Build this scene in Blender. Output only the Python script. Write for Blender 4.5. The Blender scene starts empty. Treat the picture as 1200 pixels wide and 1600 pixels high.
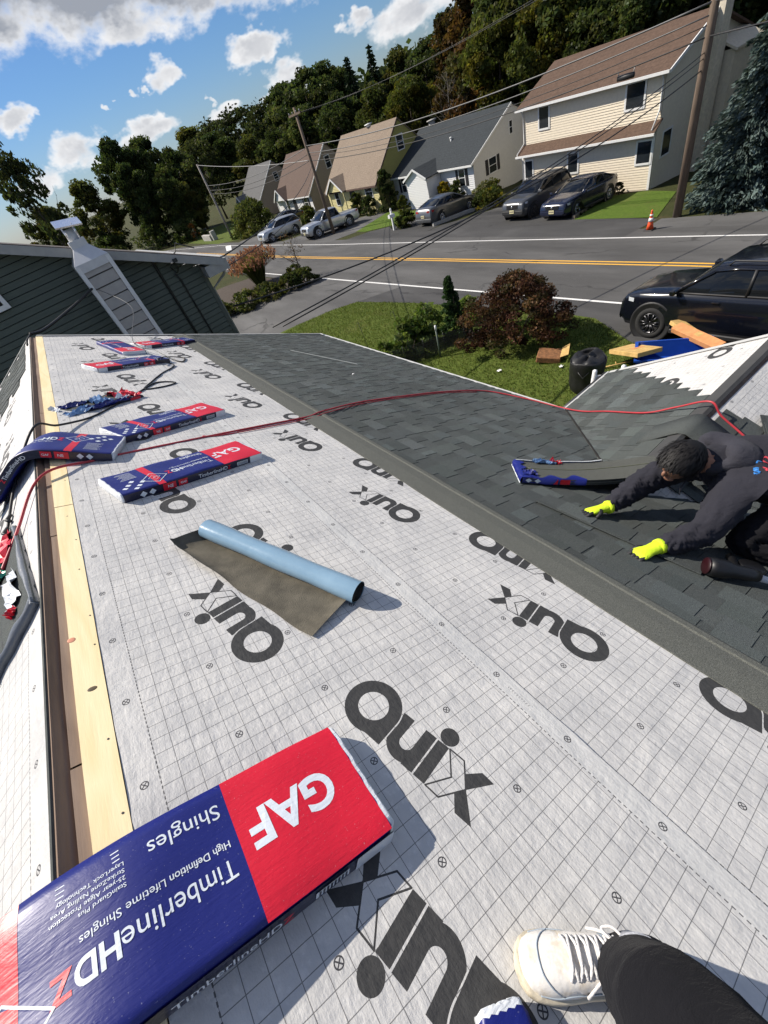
import bpy, bmesh, math, random
import numpy as np
from mathutils import Vector, Matrix, Quaternion

# ------------------------------------------------------------------ camera, sky, sun, exposure
scene = bpy.context.scene
COL = scene.collection
CAM_H = 6.3
cam = bpy.data.cameras.new('camera'); cam_o = bpy.data.objects.new('camera', cam); COL.objects.link(cam_o)
cam.sensor_fit = 'HORIZONTAL'; cam.sensor_width = 36.0; cam.lens = 638.0 / 1200.0 * 36.0
cam.clip_start = 0.02; cam.clip_end = 3000.0
_R = Vector((0.753451, -0.591361, -0.287409)); _D = Vector((-0.601766, -0.444077, -0.663832)); _F = Vector((0.264932, 0.673118, -0.690452))
cam_o.matrix_world = Matrix(((_R.x, -_D.x, -_F.x, 0), (_R.y, -_D.y, -_F.y, 0), (_R.z, -_D.z, -_F.z, CAM_H), (0, 0, 0, 1)))
scene.camera = cam_o

SUN_EL, SUN_AZ = math.radians(44), math.radians(-34)          # azimuth from +Y towards +X
SUN = Vector((math.sin(SUN_AZ) * math.cos(SUN_EL), math.cos(SUN_AZ) * math.cos(SUN_EL), math.sin(SUN_EL)))
sl = bpy.data.lights.new('sun', 'SUN'); sl.energy = 5.0; sl.angle = math.radians(0.53); sl.color = (1.0, 0.925, 0.82)
so = bpy.data.objects.new('sun', sl); COL.objects.link(so); so.rotation_euler = SUN.to_track_quat('Z', 'Y').to_euler()
so.location = (-20, 30, 40)
scene.view_settings.view_transform = 'Standard'; scene.view_settings.look = 'None'
scene.view_settings.exposure = 0.43; scene.view_settings.gamma = 1.0; scene.view_settings.use_curve_mapping = False
scene.cycles.max_bounces = 5; scene.cycles.diffuse_bounces = 2; scene.cycles.glossy_bounces = 3
scene.cycles.transparent_max_bounces = 12; scene.cycles.caustics_reflective = False; scene.cycles.caustics_refractive = False
scene.cycles.adaptive_threshold = 0.025

# ------------------------------------------------------------------ node helper
class N:
    """tiny wrapper that writes math nodes with operators"""
    tree = None
    def __init__(s, sock): s.s = sock
    @staticmethod
    def m(op, *a, clamp=False):
        n = N.tree.nodes.new('ShaderNodeMath'); n.operation = op; n.use_clamp = clamp
        for i, v in enumerate(a):
            if isinstance(v, N): N.tree.links.new(v.s, n.inputs[i])
            else: n.inputs[i].default_value = float(v)
        return N(n.outputs[0])
    def __add__(s, o): return N.m('ADD', s, o)
    __radd__ = __add__
    def __sub__(s, o): return N.m('SUBTRACT', s, o)
    def __rsub__(s, o): return N.m('SUBTRACT', o, s)
    def __mul__(s, o): return N.m('MULTIPLY', s, o)
    __rmul__ = __mul__
    def __truediv__(s, o): return N.m('DIVIDE', s, o)
    def lt(s, o): return N.m('LESS_THAN', s, o)
    def gt(s, o): return N.m('GREATER_THAN', s, o)
    def abs(s): return N.m('ABSOLUTE', s)
    def mod(s, o): return N.m('FLOORED_MODULO', s, o)
    def mx(s, o): return N.m('MAXIMUM', s, o)
    def mn(s, o): return N.m('MINIMUM', s, o)
    def pow(s, o): return N.m('POWER', s, o)
    def sat(s): return N.m('ADD', s, 0, clamp=True)
def sstep(x, a, b):
    n = N.tree.nodes.new('ShaderNodeMapRange'); n.interpolation_type = 'SMOOTHSTEP'
    N.tree.links.new(x.s, n.inputs[0]); n.inputs[1].default_value = a; n.inputs[2].default_value = b
    return N(n.outputs[0])
def band(x, a, b): return x.gt(a) * x.lt(b)
def length2(a, b): return N.m('SQRT', a * a + b * b)
def halfplane_poly(a, b, pts):
    """1 inside a convex polygon given counter-clockwise"""
    r = None
    for (x0, y0), (x1, y1) in zip(pts, pts[1:] + pts[:1]):
        e = ((b - y0) * (x1 - x0) - (a - x0) * (y1 - y0)).gt(0.0)
        r = e if r is None else r * e
    return r
def seg_dist(a, b, p, q):
    dx, dy = q[0] - p[0], q[1] - p[1]; L = dx * dx + dy * dy
    t = (((a - p[0]) * dx + (b - p[1]) * dy) / L).sat()
    return length2(a - p[0] - t * dx, b - p[1] - t * dy)
def mixc(f, c1, c2, mode='MIX'):
    n = N.tree.nodes.new('ShaderNodeMix'); n.data_type = 'RGBA'; n.blend_type = mode; n.clamp_factor = True
    for sock, v in ((n.inputs[0], f), (n.inputs[6], c1), (n.inputs[7], c2)):
        if isinstance(v, N): N.tree.links.new(v.s, sock)
        elif isinstance(v, (int, float)): sock.default_value = v
        else: sock.default_value = (*v[:3], 1)
    return N(n.outputs[2])
def noise(vec=None, scale=5, detail=3, rough=0.55, dist=0.0, out=0):
    n = N.tree.nodes.new('ShaderNodeTexNoise'); n.inputs['Scale'].default_value = scale; n.inputs['Detail'].default_value = detail
    n.inputs['Roughness'].default_value = rough; n.inputs['Distortion'].default_value = dist
    if vec is not None: N.tree.links.new(vec.s, n.inputs['Vector'])
    return N(n.outputs[out])
def coords(kind='Object'):
    return N(N.tree.nodes.new('ShaderNodeTexCoord').outputs[kind])
def mapping(v, scale=(1, 1, 1), loc=(0, 0, 0), rot=(0, 0, 0)):
    n = N.tree.nodes.new('ShaderNodeMapping'); N.tree.links.new(v.s, n.inputs['Vector'])
    n.inputs['Scale'].default_value = scale; n.inputs['Location'].default_value = loc; n.inputs['Rotation'].default_value = rot
    return N(n.outputs[0])
def sepxyz(v):
    n = N.tree.nodes.new('ShaderNodeSeparateXYZ'); N.tree.links.new(v.s, n.inputs[0]); return N(n.outputs[0]), N(n.outputs[1]), N(n.outputs[2])
def attr(name):
    n = N.tree.nodes.new('ShaderNodeAttribute'); n.attribute_name = name; return N(n.outputs['Color'])
def bump(h, strength=0.3, dist=0.01):
    n = N.tree.nodes.new('ShaderNodeBump'); n.inputs['Strength'].default_value = strength; n.inputs['Distance'].default_value = dist
    N.tree.links.new(h.s, n.inputs['Height']); return N(n.outputs[0])
def new_mat(name):
    m = bpy.data.materials.new(name); m.use_nodes = True; N.tree = m.node_tree
    return m, m.node_tree.nodes['Principled BSDF']
def setp(p, **k):
    for a, v in k.items():
        a = {'col': 'Base Color', 'rough': 'Roughness', 'metal': 'Metallic', 'nrm': 'Normal', 'spec': 'Specular IOR Level', 'coat': 'Coat Weight',
             'coat_rough': 'Coat Roughness', 'trans': 'Transmission Weight', 'alpha': 'Alpha', 'sheen': 'Sheen Weight', 'sub': 'Subsurface Weight'}[a]
        if isinstance(v, N): N.tree.links.new(v.s, p.inputs[a])
        elif isinstance(v, tuple): p.inputs[a].default_value = (*v[:3], 1)
        else: p.inputs[a].default_value = v
def mat(name, col, rough=0.6, metal=0.0, var=0.15, vscale=8.0, bumps=0.0, bscale=60.0, spec=0.5, coat=0.0, stretch=(1, 1, 1), kind='Object'):
    m, p = new_mat(name)
    v = mapping(coords(kind), stretch)
    n1 = noise(v, vscale, 4)
    f = ((n1 - 0.5) * 2.2 + 0.5).sat()
    c = mixc(f, tuple(x * (1 - var) for x in col), tuple(min(1, x * (1 + var)) for x in col))
    setp(p, col=c, rough=rough, metal=metal, spec=spec, coat=coat)
    if bumps: setp(p, nrm=bump(noise(v, bscale, 3), bumps, 0.01))
    return m

# ------------------------------------------------------------------ sky
def build_world():
    w = bpy.data.worlds.new('World'); scene.world = w; w.use_nodes = True
    t = w.node_tree; N.tree = t
    bg = t.nodes['Background']; bg.inputs['Strength'].default_value = 0.056
    sky = t.nodes.new('ShaderNodeTexSky'); sky.sky_type = 'NISHITA'; sky.sun_disc = False
    sky.sun_elevation = SUN_EL; sky.sun_rotation = SUN_AZ; sky.air_density = 1.1; sky.dust_density = 0.4; sky.ozone_density = 2.2; sky.altitude = 100
    d = coords('Generated')
    nrm = t.nodes.new('ShaderNodeVectorMath'); nrm.operation = 'NORMALIZE'; t.links.new(d.s, nrm.inputs[0]); d = N(nrm.outputs[0])
    x, y, z = sepxyz(d)
    # azimuth / elevation in degrees, clouds stretched a little sideways
    az = N.m('ARCTAN2', x, y) * 57.2958; el = N.m('ARCSINE', z) * 57.2958
    cmb = t.nodes.new('ShaderNodeCombineXYZ'); t.links.new((az * 0.1).s, cmb.inputs[0]); t.links.new((el * 0.16).s, cmb.inputs[1]); q = N(cmb.outputs[0])
    wv = noise(q, 4.5, 3, .6, out=1); wx, wy, _ = sepxyz(wv)
    azw = az + (wx - .5) * 5.5; elw = el + (wy - .5) * 2.6
    def ell(lst):
        s = None
        for a, e, ra, re, k in lst:
            da = (azw - a) * (1 / ra); de = (elw - e) * (1 / re)
            g = N.m('MULTIPLY_ADD', N.m('MULTIPLY_ADD', da, da, de * de), -k, k); s = g if s is None else s.mx(g)
        return s
    bank = ell(CLOUDS[:4]); shp = ell(CLOUDS[4:]).mx(bank)
    far = noise(q, .9, 1, .5) * 4.4 - 2.2
    far = far - band(az, -6, 56) * el.lt(19.0) * 3.0          # none added in view; cover elsewhere raised to whiten the sky's fill light
    shp = shp.mx(far).mx(-1.7)
    n1 = noise(q, 4.2, 6, .55) - .5
    den = shp + n1 * 2.6
    lit = (noise(mapping(q, loc=(-.06, .09, 0)), 4.2, 3, .55) - .5) * 2.6 + shp
    m = sstep(den, -.25, .95)
    shade = (sstep(lit * .6 + den * .45, .25, 1.5) * .55 + sstep(bank.mx(far) + n1 * 1.2, .35, 1.1) * .62).sat()
    shade = (shade * (noise(q, 2.2, 4, .6) * 1.3 + .35)).sat()
    cc = mixc(shade, (13.0, 13.0, 13.1), (4.6, 5.0, 5.8))
    haze = sstep(el, -2.0, 9.0)
    skyc = mixc(1.0, N(sky.outputs[0]), mixc(haze, (.76, .90, 1.26), (.60, .88, 1.28)), 'MULTIPLY')
    out = mixc(m, skyc, cc)
    t.links.new(out.s, bg.inputs['Color'])
    w.cycles.sampling_method = 'MANUAL'; w.cycles.sample_map_resolution = 256
def _ae(px, py):
    d = (_R * (px - 600) + _D * (py - 800) + _F * 638).normalized()
    return math.degrees(math.atan2(d.x, d.y)), math.degrees(math.asin(d.z))
# azimuth, elevation, half width, half height in degrees and weight of each cloud bank
CLOUDS = []
for px, py, ra, re, k in ((-60, -85, 12, 5.2, 1.4), (130, -62, 9, 4.3, 1.4), (300, -45, 8, 2.8, 1.3), (440, -55, 7, 2.1, 1.2), (215, 38, 5, 1.1, .95),
                          (402, 72, 3.0, 1.15, 1.2), (252, 118, 1.9, 1.15, 1.1), (450, 128, 2.6, 1.5, 1.2), (18, 185, 1.8, .95, 1.1), (212, 142, .7, .4, .9),
                          (110, 240, 2.9, 1.3, 1.0), (228, 205, 3.4, .9, 1.1), (70, 285, 2.6, .8, .9),
                          (640, 20, 4.5, 1.1, 1.1), (560, 36, 1.7, .6, 1.0), (322, 158, .5, .5, .9), (350, 178, 1.8, .7, 1.0), (168, 166, .5, .35, .8)):
    a, e = _ae(px, py); CLOUDS.append((a, e, ra, re, k))
build_world()

# ------------------------------------------------------------------ mesh helpers
def link(o, parent=None):
    COL.objects.link(o)
    if parent is not None: o.parent = parent
    return o
def tag(o, label=None, cat=None, group=None, kind=None):
    if label: o['label'] = label
    if cat: o['category'] = cat
    if group: o['group'] = group
    if kind: o['kind'] = kind
    return o
def thing(name, label, cat, loc=(0, 0, 0), rz=0.0, group=None, kind=None):
    o = bpy.data.objects.new(name, None); o.empty_display_size = 0.1; link(o)
    o.location = loc; o.rotation_euler = (0, 0, rz)
    return tag(o, label, cat, group, kind)
def copy_tree(o, parent=None):
    c = o.copy(); COL.objects.link(c); c.parent = parent
    for ch in o.children: copy_tree(ch, c)
    return c
class MB:
    def __init__(s, org=(0, 0, 0)):
        s.v, s.f, s.mi, s.uv, s.tone, s.org, s.sm = [], [], [], None, [], Vector(org), []
    def add(s, verts, faces, mi=0, tone=None, smooth=False):
        b = len(s.v); s.v += [tuple(x) for x in verts]
        s.f += [tuple(b + i for i in f) for f in faces]; s.mi += [mi] * len(faces)
        s.tone += [1.0 if tone is None else tone] * len(faces); s.sm += [smooth] * len(faces)
        return s
    def box(s, c, d, rot=None, mi=0, tone=None, bev=0.0):
        x, y, z = d[0] / 2, d[1] / 2, d[2] / 2
        if bev <= 0:
            p = [Vector((a * x, b * y, e * z)) for a in (-1, 1) for b in (-1, 1) for e in (-1, 1)]
            f = [(0, 1, 3, 2), (4, 6, 7, 5), (0, 4, 5, 1), (2, 3, 7, 6), (0, 2, 6, 4), (1, 5, 7, 3)]
        else:
            w = min(bev, x * .9, y * .9, z * .9); p = []
            idx = {}
            for a in (-1, 1):
                for b in (-1, 1):
                    for e in (-1, 1):
                        for k, q in enumerate(((a * x, b * (y - w), e * (z - w)), (a * (x - w), b * y, e * (z - w)), (a * (x - w), b * (y - w), e * z))):
                            idx[a, b, e, k] = len(p); p.append(Vector(q))
            I = idx; f = []
            for a in (-1, 1):
                f.append((I[a, -1, -1, 0], I[a, 1, -1, 0], I[a, 1, 1, 0], I[a, -1, 1, 0])[::a])
                f.append((I[-1, a, -1, 1], I[1, a, -1, 1], I[1, a, 1, 1], I[-1, a, 1, 1])[::-a])
                f.append((I[-1, -1, a, 2], I[1, -1, a, 2], I[1, 1, a, 2], I[-1, 1, a, 2])[::a])
            for a in (-1, 1):
                for b in (-1, 1):
                    f.append((I[a, b, -1, 0], I[a, b, 1, 0], I[a, b, 1, 1], I[a, b, -1, 1])[::-a * b])
                    f.append((I[a, -1, b, 0], I[a, 1, b, 0], I[a, 1, b, 2], I[a, -1, b, 2])[::a * b])
                    f.append((I[-1, a, b, 1], I[1, a, b, 1], I[1, a, b, 2], I[-1, a, b, 2])[::-a * b])
                    for e in (-1, 1): f.append((I[a, b, e, 0], I[a, b, e, 1], I[a, b, e, 2])[::a * b * e])
        if rot is not None: p = [rot @ q for q in p]
        c = Vector(c); return s.add([q + c for q in p], f, mi, tone)
    def tube(s, path, r, n=8, mi=0, caps=True, smooth=True, tone=None):
        P = [Vector(p) for p in path]; rs = r if isinstance(r, (list, tuple)) else [r] * len(P)
        prev = None; rings = []
        for i, p in enumerate(P):
            t = (P[min(i + 1, len(P) - 1)] - P[max(i - 1, 0)]).normalized()
            if prev is None: a = t.orthogonal().normalized()
            else:
                a = prev - t * prev.dot(t); a = a.normalized() if a.length > 1e-6 else t.orthogonal().normalized()
            prev = a; b = t.cross(a)
            rings.append([p + (a * math.cos(k * 2 * math.pi / n) + b * math.sin(k * 2 * math.pi / n)) * rs[i] for k in range(n)])
        f = [(i * n + k, i * n + (k + 1) % n, (i + 1) * n + (k + 1) % n, (i + 1) * n + k) for i in range(len(P) - 1) for k in range(n)]
        if caps: f += [tuple(range(n))[::-1], tuple((len(P) - 1) * n + k for k in range(n))]
        return s.add([q for g in rings for q in g], f, mi, tone, smooth)
    def cyl(s, p0, p1, r0, r1=None, n=12, mi=0, smooth=True, tone=None):
        return s.tube([p0, p1], [r0, r0 if r1 is None else r1], n, mi, True, smooth, tone)
    def lathe(s, prof, n=16, M=None, mi=0, smooth=True, tone=None):
        M = M or Matrix(); p = [M @ Vector((r * math.cos(k * 2 * math.pi / n), r * math.sin(k * 2 * math.pi / n), z)) for r, z in prof for k in range(n)]
        f = [(i * n + k, i * n + (k + 1) % n, (i + 1) * n + (k + 1) % n, (i + 1) * n + k) for i in range(len(prof) - 1) for k in range(n)]
        f += [tuple(range(n))[::-1], tuple((len(prof) - 1) * n + k for k in range(n))]
        return s.add(p, f, mi, tone, smooth)
    def prism(s, poly, h0, h1, M=None, mi=0, tone=None):
        """2-D polygon (x,y) extruded in z from h0 to h1, moved by M"""
        M = M or Matrix(); n = len(poly)
        p = [M @ Vector((x, y, h0)) for x, y in poly] + [M @ Vector((x, y, h1)) for x, y in poly]
        f = [tuple(range(n))[::-1], tuple(range(n, 2 * n))] + [(i, (i + 1) % n, n + (i + 1) % n, n + i) for i in range(n)]
        return s.add(p, f, mi, tone)
    def grid(s, P, mi=0, smooth=True, close_u=False, close_v=False, tone=None):
        nu, nv = len(P), len(P[0])
        f = [(i * nv + j, ((i + 1) % nu) * nv + j, ((i + 1) % nu) * nv + (j + 1) % nv, i * nv + (j + 1) % nv)
             for i in range(nu if close_u else nu - 1) for j in range(nv if close_v else nv - 1)]
        return s.add([q for r in P for q in r], f, mi, tone, smooth)
    def build(s, name, mats, parent=None, smooth=None, kind=None):
        me = bpy.data.meshes.new(name)
        o = s.org
        me.from_pydata([(x - o.x, y - o.y, z - o.z) for x, y, z in s.v], [], s.f)
        if not isinstance(mats, (list, tuple)): mats = [mats]
        for m in mats: me.materials.append(m)
        if len(mats) > 1: me.polygons.foreach_set('material_index', s.mi)
        me.polygons.foreach_set('use_smooth', [bool(x) for x in s.sm] if smooth is None else [smooth] * len(s.f))
        if any(t != 1.0 for t in s.tone):
            a = me.attributes.new('tone', 'FLOAT_COLOR', 'FACE')
            tt = np.array([(t if isinstance(t, tuple) else (t, t, t)) + (1.0,) for t in s.tone], dtype=np.float32); a.data.foreach_set('color', tt.ravel())
        me.update()
        ob = bpy.data.objects.new(name, me); link(ob, parent)
        if kind: ob['kind'] = kind
        return ob
def fast_mesh(name, verts, quads, mats, parent=None, tone=None, smooth=False):
    """numpy arrays, quads (n,4)"""
    me = bpy.data.meshes.new(name); nv, nf, k = len(verts), len(quads), quads.shape[1]
    me.vertices.add(nv); me.vertices.foreach_set('co', np.asarray(verts, np.float32).ravel())
    me.loops.add(nf * k); me.loops.foreach_set('vertex_index', np.asarray(quads, np.int32).ravel())
    me.polygons.add(nf); me.polygons.foreach_set('loop_start', np.arange(0, nf * k, k, dtype=np.int32))
    if smooth: me.polygons.foreach_set('use_smooth', np.ones(nf, bool))
    for m in (mats if isinstance(mats, (list, tuple)) else [mats]): me.materials.append(m)
    if tone is not None:
        a = me.attributes.new('tone', 'FLOAT_COLOR', 'FACE')
        a.data.foreach_set('color', np.concatenate([tone, np.ones((nf, 1))], 1).astype(np.float32).ravel())
    me.update(calc_edges=True); me.validate()
    o = bpy.data.objects.new(name, me)
    return link(o, parent)
def vnoise(x, y, seed=0):
    """value noise on numpy arrays, about -1..1"""
    def h(i, j): 
        q = np.sin(i * 127.1 + j * 311.7 + seed * 74.7) * 43758.5453; return q - np.floor(q)
    i, j = np.floor(x), np.floor(y); a, b = x - i, y - j; a = a * a * (3 - 2 * a); b = b * b * (3 - 2 * b)
    return 2 * ((h(i, j) * (1 - a) + h(i + 1, j) * a) * (1 - b) + (h(i, j + 1) * (1 - a) + h(i + 1, j + 1) * a) * b) - 1
rnd = random.Random(7)
# ------------------------------------------------------------------ materials of the setting
def mat_grass(name, a, b, dry=(0.16, 0.14, 0.05), dryamt=0.35):
    m, p = new_mat(name); o = coords('Object')
    n1 = noise(o, 0.8, 5, 0.6); n2 = noise(o, 9.0, 4, 0.7); n3 = noise(o, 45, 2)
    c = mixc(((n2 - .5) * 2.4 + .5).sat(), a, b)
    c = mixc(sstep(n1, .5, .72) * dryamt, c, dry)
    c = mixc(sstep(n3, .35, .7) * .5, c, tuple(x * .45 for x in a))
    setp(p, col=c, rough=.95, spec=.15, nrm=bump(n3 + n2, .8, .03)); return m
def mat_asphalt(name, base, warm=0.0):
    m, p = new_mat(name); o = coords('Object')
    n1 = noise(mapping(o, (.35, .09, 1)), 1.6, 5, .62); n2 = noise(o, 140, 2); n3 = noise(o, .5, 3)
    c = mixc(((n1 - .5) * 3.2 + .5).sat(), tuple(x * .68 for x in base), tuple(x * 1.3 for x in base)); c = mixc(sstep(noise(o, .16, 4, .6), .52, .60) * .4, c, tuple(x * .72 for x in base)); c = mixc(sstep(noise(o, 3.0, 5, .7), .60, .72) * .3, c, tuple(x * 1.5 for x in base))
    c = mixc(sstep(n2, .55, .75) * .35, c, tuple(x * 2.2 for x in base))
    # long cracks and sealed seams
    w = N.tree.nodes.new('ShaderNodeTexVoronoi'); w.feature = 'DISTANCE_TO_EDGE'; w.inputs['Scale'].default_value = .22
    wv = mapping(o, (1, .55, 1)); wn = noise(o, 1.2, 3, out=1)
    va = N.tree.nodes.new('ShaderNodeVectorMath'); va.operation = 'MULTIPLY_ADD'; N.tree.links.new(wn.s, va.inputs[0]); va.inputs[1].default_value = (.9, .9, 0); N.tree.links.new(wv.s, va.inputs[2])
    N.tree.links.new(va.outputs[0], w.inputs['Vector'])
    crack = 1.0 - sstep(N(w.outputs[0]), .004, .012)
    c = mixc(crack * sstep(n3, .42, .6) * .65, c, tuple(x * .35 for x in base))
    setp(p, col=c, rough=.88, spec=.3, nrm=bump(n2, .35, .006)); return m
def mat_paint(name, col):
    m, p = new_mat(name); o = coords('Object')
    n = noise(o, 14, 5, .7); c = mixc(sstep(n, .58, .70) * .75, col, (.09, .09, .09)); setp(p, col=c, rough=.7); return m
M_lawn = mat_grass('lawn_grass', (.065, .100, .016), (.135, .170, .034))
M_lawn2 = mat_grass('bright_lawn', (.070, .125, .016), (.135, .20, .030), dryamt=.35)
M_field = mat_grass('rough_ground', (.035, .045, .014), (.075, .075, .028), (.10, .075, .04), .7)
M_road = mat_asphalt('road_asphalt', (.088, .086, .083))
M_drive = mat_asphalt('drive_asphalt', (.060, .059, .058))
M_olddrive = mat_asphalt('old_drive_asphalt', (.105, .103, .10))
M_white = mat_paint('road_paint_white', (.74, .73, .70))
M_yellow = mat_paint('road_paint_yellow', (.78, .42, .05))
M_conc = mat('concrete', (.36, .35, .32), .9, var=.2, vscale=3, bumps=.3)
M_leafsoil = mat('bark_mulch', (.055, .040, .028), .95, var=.5, vscale=30, bumps=.8)

def G(x, y=0.0):
    z = -0.09 * max(0.0, x - 9.0)
    if x > 37: z = -0.09 * 28 + (min(x, 75) - 37) * 0.13
    return z
BREAKS = (9.0, 37.0)
def sheet(name, poly, dz, m, parent=None, kind='structure'):
    """polygon laid on the ground, following its fall"""
    bm = bmesh.new(); bm.faces.new([bm.verts.new((x, y, 0)) for x, y in poly])
    for b in BREAKS:
        bmesh.ops.bisect_plane(bm, geom=bm.verts[:] + bm.edges[:] + bm.faces[:], plane_co=(b, 0, 0), plane_no=(1, 0, 0))
    for v in bm.verts: v.co.z = G(v.co.x) + dz
    bmesh.ops.recalc_face_normals(bm, faces=bm.faces[:])
    if sum(f.normal.z for f in bm.faces) < 0: bmesh.ops.reverse_faces(bm, faces=bm.faces[:])
    me = bpy.data.meshes.new(name); bm.to_mesh(me); bm.free(); me.materials.append(m)
    o = bpy.data.objects.new(name, me); link(o, parent)
    if kind and parent is None: o['kind'] = kind
    return o
mb = MB()
xs = [-900, -60, 0, 9, 20, 37, 60, 90, 140, 900]; ys = [-900, -60, 0, 60, 140, 1500]
def gz(x): return G(min(x, 140)) if x < 900 else G(140)
mb.grid([[(x, y, gz(x)) for y in ys] for x in xs], smooth=False)
ground = mb.build('ground', M_field); ground['kind'] = 'structure'
# road: centre line (x, y)
CL = [(17.2, -60), (16.9, -10), (16.52, 7), (15.95, 20), (15.3, 34), (15.05, 48), (14.8, 60), (12.8, 74), (7.5, 88), (-3, 102), (-30, 125)]
def clx(y):
    for (x0, y0), (x1, y1) in zip(CL, CL[1:]):
        if y0 <= y <= y1: return x0 + (x1 - x0) * (y - y0) / (y1 - y0)
    return CL[-1][0]
def ribbon(name, off0, off1, dz, m, y0=-60, y1=125, parent=None):
    ysr = [y0] + [y for _, y in CL if y0 < y < y1] + [y1]
    def hw(o, y): return clx(y) + o * (1.0 - max(0, min(1, (y - 20) / 60)) * .12)
    return sheet(name, [(hw(off0, y), y) for y in ysr] + [(hw(off1, y), y) for y in reversed(ysr)], dz, m, parent)
road = ribbon('road', -4.15, 4.3, .012, M_road)
for nm, a, b, m_ in (('edge_line', -3.62, -3.50, M_white), ('edge_line', 3.02, 3.13, M_white), ('centre_line', -.20, -.09, M_yellow), ('centre_line', .07, .18, M_yellow)):
    ribbon(nm, a, b, .017, m_, parent=road)
# stop line and side street far left
sheet('stop_line', [(15.9, 52.5), (16.4, 52.2), (17.9, 56.5), (17.4, 57)], .018, M_white, road)
sheet('side_street', [(11, 47.5), (11, 55), (-6, 60), (-6, 52)], .008, M_olddrive)
# near lawn, its bare edge, the drives
sheet('lawn', [(-2, 8.5), (-2, 19.9), (3.5, 20.2), (6.9, 19.5), (10.15, 18.2), (10.9, 15), (11.35, 11.3), (11.75, 8.6), (11.7, 7.2), (10.62, 5.5), (10.2, 4.2), (9.9, 2.2), (9.8, -3), (2, -3), (2, 8.5)], .020, M_lawn)
sheet('apron', [(10.1, 18.25), (12.6, 17.4), (13.1, 5), (13.3, -12), (9.6, -12), (9.75, 2.2), (10.5, 5.4), (11.6, 7.2), (11.65, 8.6), (11.25, 11.3), (10.8, 15)], .014, M_drive)
sheet('neighbour_driveway', [(3, 20.6), (6.9, 19.45), (10.15, 18.15), (12.7, 17.3), (12.4, 25.2), (11.6, 24.9), (5.9, 26.6), (3, 27.5)], .0135, M_olddrive)
sheet('planting_bed', [(3.2, 27.6), (5.9, 26.8), (11.6, 25.1), (11.8, 27.5), (10.9, 33.5), (3.2, 36)], .010, M_leafsoil)
sheet('far_driveway', [(19.9, 25.5), (19.6, 11), (22.0, 10.9), (22.75, 13.6), (22.8, 15.3), (27.2, 16.6), (27.6, 23.6), (24.5, 24.4), (22.6, 25.6)], .014, M_drive)
sheet('sedan_driveway', [(19.5, 33.5), (19.9, 25.4), (22.6, 25.8), (27.5, 25.3), (29.3, 27.6), (23.2, 31.3), (21.5, 33)], .0105, M_drive)
sheet('pickup_driveway', [(18.6, 45), (19.0, 35.2), (21.4, 35.0), (27.6, 38.5), (27.6, 40.6), (21.6, 44)], .0125, M_olddrive)
sheet('silver_car_driveway', [(18.0, 56), (18.5, 47), (20.6, 47), (27, 54), (27, 58), (20.5, 57)], .0115, M_olddrive)
sheet('far_lawn', [(22.5, 15.4), (22.3, 11.1), (26.9, 12.6), (27.5, 14.3), (27.0, 16.4)], .022, M_lawn2)
sheet('mailbox_lawn', [(21.5, 33.6), (23.6, 31.2), (27.3, 33.2), (27.5, 38.4), (21.6, 35.1)], .021, M_lawn2)
sheet('corner_lawn', [(20.7, 57.3), (27, 58.5), (29, 66), (29, 90), (18.5, 90), (18.2, 62)], .019, M_lawn)
sheet('side_walk', [(19.9, 10.7), (19.7, 7.6), (19.6, -8), (22.9, -8), (22.6, 7), (22.1, 10.8)], .0095, M_olddrive)
mb = MB()
for a, b in (((22.2, 9.6), (22.9, 7.0)), ((22.9, 7.0), (23.0, -4))):
    pass
# garden kerbs beside the far drives
def kerb(name, pts, w, h, m, label, cat='kerb'):
    o = thing(name, label, cat, (pts[0][0], pts[0][1], G(pts[0][0])))
    for (x0, y0), (x1, y1) in zip(pts, pts[1:]):
        k = MB(o.location); d = Vector((x1 - x0, y1 - y0, 0)); n = Vector((-d.y, d.x, 0)).normalized() * w / 2
        P = [Vector((x0, y0, G(x0))) - n, Vector((x0, y0, G(x0))) + n, Vector((x1, y1, G(x1))) + n, Vector((x1, y1, G(x1))) - n]
        k.add([p - Vector((0, 0, .05)) for p in P] + [p + Vector((0, 0, h)) for p in P], [(3, 2, 1, 0), (4, 5, 6, 7), (0, 1, 5, 4), (1, 2, 6, 5), (2, 3, 7, 6), (3, 0, 4, 7)])
        k.build('edging', m, o)
    return o
M_timber = mat('weathered_timber', (.20, .16, .12), .85, var=.3, vscale=12, stretch=(1, 1, 4))
kerb('garden_edging', [(22.6, 15.5), (27.1, 16.55)], .14, .16, M_timber, 'low timber edging along the bright green lawn beside the navy car')
kerb('drive_kerb', [(22.3, 26.2), (25.3, 25.9), (27.3, 25.2)], .18, .2, M_conc, 'low dark kerb between the grey sedan and the far driveway')
# ------------------------------------------------------------------ our house
PIT = 0.46108; CP, SP = math.cos(PIT), math.sin(PIT)
D0 = 1.17
CAMP = Vector((0, 0, CAM_H))
class Plane:
    """roof plane: p(u, v, h) = origin + u*along + v*down + h*normal"""
    def __init__(s, org, down, along):
        s.o, s.v, s.u = Vector(org), Vector(down).normalized(), Vector(along).normalized()
        n = s.v.cross(s.u); s.n = n if n.z > 0 else -n
    def __call__(s, u, v, h=0.0): return s.o + s.u * u + s.v * v + s.n * h
    def frame(s, u, v, h=0.0, ang=0.0):
        """matrix: x across the slope, y down the slope, z out of it"""
        x = s.v.cross(s.n); M = Matrix((x, s.v, s.n)).transposed().to_4x4(); M.translation = s(u, v, h)
        return M @ Matrix.Rotation(ang, 4, 'Z')
RP = Plane(CAMP - Vector((SP, 0, CP)) * D0, (CP, 0, -SP), (0, 1, 0))             # main slope towards the street
VR = -0.245                                                                       # edge of the ridge slot
APEX = RP(0, -0.275)
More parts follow.
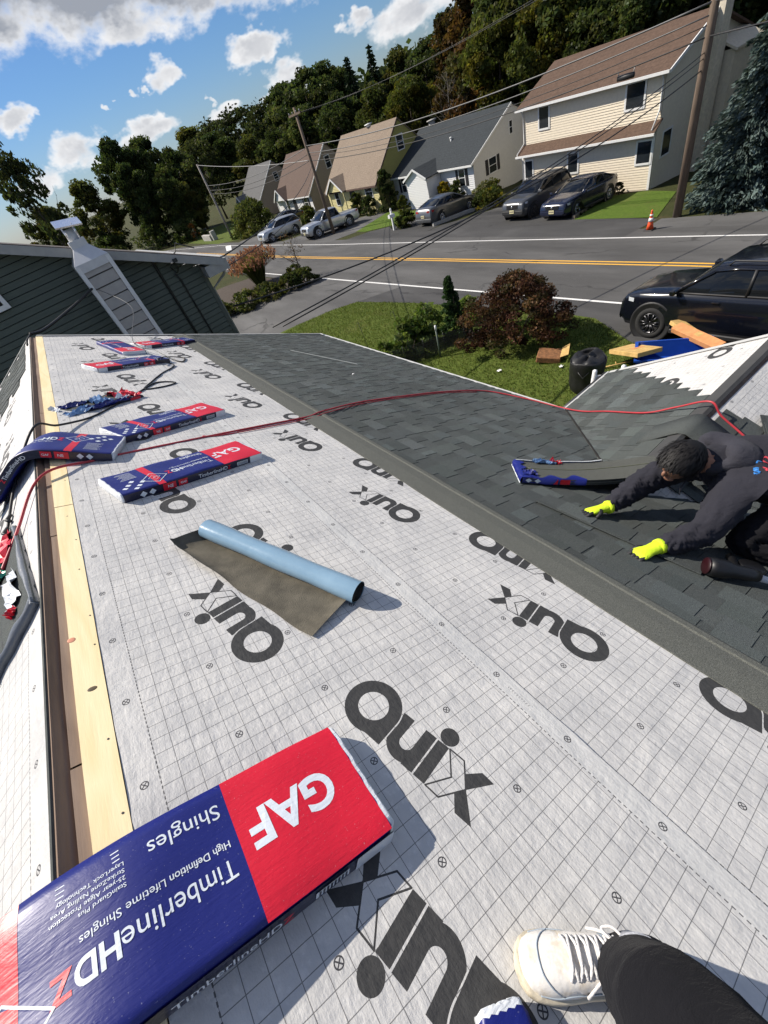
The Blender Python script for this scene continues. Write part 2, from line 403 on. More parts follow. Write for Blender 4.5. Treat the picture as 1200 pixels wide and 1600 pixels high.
LP = Plane(APEX + Vector((0, 0, 0)), (-CP, 0, -SP), (0, 1, 0))                    # slope behind the ridge
EAVE_V = 4.46
U0, U1 = -3.0, 8.15
GY, GZ = 0.967, CAM_H - 2.315                                                    # ridge of the small front gable
GX0, GX1 = 1.9, 4.33
GL = Plane((0, GY, GZ), (0, CP, -SP), (1, 0, 0)); GR = Plane((0, GY, GZ), (0, -CP, -SP), (1, 0, 0))
GLEN = 1.46 / CP

def mat_underlay(name, uoff=0.0, plain=False):
    m, p = new_mat(name)
    uvn = N.tree.nodes.new('ShaderNodeUVMap'); uvn.uv_map = 'sheet'
    u, v, _ = sepxyz(N(uvn.outputs[0])); uvv = N(uvn.outputs[0])
    u = u * (1.0 - u * 0.011)                                  # the sheet is pulled a little longer away from the camera
    low = v.gt(0.979); low2 = v.gt(2.02)
    v2 = v - low * 1.042 - low2 * 1.042
    C = 0.0455
    ug = u - (low * .030) + .012
    def lines(x, c, w): return ((x + c / 2).mod(c) - c / 2).abs().lt(w)
    ing = band(v2, -.057, .912)
    gridm = lines(ug, C, .00085).mx(lines(v2 + .057, C, .00085)) * ing
    dash = ((v2 + .057).abs().lt(.0016).mx((v2 - .912).abs().lt(.0016))) * (u.mod(.0145).lt(.0085))
    # fastener marks
    mu = u - (low * v2.gt(.0) * (-.108)) - .197
    a = (mu + .1367).mod(.27335) - .1367
    rows = None
    for r in (-.093, .149, .427, .706, .948):
        d = (v2 - r); d = N.m('MULTIPLY', d, 1.0)
        rows = d if rows is None else N.m('MULTIPLY', 1, rows) + ((d.abs()).lt(rows.abs())) * (d - rows)
    rr = length2(a, rows)
    mark = band(rr, .0080, .0107).mx(rr.lt(.0105) * (((a + rows).abs().lt(.0019)).mx((a - rows).abs().lt(.0019))))
    # wordmark, each second one turned round
    up = v2.gt(.42); PER = 24 * C
    uo = u - low * .441
    aI = uo + .06; bI = .32 - v2; aU = .607 - uo; bU = v2 - .523
    A = aI + up * (aU - aI); B = bI + up * (bU - bI)
    A = (A + .2).mod(PER) - .2
    ct, st = math.cos(math.radians(14)), math.sin(math.radians(14))
    a1 = A * ct + B * st; b1 = B * ct - A * st
    rq = length2(a1, b1)
    Q = (rq.lt(.090).mx(band(a1, .030, .090) * band(b1, -.083, .0))) * rq.gt(.048)
    ru = length2(a1 - .146, b1 + .024)
    U = (band(ru, .021, .059) * b1.lt(-.024)).mx(band(a1, .087, .125) * band(b1, -.025, .047)).mx(band(a1, .167, .205) * band(b1, -.082, .047))
    U = U * rq.gt(.094) * (1.0 - band(a1, 0, .0935) * band(b1, -.09, 0))
    I_ = (band(a1, .210, .247) * band(b1, -.082, .046)).mx(length2(a1 - .232, b1 - .076).lt(.028))
    ch = [(.250, .046), (.298, .045), (.3385, -.0186), (.2925, -.0833), (.250, -.0815), (.293, -.0175)]
    X = None
    for s_, e_ in zip(ch, ch[1:] + ch[:1]):
        d = seg_dist(a1, b1, s_, e_).lt(.0022); X = d if X is None else X.mx(d)
    X = X.mx(halfplane_poly(a1, b1, [(.3395, -.0186), (.390, .0455), (.352, .0505), (.318, .0164)]))
    X = X.mx(halfplane_poly(a1, b1, [(.3177, -.0442), (.344, -.086), (.392, -.086), (.3395, -.0186)]))
    logo = Q.mx(U).mx(I_).mx(X) * band(A, -.1, .45)
    inx = halfplane_poly(a1, b1, [(.25, -.081), (.2925, -.0833), (.3385, -.0186), (.298, .045), (.25, .046)])
    # small repeated type on the plain strip
    tt = (u - .33).mod(1.1); tiny = band(tt, 0, .085) * band(v2, .938, .946) * ((tt * 110).mod(1).lt(.55)) * noise(uvv, 300, 1).gt(.48)
    scuff = sstep(noise(mapping(uvv, (1, 1.7, 1), rot=(0, 0, .6)), 2.3, 6, .72), .58, .72); nz = noise(uvv, 3.5, 5, .65); nf = noise(uvv, 38, 4, .65); nm = noise(mapping(uvv, (1, 3.2, 1)), 11, 4, .6)
    base = mixc(((nz - .5) * 2.6 + .5).sat(), (.47, .465, .455), (.63, .615, .585))
    base = mixc(sstep(nf, .52, .68) * .38, base, (.72, .705, .675))
    base = mixc(sstep(nm, .56, .74) * .30, base, (.41, .41, .415))
    base = mixc(scuff * .28, base, (.33, .32, .30)); strip = v2.gt(.912) * v2.lt(1.3)
    base = mixc(strip * .3, base, (.56, .57, .555))
    ink = mixc(noise(uvv, 45, 5, .7), (.026, .026, .027), (.072, .071, .068))
    thin = gridm * (1.0 - inx * X.lt(.5) * (rr.gt(0))) .mx(0)
    if plain: c = base
    else:
        c = mixc((gridm * .72).mx(dash * .85).mx(mark * .95).mx(tiny * .6), base, (.035, .035, .04))
        c = mixc(logo, c, ink)
    hb = noise(mapping(uvv, (1, .35, 1), rot=(0, 0, .35)), 6.0, 3, .5, 1.2) * 1.3 + nf * .5 + noise(uvv, 130, 3, .6) * .18 + nm * .8 + nz * .6
    setp(p, col=c, rough=.62, spec=.28, nrm=bump(hb, .6, .007)); return m
M_under = mat_underlay('printed_underlayment')
def mat_shingle(name, base, tint=.14):
    m, p = new_mat(name); o = coords('Object')
    n1 = noise(o, 420, 2, .7); n2 = noise(o, 9, 4, .6); n3 = noise(o, 160, 2)
    oi = N.tree.nodes.new('ShaderNodeObjectInfo'); r = N(oi.outputs['Random'])
    c = mixc(1.0, attr('tone'), base, 'MULTIPLY')
    c = mixc(sstep(n1, .36, .66), mixc(1.0, c, (.50, .50, .50), 'MULTIPLY'), mixc(1.0, c, (1.5, 1.5, 1.48), 'MULTIPLY'))
    c = mixc(sstep(n3, .66, .78) * .4, c, (.17, .18, .165))
    c = mixc(sstep(n2, .5, .8) * .22, c, (.10, .105, .088))
    c = mixc(1.0, c, mixc(r, (.86, .86, .86), (1.14, 1.14, 1.14)), 'MULTIPLY')
    setp(p, col=c, rough=.9, spec=.22, nrm=bump(n1 + n3, .55, .003)); return m
M_shingle = mat_shingle('asphalt_shingle', (.081, .090, .088))
M_strip = mat_shingle('starter_granules', (.105, .108, .096))
def mat_wood(name, a, b, rings=6.0, axis=(1, .06, 1), rough=.75):
    m, p = new_mat(name); o = mapping(coords('Object'), axis)
    n1 = noise(o, 7, 3, .5, 1.2); r = (n1 * rings).mod(1.0); r = (r - .5).abs() * 2.0
    n2 = noise(o, 90, 3, .7); n3 = noise(coords('Object'), 1.6, 3)
    c = mixc(r * .55 + n2 * .35, a, b); c = mixc(sstep(n3, .60, .75) * .4, c, tuple(x * .75 for x in b))
    setp(p, col=c, rough=rough, nrm=bump(n2, .15, .004)); return m
M_ply = mat_wood('new_plywood', (.94, .80, .50), (.84, .65, .33), rings=4.0, axis=(1, .10, 1))
M_oldwood = mat_wood('old_board', (.26, .185, .135), (.15, .10, .07))
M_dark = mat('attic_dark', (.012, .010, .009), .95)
M_alu = mat('white_drip_edge', (.50, .50, .48), .45, var=.08)
M_wallhouse = mat('house_siding', (.55, .54, .50), .7, var=.08)

house = thing('house', 'house being reroofed, with printed white underlayment and dark grey shingles', 'house', (1.5, 3, 0))
HO = house.location
# walls under the roof
mb = MB(HO); z_e = RP(0, 4.1).z - .02
mb.box((.5, (U0 + U1) / 2, z_e / 2 - .25), (5.6, U1 - U0 - .4, z_e - .3)); mb.build('wall', M_wallhouse, house)
# deck: two slopes with thickness, a slot at the ridge
mb = MB(HO)
def slab(mb_, pl, u0, u1, v0, v1, h0, h1, mi=0):
    P = [pl(u0, v0, h0), pl(u1, v0, h0), pl(u1, v1, h0), pl(u0, v1, h0), pl(u0, v0, h1), pl(u1, v0, h1), pl(u1, v1, h1), pl(u0, v1, h1)]
    mb_.add(P, [(3, 2, 1, 0), (4, 5, 6, 7), (0, 1, 5, 4), (1, 2, 6, 5), (2, 3, 7, 6), (3, 0, 4, 7)], mi)
slab(mb, RP, U0, U1, -.205, EAVE_V, -.05, -.012); slab(mb, LP, U0, U1, .0, 4.2, -.05, -.012)
roof = mb.build('roof', M_oldwood, house)
# gable volume: front wall, its two deck slopes
mb = MB(HO)
slab(mb, GL, GX0, GX1, 0, GLEN + .02, -.05, -.012); slab(mb, GR, GX0, GX1, 0, GLEN + .02, -.05, -.012)
groof = mb.build('gable_roof', M_oldwood, house)
mb = MB(HO)
mb.prism([(GY - 1.3, 0), (GY + 1.3, 0), (GY + 1.3, GZ - .75), (GY, GZ - .08), (GY - 1.3, GZ - .75)], 0, 1.1, Matrix(((0, 0, 1, 3.05), (1, 0, 0, 0), (0, 1, 0, 0), (0, 0, 0, 1))))
mb.build('gable_wall', M_wallhouse, house)

def under_sheet(name, pl, u0, u1, v0, v1, du, dv, hbase, amp, parent, seed=0, uvoff=(0, 0), flip=1, edge=None):
    nu, nv = int((u1 - u0) / du) + 1, int((v1 - v0) / dv) + 1
    uu, vv = np.meshgrid(np.linspace(u0, u1, nu), np.linspace(v0, v1, nv), indexing='ij')
    far = np.clip((uu - 2.3) / 3.0, 0, 1)
    w = (vnoise(uu * 3.1, vv * 2.3, seed) * .8 + vnoise(uu * 7.7 + vv * 3, vv * 6.1, seed + 1) * .42 + vnoise(uu * 17, vv * 5 + uu * 2, seed + 2) * .22)
    w2 = vnoise(uu * 9.5 + vnoise(uu * 2, vv * 2, seed + 5) * .8, vv * 1.3, seed + 3)
    h = hbase + amp * (w + .8) + far * amp * 2.2 * (w2 * .8 + .6)
    fold = vnoise(uu * 1.1 + vv * 2.1, vv * .9 - uu * .4, seed + 7)
    h += amp * 1.6 * np.exp(-(fold / .05) ** 2)
    if edge is not None:                                           # ragged lower edge
        vv = vv + (vv > v1 - dv * 1.5) * edge * vnoise(uu * 6, uu * 0, seed + 9)
    o = np.array(pl.o - HO)[None, None, :] + uu[..., None] * np.array(pl.u) + vv[..., None] * np.array(pl.v) + h[..., None] * np.array(pl.n)
    idx = np.arange(nu * nv).reshape(nu, nv)
    q = np.stack([idx[:-1, :-1], idx[1:, :-1], idx[1:, 1:], idx[:-1, 1:]], -1).reshape(-1, 4)
    if flip < 0: q = q[:, ::-1]
    ob = fast_mesh(name, o.reshape(-1, 3), q, M_under, parent, smooth=True)
    uvl = ob.data.uv_layers.new(name='sheet'); li = q.ravel()
    uvs = np.stack([(uu * flip + uvoff[0]).ravel()[li], (vv + uvoff[1]).ravel()[li]], -1)
    uvl.data.foreach_set('uv', uvs.astype(np.float32).ravel())
    return ob
under_sheet('underlayment', RP, -1.6, 8.12, -.131, .981, .03, .03, .0035, .0016, roof, 1)
under_sheet('underlayment', RP, -1.6, 8.12, .960, 1.75, .03, .03, .0004, .0012, roof, 4, edge=.02)
under_sheet('underlayment', LP, -1.2, 8.1, .006, 1.16, .05, .04, .002, .0016, roof, 11, uvoff=(.3, -.17))
under_sheet('underlayment', LP, -1.2, 8.1, 1.14, 3.6, .06, .06, .0004, .0012, roof, 14, uvoff=(.1, -.19))
under_sheet('underlayment', GL, 2.0, 4.31, .05, GLEN, .04, .04, .001, .001, groof, 21, uvoff=(.35, -.1))
under_sheet('underlayment', GR, 2.0, 4.31, .05, GLEN, .04, .04, .001, .001, groof, 24, uvoff=(.6, -.17))

# ridge: new plywood strip, old board edges, beam down in the slot
def ridge_piece(name, pl, v0, v1, h0, h1, m, u0=-2.4, u1=8.13, wob=0.0, seed=0):
    mb = MB(HO); us = np.linspace(u0, u1, 60)
    P = []
    for i, u in enumerate(us):
        d = wob * float(vnoise(np.array(u * 3.3), np.array(seed * 1.7), seed))
        P.append([pl(u, v0 + d, h0), pl(u, v0 + d, h1), pl(u, v1 + d * .4, h1), pl(u, v1 + d * .4, h0)])
    mb.grid(P, smooth=False, close_v=True)
    return mb.build(name, m, roof)
for a, b in ((-2.4, .02), (.026, 2.42), (2.426, 4.83), (4.836, 8.13)):
    ridge_piece('ridge_board', RP, -.212, -.133, -.012, .0075, M_ply, a, b, .0015, int(a * 3 + 9))
for a, b in ((-2.4, .9), (.906, 2.15), (2.158, 4.2), (4.208, 8.13)): ridge_piece('old_board', RP, -.240, -.2125, -.045, -.006, M_oldwood, a, b, .0022, int(a * 5 + 20))
ridge_piece('old_board', LP, -.006, .008, -.05, .002, M_oldwood, wob=.002, seed=5)
ridge_piece('felt_edge', LP, .001, .0115, .0025, .0085, mat('old_felt', (.06, .065, .06), .9, var=.3, vscale=20), wob=.003, seed=8)
mb = MB(HO); a = APEX - Vector((0, 0, .12)); mb.box((a.x, 2.8, a.z - .02), (.024, 10.8, .14)); mb.build('ridge_beam', M_oldwood, roof)
mb = MB(HO); mb.box((a.x, 2.8, a.z - .30), (1.2, 10.9, .02)); mb.build('attic_void_dark', M_dark, roof)  # near-black sheet standing in for the unlit attic void
mb = MB(HO)
for u, l in ((.95, .26),):
    s_ = [RP(u + l * t, -.252 + .002 * math.sin(9 * t), -.045 + .02 * math.sin(3.1 * t)) for t in np.linspace(0, 1, 9)]
    mb.grid([[p, p + RP.v * .005 + RP.n * .014 * math.sin(3.14 * i / 8)] for i, p in enumerate(s_)])
mb.build('torn_membrane', mat('torn_white_film', (.75, .76, .78), .35, var=.1), roof)
# nail heads and knot on the plywood
M_nail = mat('nail_head', (.10, .09, .08), .5, metal=.6)
for u, v in ((.30, -.160), (.71, -.146), (.93, -.15), (1.32, -.144), (1.48, -.143), (1.80, -.152), (2.05, -.146), (2.3, -.165), (2.75, -.15), (.55, -.19)):
    mb = MB(HO); mb.lathe([(.0028, 0), (.0028, .0012), (.001, .0016)], 8, RP.frame(u, v, .0075)); mb.build('nail', M_nail, roof)
mb = MB(HO); mb.lathe([(.011, 0), (.009, .0006), (.002, .0008)], 14, RP.frame(1.13, -.168, .0076) @ Matrix.Diagonal((.8, 1.2, 1, 1)))
mb.build('knot', mat('wood_knot', (.10, .07, .035), .6, var=.4, vscale=60), roof)
mb = MB(HO); mb.lathe([(.012, 0), (.010, .0005), (.002, .0006)], 14, RP.frame(1.38, -.205, .0077))
mb.build('pink_mark', mat('pink_resin', (.72, .30, .18), .6), roof)

# starter strip and drip edges
def strip_part(name, pl, rows, u0, u1, m, parent, wob=.004, step=.09):
    mb = MB(HO); us = np.arange(u0, u1 + step, step); P = []
    for u in us:
        d = wob * float(vnoise(np.array(u * 2.6), np.array(.3), 3)); e = .0016 * float(vnoise(np.array(u * 5.), np.array(.7), 6))
        P.append([pl(min(u, u1), v + d, h + e) for v, h in rows])
    mb.grid(P, smooth=False, tone=1.0001)
    return mb.build(name, m, parent)
strip_part('starter_strip', RP, [(1.612, .001), (1.612, .0065), (1.66, .012), (1.72, .019), (1.788, .021), (1.793, .028), (1.822, .029), (1.842, .021), (1.850, .012)], -1.6, 8.13, M_strip, roof)
def edge_part(name, p0, p1, nrm_out, m, parent, w=.035, t=.004, drop=.05):
    mb = MB(HO); p0, p1 = Vector(p0), Vector(p1); d = (p1 - p0).normalized(); o = Vector(nrm_out)
    prof = [(-w, .012), (.012, .012), (.012, -drop), (.008, -drop), (.008, .006), (-w, .006)]
    mb.grid([[p + o * a + Vector((0, 0, b)) for a, b in prof] for p in (p0, p1)], smooth=False, close_v=True)
    return mb.build(name, m, parent)
edge_part('drip_edge', RP(2.36, EAVE_V, .01), RP(8.15, EAVE_V, .01), (1, 0, 0), M_alu, roof)
edge_part('rake_edge', RP(8.15, -.2, .01), RP(8.15, EAVE_V, .01), (0, 1, 0), M_alu, roof)
edge_part('rake_edge', LP(8.15, .03, .01), LP(8.15, 4.2, .01), (0, 1, 0), M_alu, roof)
edge_part('drip_edge', GL(3.35, GLEN + .015, .008), GL(GX1, GLEN + .015, .008), (0, 1, 0), M_alu, groof)
edge_part('rake_edge', GL(GX1, 0, .006), GL(GX1, GLEN + .02, .006), (1, 0, 0), M_alu, groof)
mb = MB(HO); mb.tube([GL(3.4, GLEN + .06, -.02), GL(GX1 + .01, GLEN + .06, -.02)], .045, 10); mb.build('gutter', mat('dark_gutter', (.03, .03, .032), .4), groof)
# gable ridge board
mb = MB(HO); mb.grid([[GL(x_, .085, .0145), GL(x_, .08, .019), Vector((x_, GY, GZ + .024)), GR(x_, .02, .019), GR(x_, .022, .0145)] for x_ in (2.0, 2.8, 3.6, GX1)], smooth=False); mb.build('ridge_trim', mat('dark_ridge', (.045, .045, .045), .8), groof)

# ---- shingle strips: 14 meshes shared by all of them
EXP = .1285; SL = .90
def strip_mesh(seed):
    r = random.Random(seed); mb = MB()
    base = r.uniform(.82, 1.0)
    def piece(x0, x1, y0, y1, z0, z1, th, tone):
        p = [(x0, y0, z0), (x1, y0, z0), (x1, y1, z1), (x0, y1, z1)]
        mb.add(p + [(x, y, z + th) for x, y, z in p], [(4, 5, 6, 7), (2, 3, 7, 6), (1, 2, 6, 5), (3, 0, 4, 7), (0, 1, 5, 4)], 0, tone)
    x = 0.0
    piece(0, SL - .002, -.035, EXP - .001, .0015, .0075, .0035, base * r.uniform(.78, .95))
    # recessed bays take their own tone
    while x < SL - .03:
        gap = r.uniform(.05, .15); tw = r.uniform(.10, .22)
        x0 = min(x + gap, SL); x1 = min(x0 + tw, SL - .002)
        if x0 > x + .01: piece(x + .001, x0 - .001, .0, EXP - .002, .0056, .0116, .0010, base * r.choice((.72, .84, .94, 1.0, 1.06)))
        if x1 > x0 + .02:
            t = base * r.choice((.86, .98, 1.06, 1.16, 1.26))
            tn = (t * r.uniform(.95, 1.0), t, t * r.uniform(.97, 1.03))
            piece(x0, x1, -.02, EXP, .0062, .0122, .0030, tn)
        x = x1
    me = mb.build('tmp', M_shingle); d = me.data; bpy.data.objects.remove(me); d.name = 'shingle'; return d
STRIPS = [strip_mesh(100 + i) for i in range(14)]
HINV = Matrix.Translation(-HO)
def put_strip(pl, u, v, parent, h=.002, ang=0.0, name='shingle', mesh=None):
    o = bpy.data.objects.new(name, mesh or STRIPS[rnd.randrange(14)]); link(o, parent)
    o.matrix_local = HINV @ pl.frame(u, v, h, ang); return o
ncourse = int(round((EAVE_V + .015 - 1.88) / EXP))
for k in range(ncourse + 1):
    v = EAVE_V + .015 - (k + 1) * EXP
    off = rnd.uniform(0, SL)
    u = U1 + .01 + off * 0
    row_u = 8.16
    first = SL * (.25 + .75 * ((k * 0.37) % 1.0))
    umin = (-.75 if v < 3.3 else .4)
    # first piece of each row starts at the far rake; x axis of a strip runs towards the camera
    cur = row_u
    put_u = cur + (SL - first)
    while cur > umin:
        o = put_strip(RP, put_u, v, roof, .002 + .0006 * rnd.random(), rnd.gauss(0, .0012))
        if put_u > row_u: 
            o.scale = (1, 1, 1); o.matrix_local = HINV @ RP.frame(row_u, v, .002) @ Matrix.Diagonal((first / SL, 1, 1, 1))
            cur = row_u - first
        else: cur = put_u - SL
        put_u = cur
# gable slope facing away from the camera's left: stepped, unfinished towards the outer rake
ngc = int(GLEN / EXP)
for k in range(ngc):
    v = GLEN + .03 - (k + 1) * EXP
    yv = GL(0, v).y; xval = 2.04 + (yv - GY) * 1.0
    end = 4.34 if k < 2 else 4.36 - (k - 1) * .098 - .03 * (k % 2)
    x = xval - .25 - (k % 3) * .12
    cur = end
    while cur > xval - .1:
        L = SL if cur - SL > xval - .5 else max(.3, cur - xval + .3)
        o = put_strip(GL, cur - L, v, groof, .003)
        fx = GL.v.cross(GL.n)
        M = GL.frame(cur - L if fx.x > 0 else cur, v, .003)
        o.matrix_local = HINV @ M @ Matrix.Diagonal((L / SL, 1, 1, 1)); cur -= L + .001
# a few courses already on the other side of the gable, loose pieces lying on top
for k in range(2, ngc):
    v = GLEN + .03 - (k + 1) * EXP
    yv = GR(0, v).y; x0 = 2.04 + (GY - yv)
    end = x0 + .25 + .1 * k * .75
    fx = GR.v.cross(GR.n); L = max(.35, min(SL, end - x0 + .3))
    o = put_strip(GR, end, v, groof, .003); M = GR.frame(end - L if fx.x > 0 else end, v, .003); o.matrix_local = HINV @ M @ Matrix.Diagonal((L / SL, 1, 1, 1))
# the strip of shingles already laid at the far end of the back slope
for k in range(13):
    v = .16 + k * EXP
    fx = LP.v.cross(LP.n)
    for j in range(3):
        ua = 8.15 - j * SL - (k % 2) * .3; 
        if ua - SL < 5.9 - k * .1: continue
        o = put_strip(LP, ua, v, roof, .004); M = LP.frame(ua - SL if fx.y > 0 else ua, v, .004); o.matrix_local = HINV @ M

mb = MB(HO); va, vb = Vector((3.46, 2.40, 0)), Vector((2.10, 1.03, 0)); mb.tube([Vector((p.x, p.y, RP.o.z + (p.x - RP.o.x) * -SP / CP + .026)) for p in (va.lerp(vb, t_) for t_ in np.linspace(0, 1, 12))], .007, 5); mb.build('valley_seam', M_dark, roof)
# ------------------------------------------------------------------ houses
def wallM(o, out):
    """matrix at o: x to the right along the wall seen from outside, y up, z outward"""
    out = Vector(out); up = Vector((0, 0, 1)); x = up.cross(out); M = Matrix((x, up, out)).transposed().to_4x4(); M.translation = Vector(o); return M
def lap_wall(mb, M, ext, z0, z1, pitch=.11, t=.026, mi=0):
    """lapped siding between heights z0,z1; ext(z) gives left and right end along the wall"""
    z = z0
    while z < z1 - 1e-4:
        zz = min(z + pitch, z1); a0, b0 = ext(z); a1, b1 = ext(zz)
        if b0 - a0 > .01 or b1 - a1 > .01:
            P = [M @ Vector(q) for q in ((a0, z, t), (b0, z, t), (b1, zz, .002), (a1, zz, .002), (a0, z, -.002), (b0, z, -.002))]
            mb.add(P, [(0, 1, 2, 3), (4, 5, 1, 0)], mi)
        z = zz
def mat_glass(name, col=(.016, .020, .024), rough=.06, spec=.6):
    m, p = new_mat(name); n = noise(coords('Object'), 1.3, 2); setp(p, col=mixc(n, tuple(x * .6 for x in col), tuple(x * 1.9 for x in col)), rough=rough, spec=spec); return m
M_pane = mat_glass('window_glass'); M_trim = mat('white_trim', (.74, .74, .72), .5, var=.06)
M_shutter = mat('dark_shutter', (.020, .019, .022), .6, var=.2)
def window(parent, org, M, w, h, rail=True, shut=0.0, frame=.055, m=None, pane=None, label=None):
    """lower left corner at M's origin"""
    mb = MB(org); m = m or M_trim
    def bx(x0, x1, y0, y1, z0, z1): 
        mb.add([M @ Vector(q) for q in ((x0, y0, z0), (x1, y0, z0), (x1, y1, z0), (x0, y1, z0), (x0, y0, z1), (x1, y0, z1), (x1, y1, z1), (x0, y1, z1))],
               [(3, 2, 1, 0), (4, 5, 6, 7), (0, 1, 5, 4), (1, 2, 6, 5), (2, 3, 7, 6), (3, 0, 4, 7)])
    f = frame
    bx(-f, 0, -f, h + f, 0, .05); bx(w, w + f, -f, h + f, 0, .05); bx(0, w, h, h + f, 0, .05); bx(0, w, -f, 0, 0, .06)
    if rail: bx(0, w, h * .5 - .02, h * .5 + .02, .004, .042)
    wo = mb.build('window', m, parent)
    mp = MB(org); mp.add([M @ Vector(q) for q in ((0, 0, .034), (w, 0, .034), (w, h, .034), (0, h, .034))], [(0, 1, 2, 3)]); mp.build('pane', pane or M_pane, wo)
    if shut:
        for x0 in (-f - shut - .02, w + f + .02):
            ms = MB(org); mb = ms; bx(x0, x0 + shut, -.03, h + .03, 0, .04)
            k = 0
            while k * .09 < h - .05: bx(x0 + .03, x0 + shut - .03, k * .09 + .02, k * .09 + .075, .04, .05); k += 1
            ms.build('shutter', M_shutter, parent)
    return wo
def mat_roof(name, base, sc=1.0):
    m, p = new_mat(name); uv = coords('Object'); x, y, z = sepxyz(uv)
    row = (z * 9.0).mod(1.0); n = noise(mapping(uv, (1, 3.5, 9)), 2.2, 3, .7); n2 = noise(uv, .9, 3); n3 = noise(uv, 60, 2)
    c = mixc(((n - .5) * 2.2 + .5).sat(), tuple(v * .72 for v in base), tuple(v * 1.25 for v in base))
    c = mixc(row.lt(.12) * .35, c, tuple(v * .5 for v in base)); c = mixc(sstep(n2, .5, .75) * .25, c, tuple(v * .6 for v in base))
    setp(p, col=c, rough=.92, spec=.2, nrm=bump(n3 + row * .5, .4, .01)); return m
def roof_slab(mb, a, b, c, d, t=.10, mi=0):
    """quad a,b,c,d (counter-clockwise from above) with thickness downwards"""
    P = [Vector(q) for q in (a, b, c, d)]; L = [q - Vector((0, 0, t)) for q in P]
    mb.add(P + L, [(0, 1, 2, 3), (7, 6, 5, 4), (0, 4, 5, 1), (1, 5, 6, 2), (2, 6, 7, 3), (3, 7, 4, 0)], mi)
def chimney(parent, org, x, y, w, d, z0, z1, m, mcap):
    mb = MB(org); mb.box((x, y, (z0 + z1) / 2), (w, d, z1 - z0)); c = mb.build('chimney', m, parent)
    mb = MB(org); mb.box((x, y, z1 + .05), (w + .12, d + .12, .1)); mb.cyl((x, y, z1 + .1), (x, y, z1 + .3), .12, .11, 10); mb.build('chimney_cap', mcap, c)

# --- beige two-storey house across the street
M_beige = mat('beige_siding', (.74, .65, .50), .65, var=.06); M_cream = mat('cream_stucco', (.62, .55, .42), .85, var=.1)
M_brownroof = mat_roof('brown_roof', (.110, .072, .052))
h = thing('two_storey_house', 'beige two-storey house with brown roof and a low brown roof band between its floors', 'house', (27.8, 18.7, -1.7))
O = h.location; zb = -1.7; Y0, Y1, XF, XU, XB = 14.5, 22.9, 27.8, 28.05, 35.2
Mf = wallM((XF, Y1, zb), (-1, 0, 0)); Mu = wallM((XU, Y1, zb), (-1, 0, 0)); W_ = Y1 - Y0
mb = MB(O); lap_wall(mb, Mf, lambda z: (0, W_), -.4, 2.75, .115); lap_wall(mb, Mu, lambda z: (0, W_), 2.75, 4.7, .115); mb.build('front_wall', M_beige, h)
xr = 31.5; zr = 5.95; ze = 4.72
mb = MB(O); Ms = wallM((XF, Y0, zb), (0, -1, 0))
def side_ext(z):
    if z <= ze: return (0 if z < 2.75 else .25, XB - XF)
    t = (z - ze) / (zr - ze); return (.25 + t * (xr - XF - .25), (XB - XF) - t * (XB - xr))
lap_wall(mb, Ms, side_ext, -.4, zr, .115)
mb.add([(XF, Y1, zb - .4), (XB, Y1, zb - .4), (XB, Y1, zb + ze), (xr, Y1, zb + zr), (XU, Y1, zb + ze)], [(0, 1, 2, 3, 4)])
mb.add([(XB, Y1, zb - .4), (XB, Y0, zb - .4), (XB, Y0, zb + ze), (XB, Y1, zb + ze)], [(0, 1, 2, 3)]); mb.build('side_wall', mat('side_siding', (.72, .65, .51), .7, var=.06), h)
mb = MB(O); ov = .32
roof_slab(mb, (XU - ov, Y0 - .3, zb + ze - .02), (xr, Y0 - .3, zb + zr + .1), (xr, Y1 + .3, zb + zr + .1), (XU - ov, Y1 + .3, zb + ze - .02), .09)
roof_slab(mb, (xr, Y0 - .3, zb + zr + .1), (XB + .3, Y0 - .3, zb + ze - .05), (XB + .3, Y1 + .3, zb + ze - .05), (xr, Y1 + .3, zb + zr + .1), .09)
rb = mb.build('roof', M_brownroof, h)
mb = MB(O); mb.box((XU - ov - .03, (Y0 + Y1) / 2, zb + ze - .07), (.09, W_ + .62, .11)); mb.build('gutter', M_trim, rb)
mb = MB(O); a = Vector((XU - ov, Y0 - .33, zb + ze - .08)); b = Vector((xr, Y0 - .33, zb + zr + .03)); d_ = (b - a); mb.box((a + b) / 2, (d_.length, .05, .14), Vector((1, 0, 0)).rotation_difference(d_).to_matrix()); mb.build('rake_board', M_trim, rb)
mb = MB(O); roof_slab(mb, (XF - .42, Y0 - .12, zb + 2.52), (XU + .02, Y0 - .12, zb + 2.93), (XU + .02, Y1 + .12, zb + 2.93), (XF - .42, Y1 + .12, zb + 2.52), .06); pr = mb.build('pent_roof', M_brownroof, h)
mb = MB(O); mb.box((XF - .45, (Y0 + Y1) / 2, zb + 2.47), (.08, W_ + .3, .1)); mb.build('gutter', M_trim, pr)
mb = MB(O)
for yy in (Y1 - .05,): mb.tube([(XU - .3, yy, zb + ze - .1), (XU - .06, yy, zb + ze - .35), (XU - .06, yy, zb + 3.0), (XF - .4, yy + .1, zb + 2.6), (XF - .35, yy + .1, zb + 2.4), (XF - .05, yy, zb + 2.2), (XF - .05, yy, zb)], .035, 6)
mb.build('downspout', M_trim, h)
mb = MB(O); mb.tube([(XU - .25, Y0 + .08, zb + ze - .1), (XU - .05, Y0 + .08, zb + ze - .35), (XU - .05, Y0 + .08, zb + 3.25), (XF - .3, Y0 + .08, zb + 2.62)], .035, 6); mb.build('downspout', M_trim, h)
mb = MB(O)
for yy, x_ in ((Y0, XF), (Y1, XF)): mb = MB(O); mb.box((x_ - .012, yy + (.06 if yy == Y0 else -.06), zb + 1.15), (.04, .12, 3.1)); mb.build('corner_board', M_trim, h)
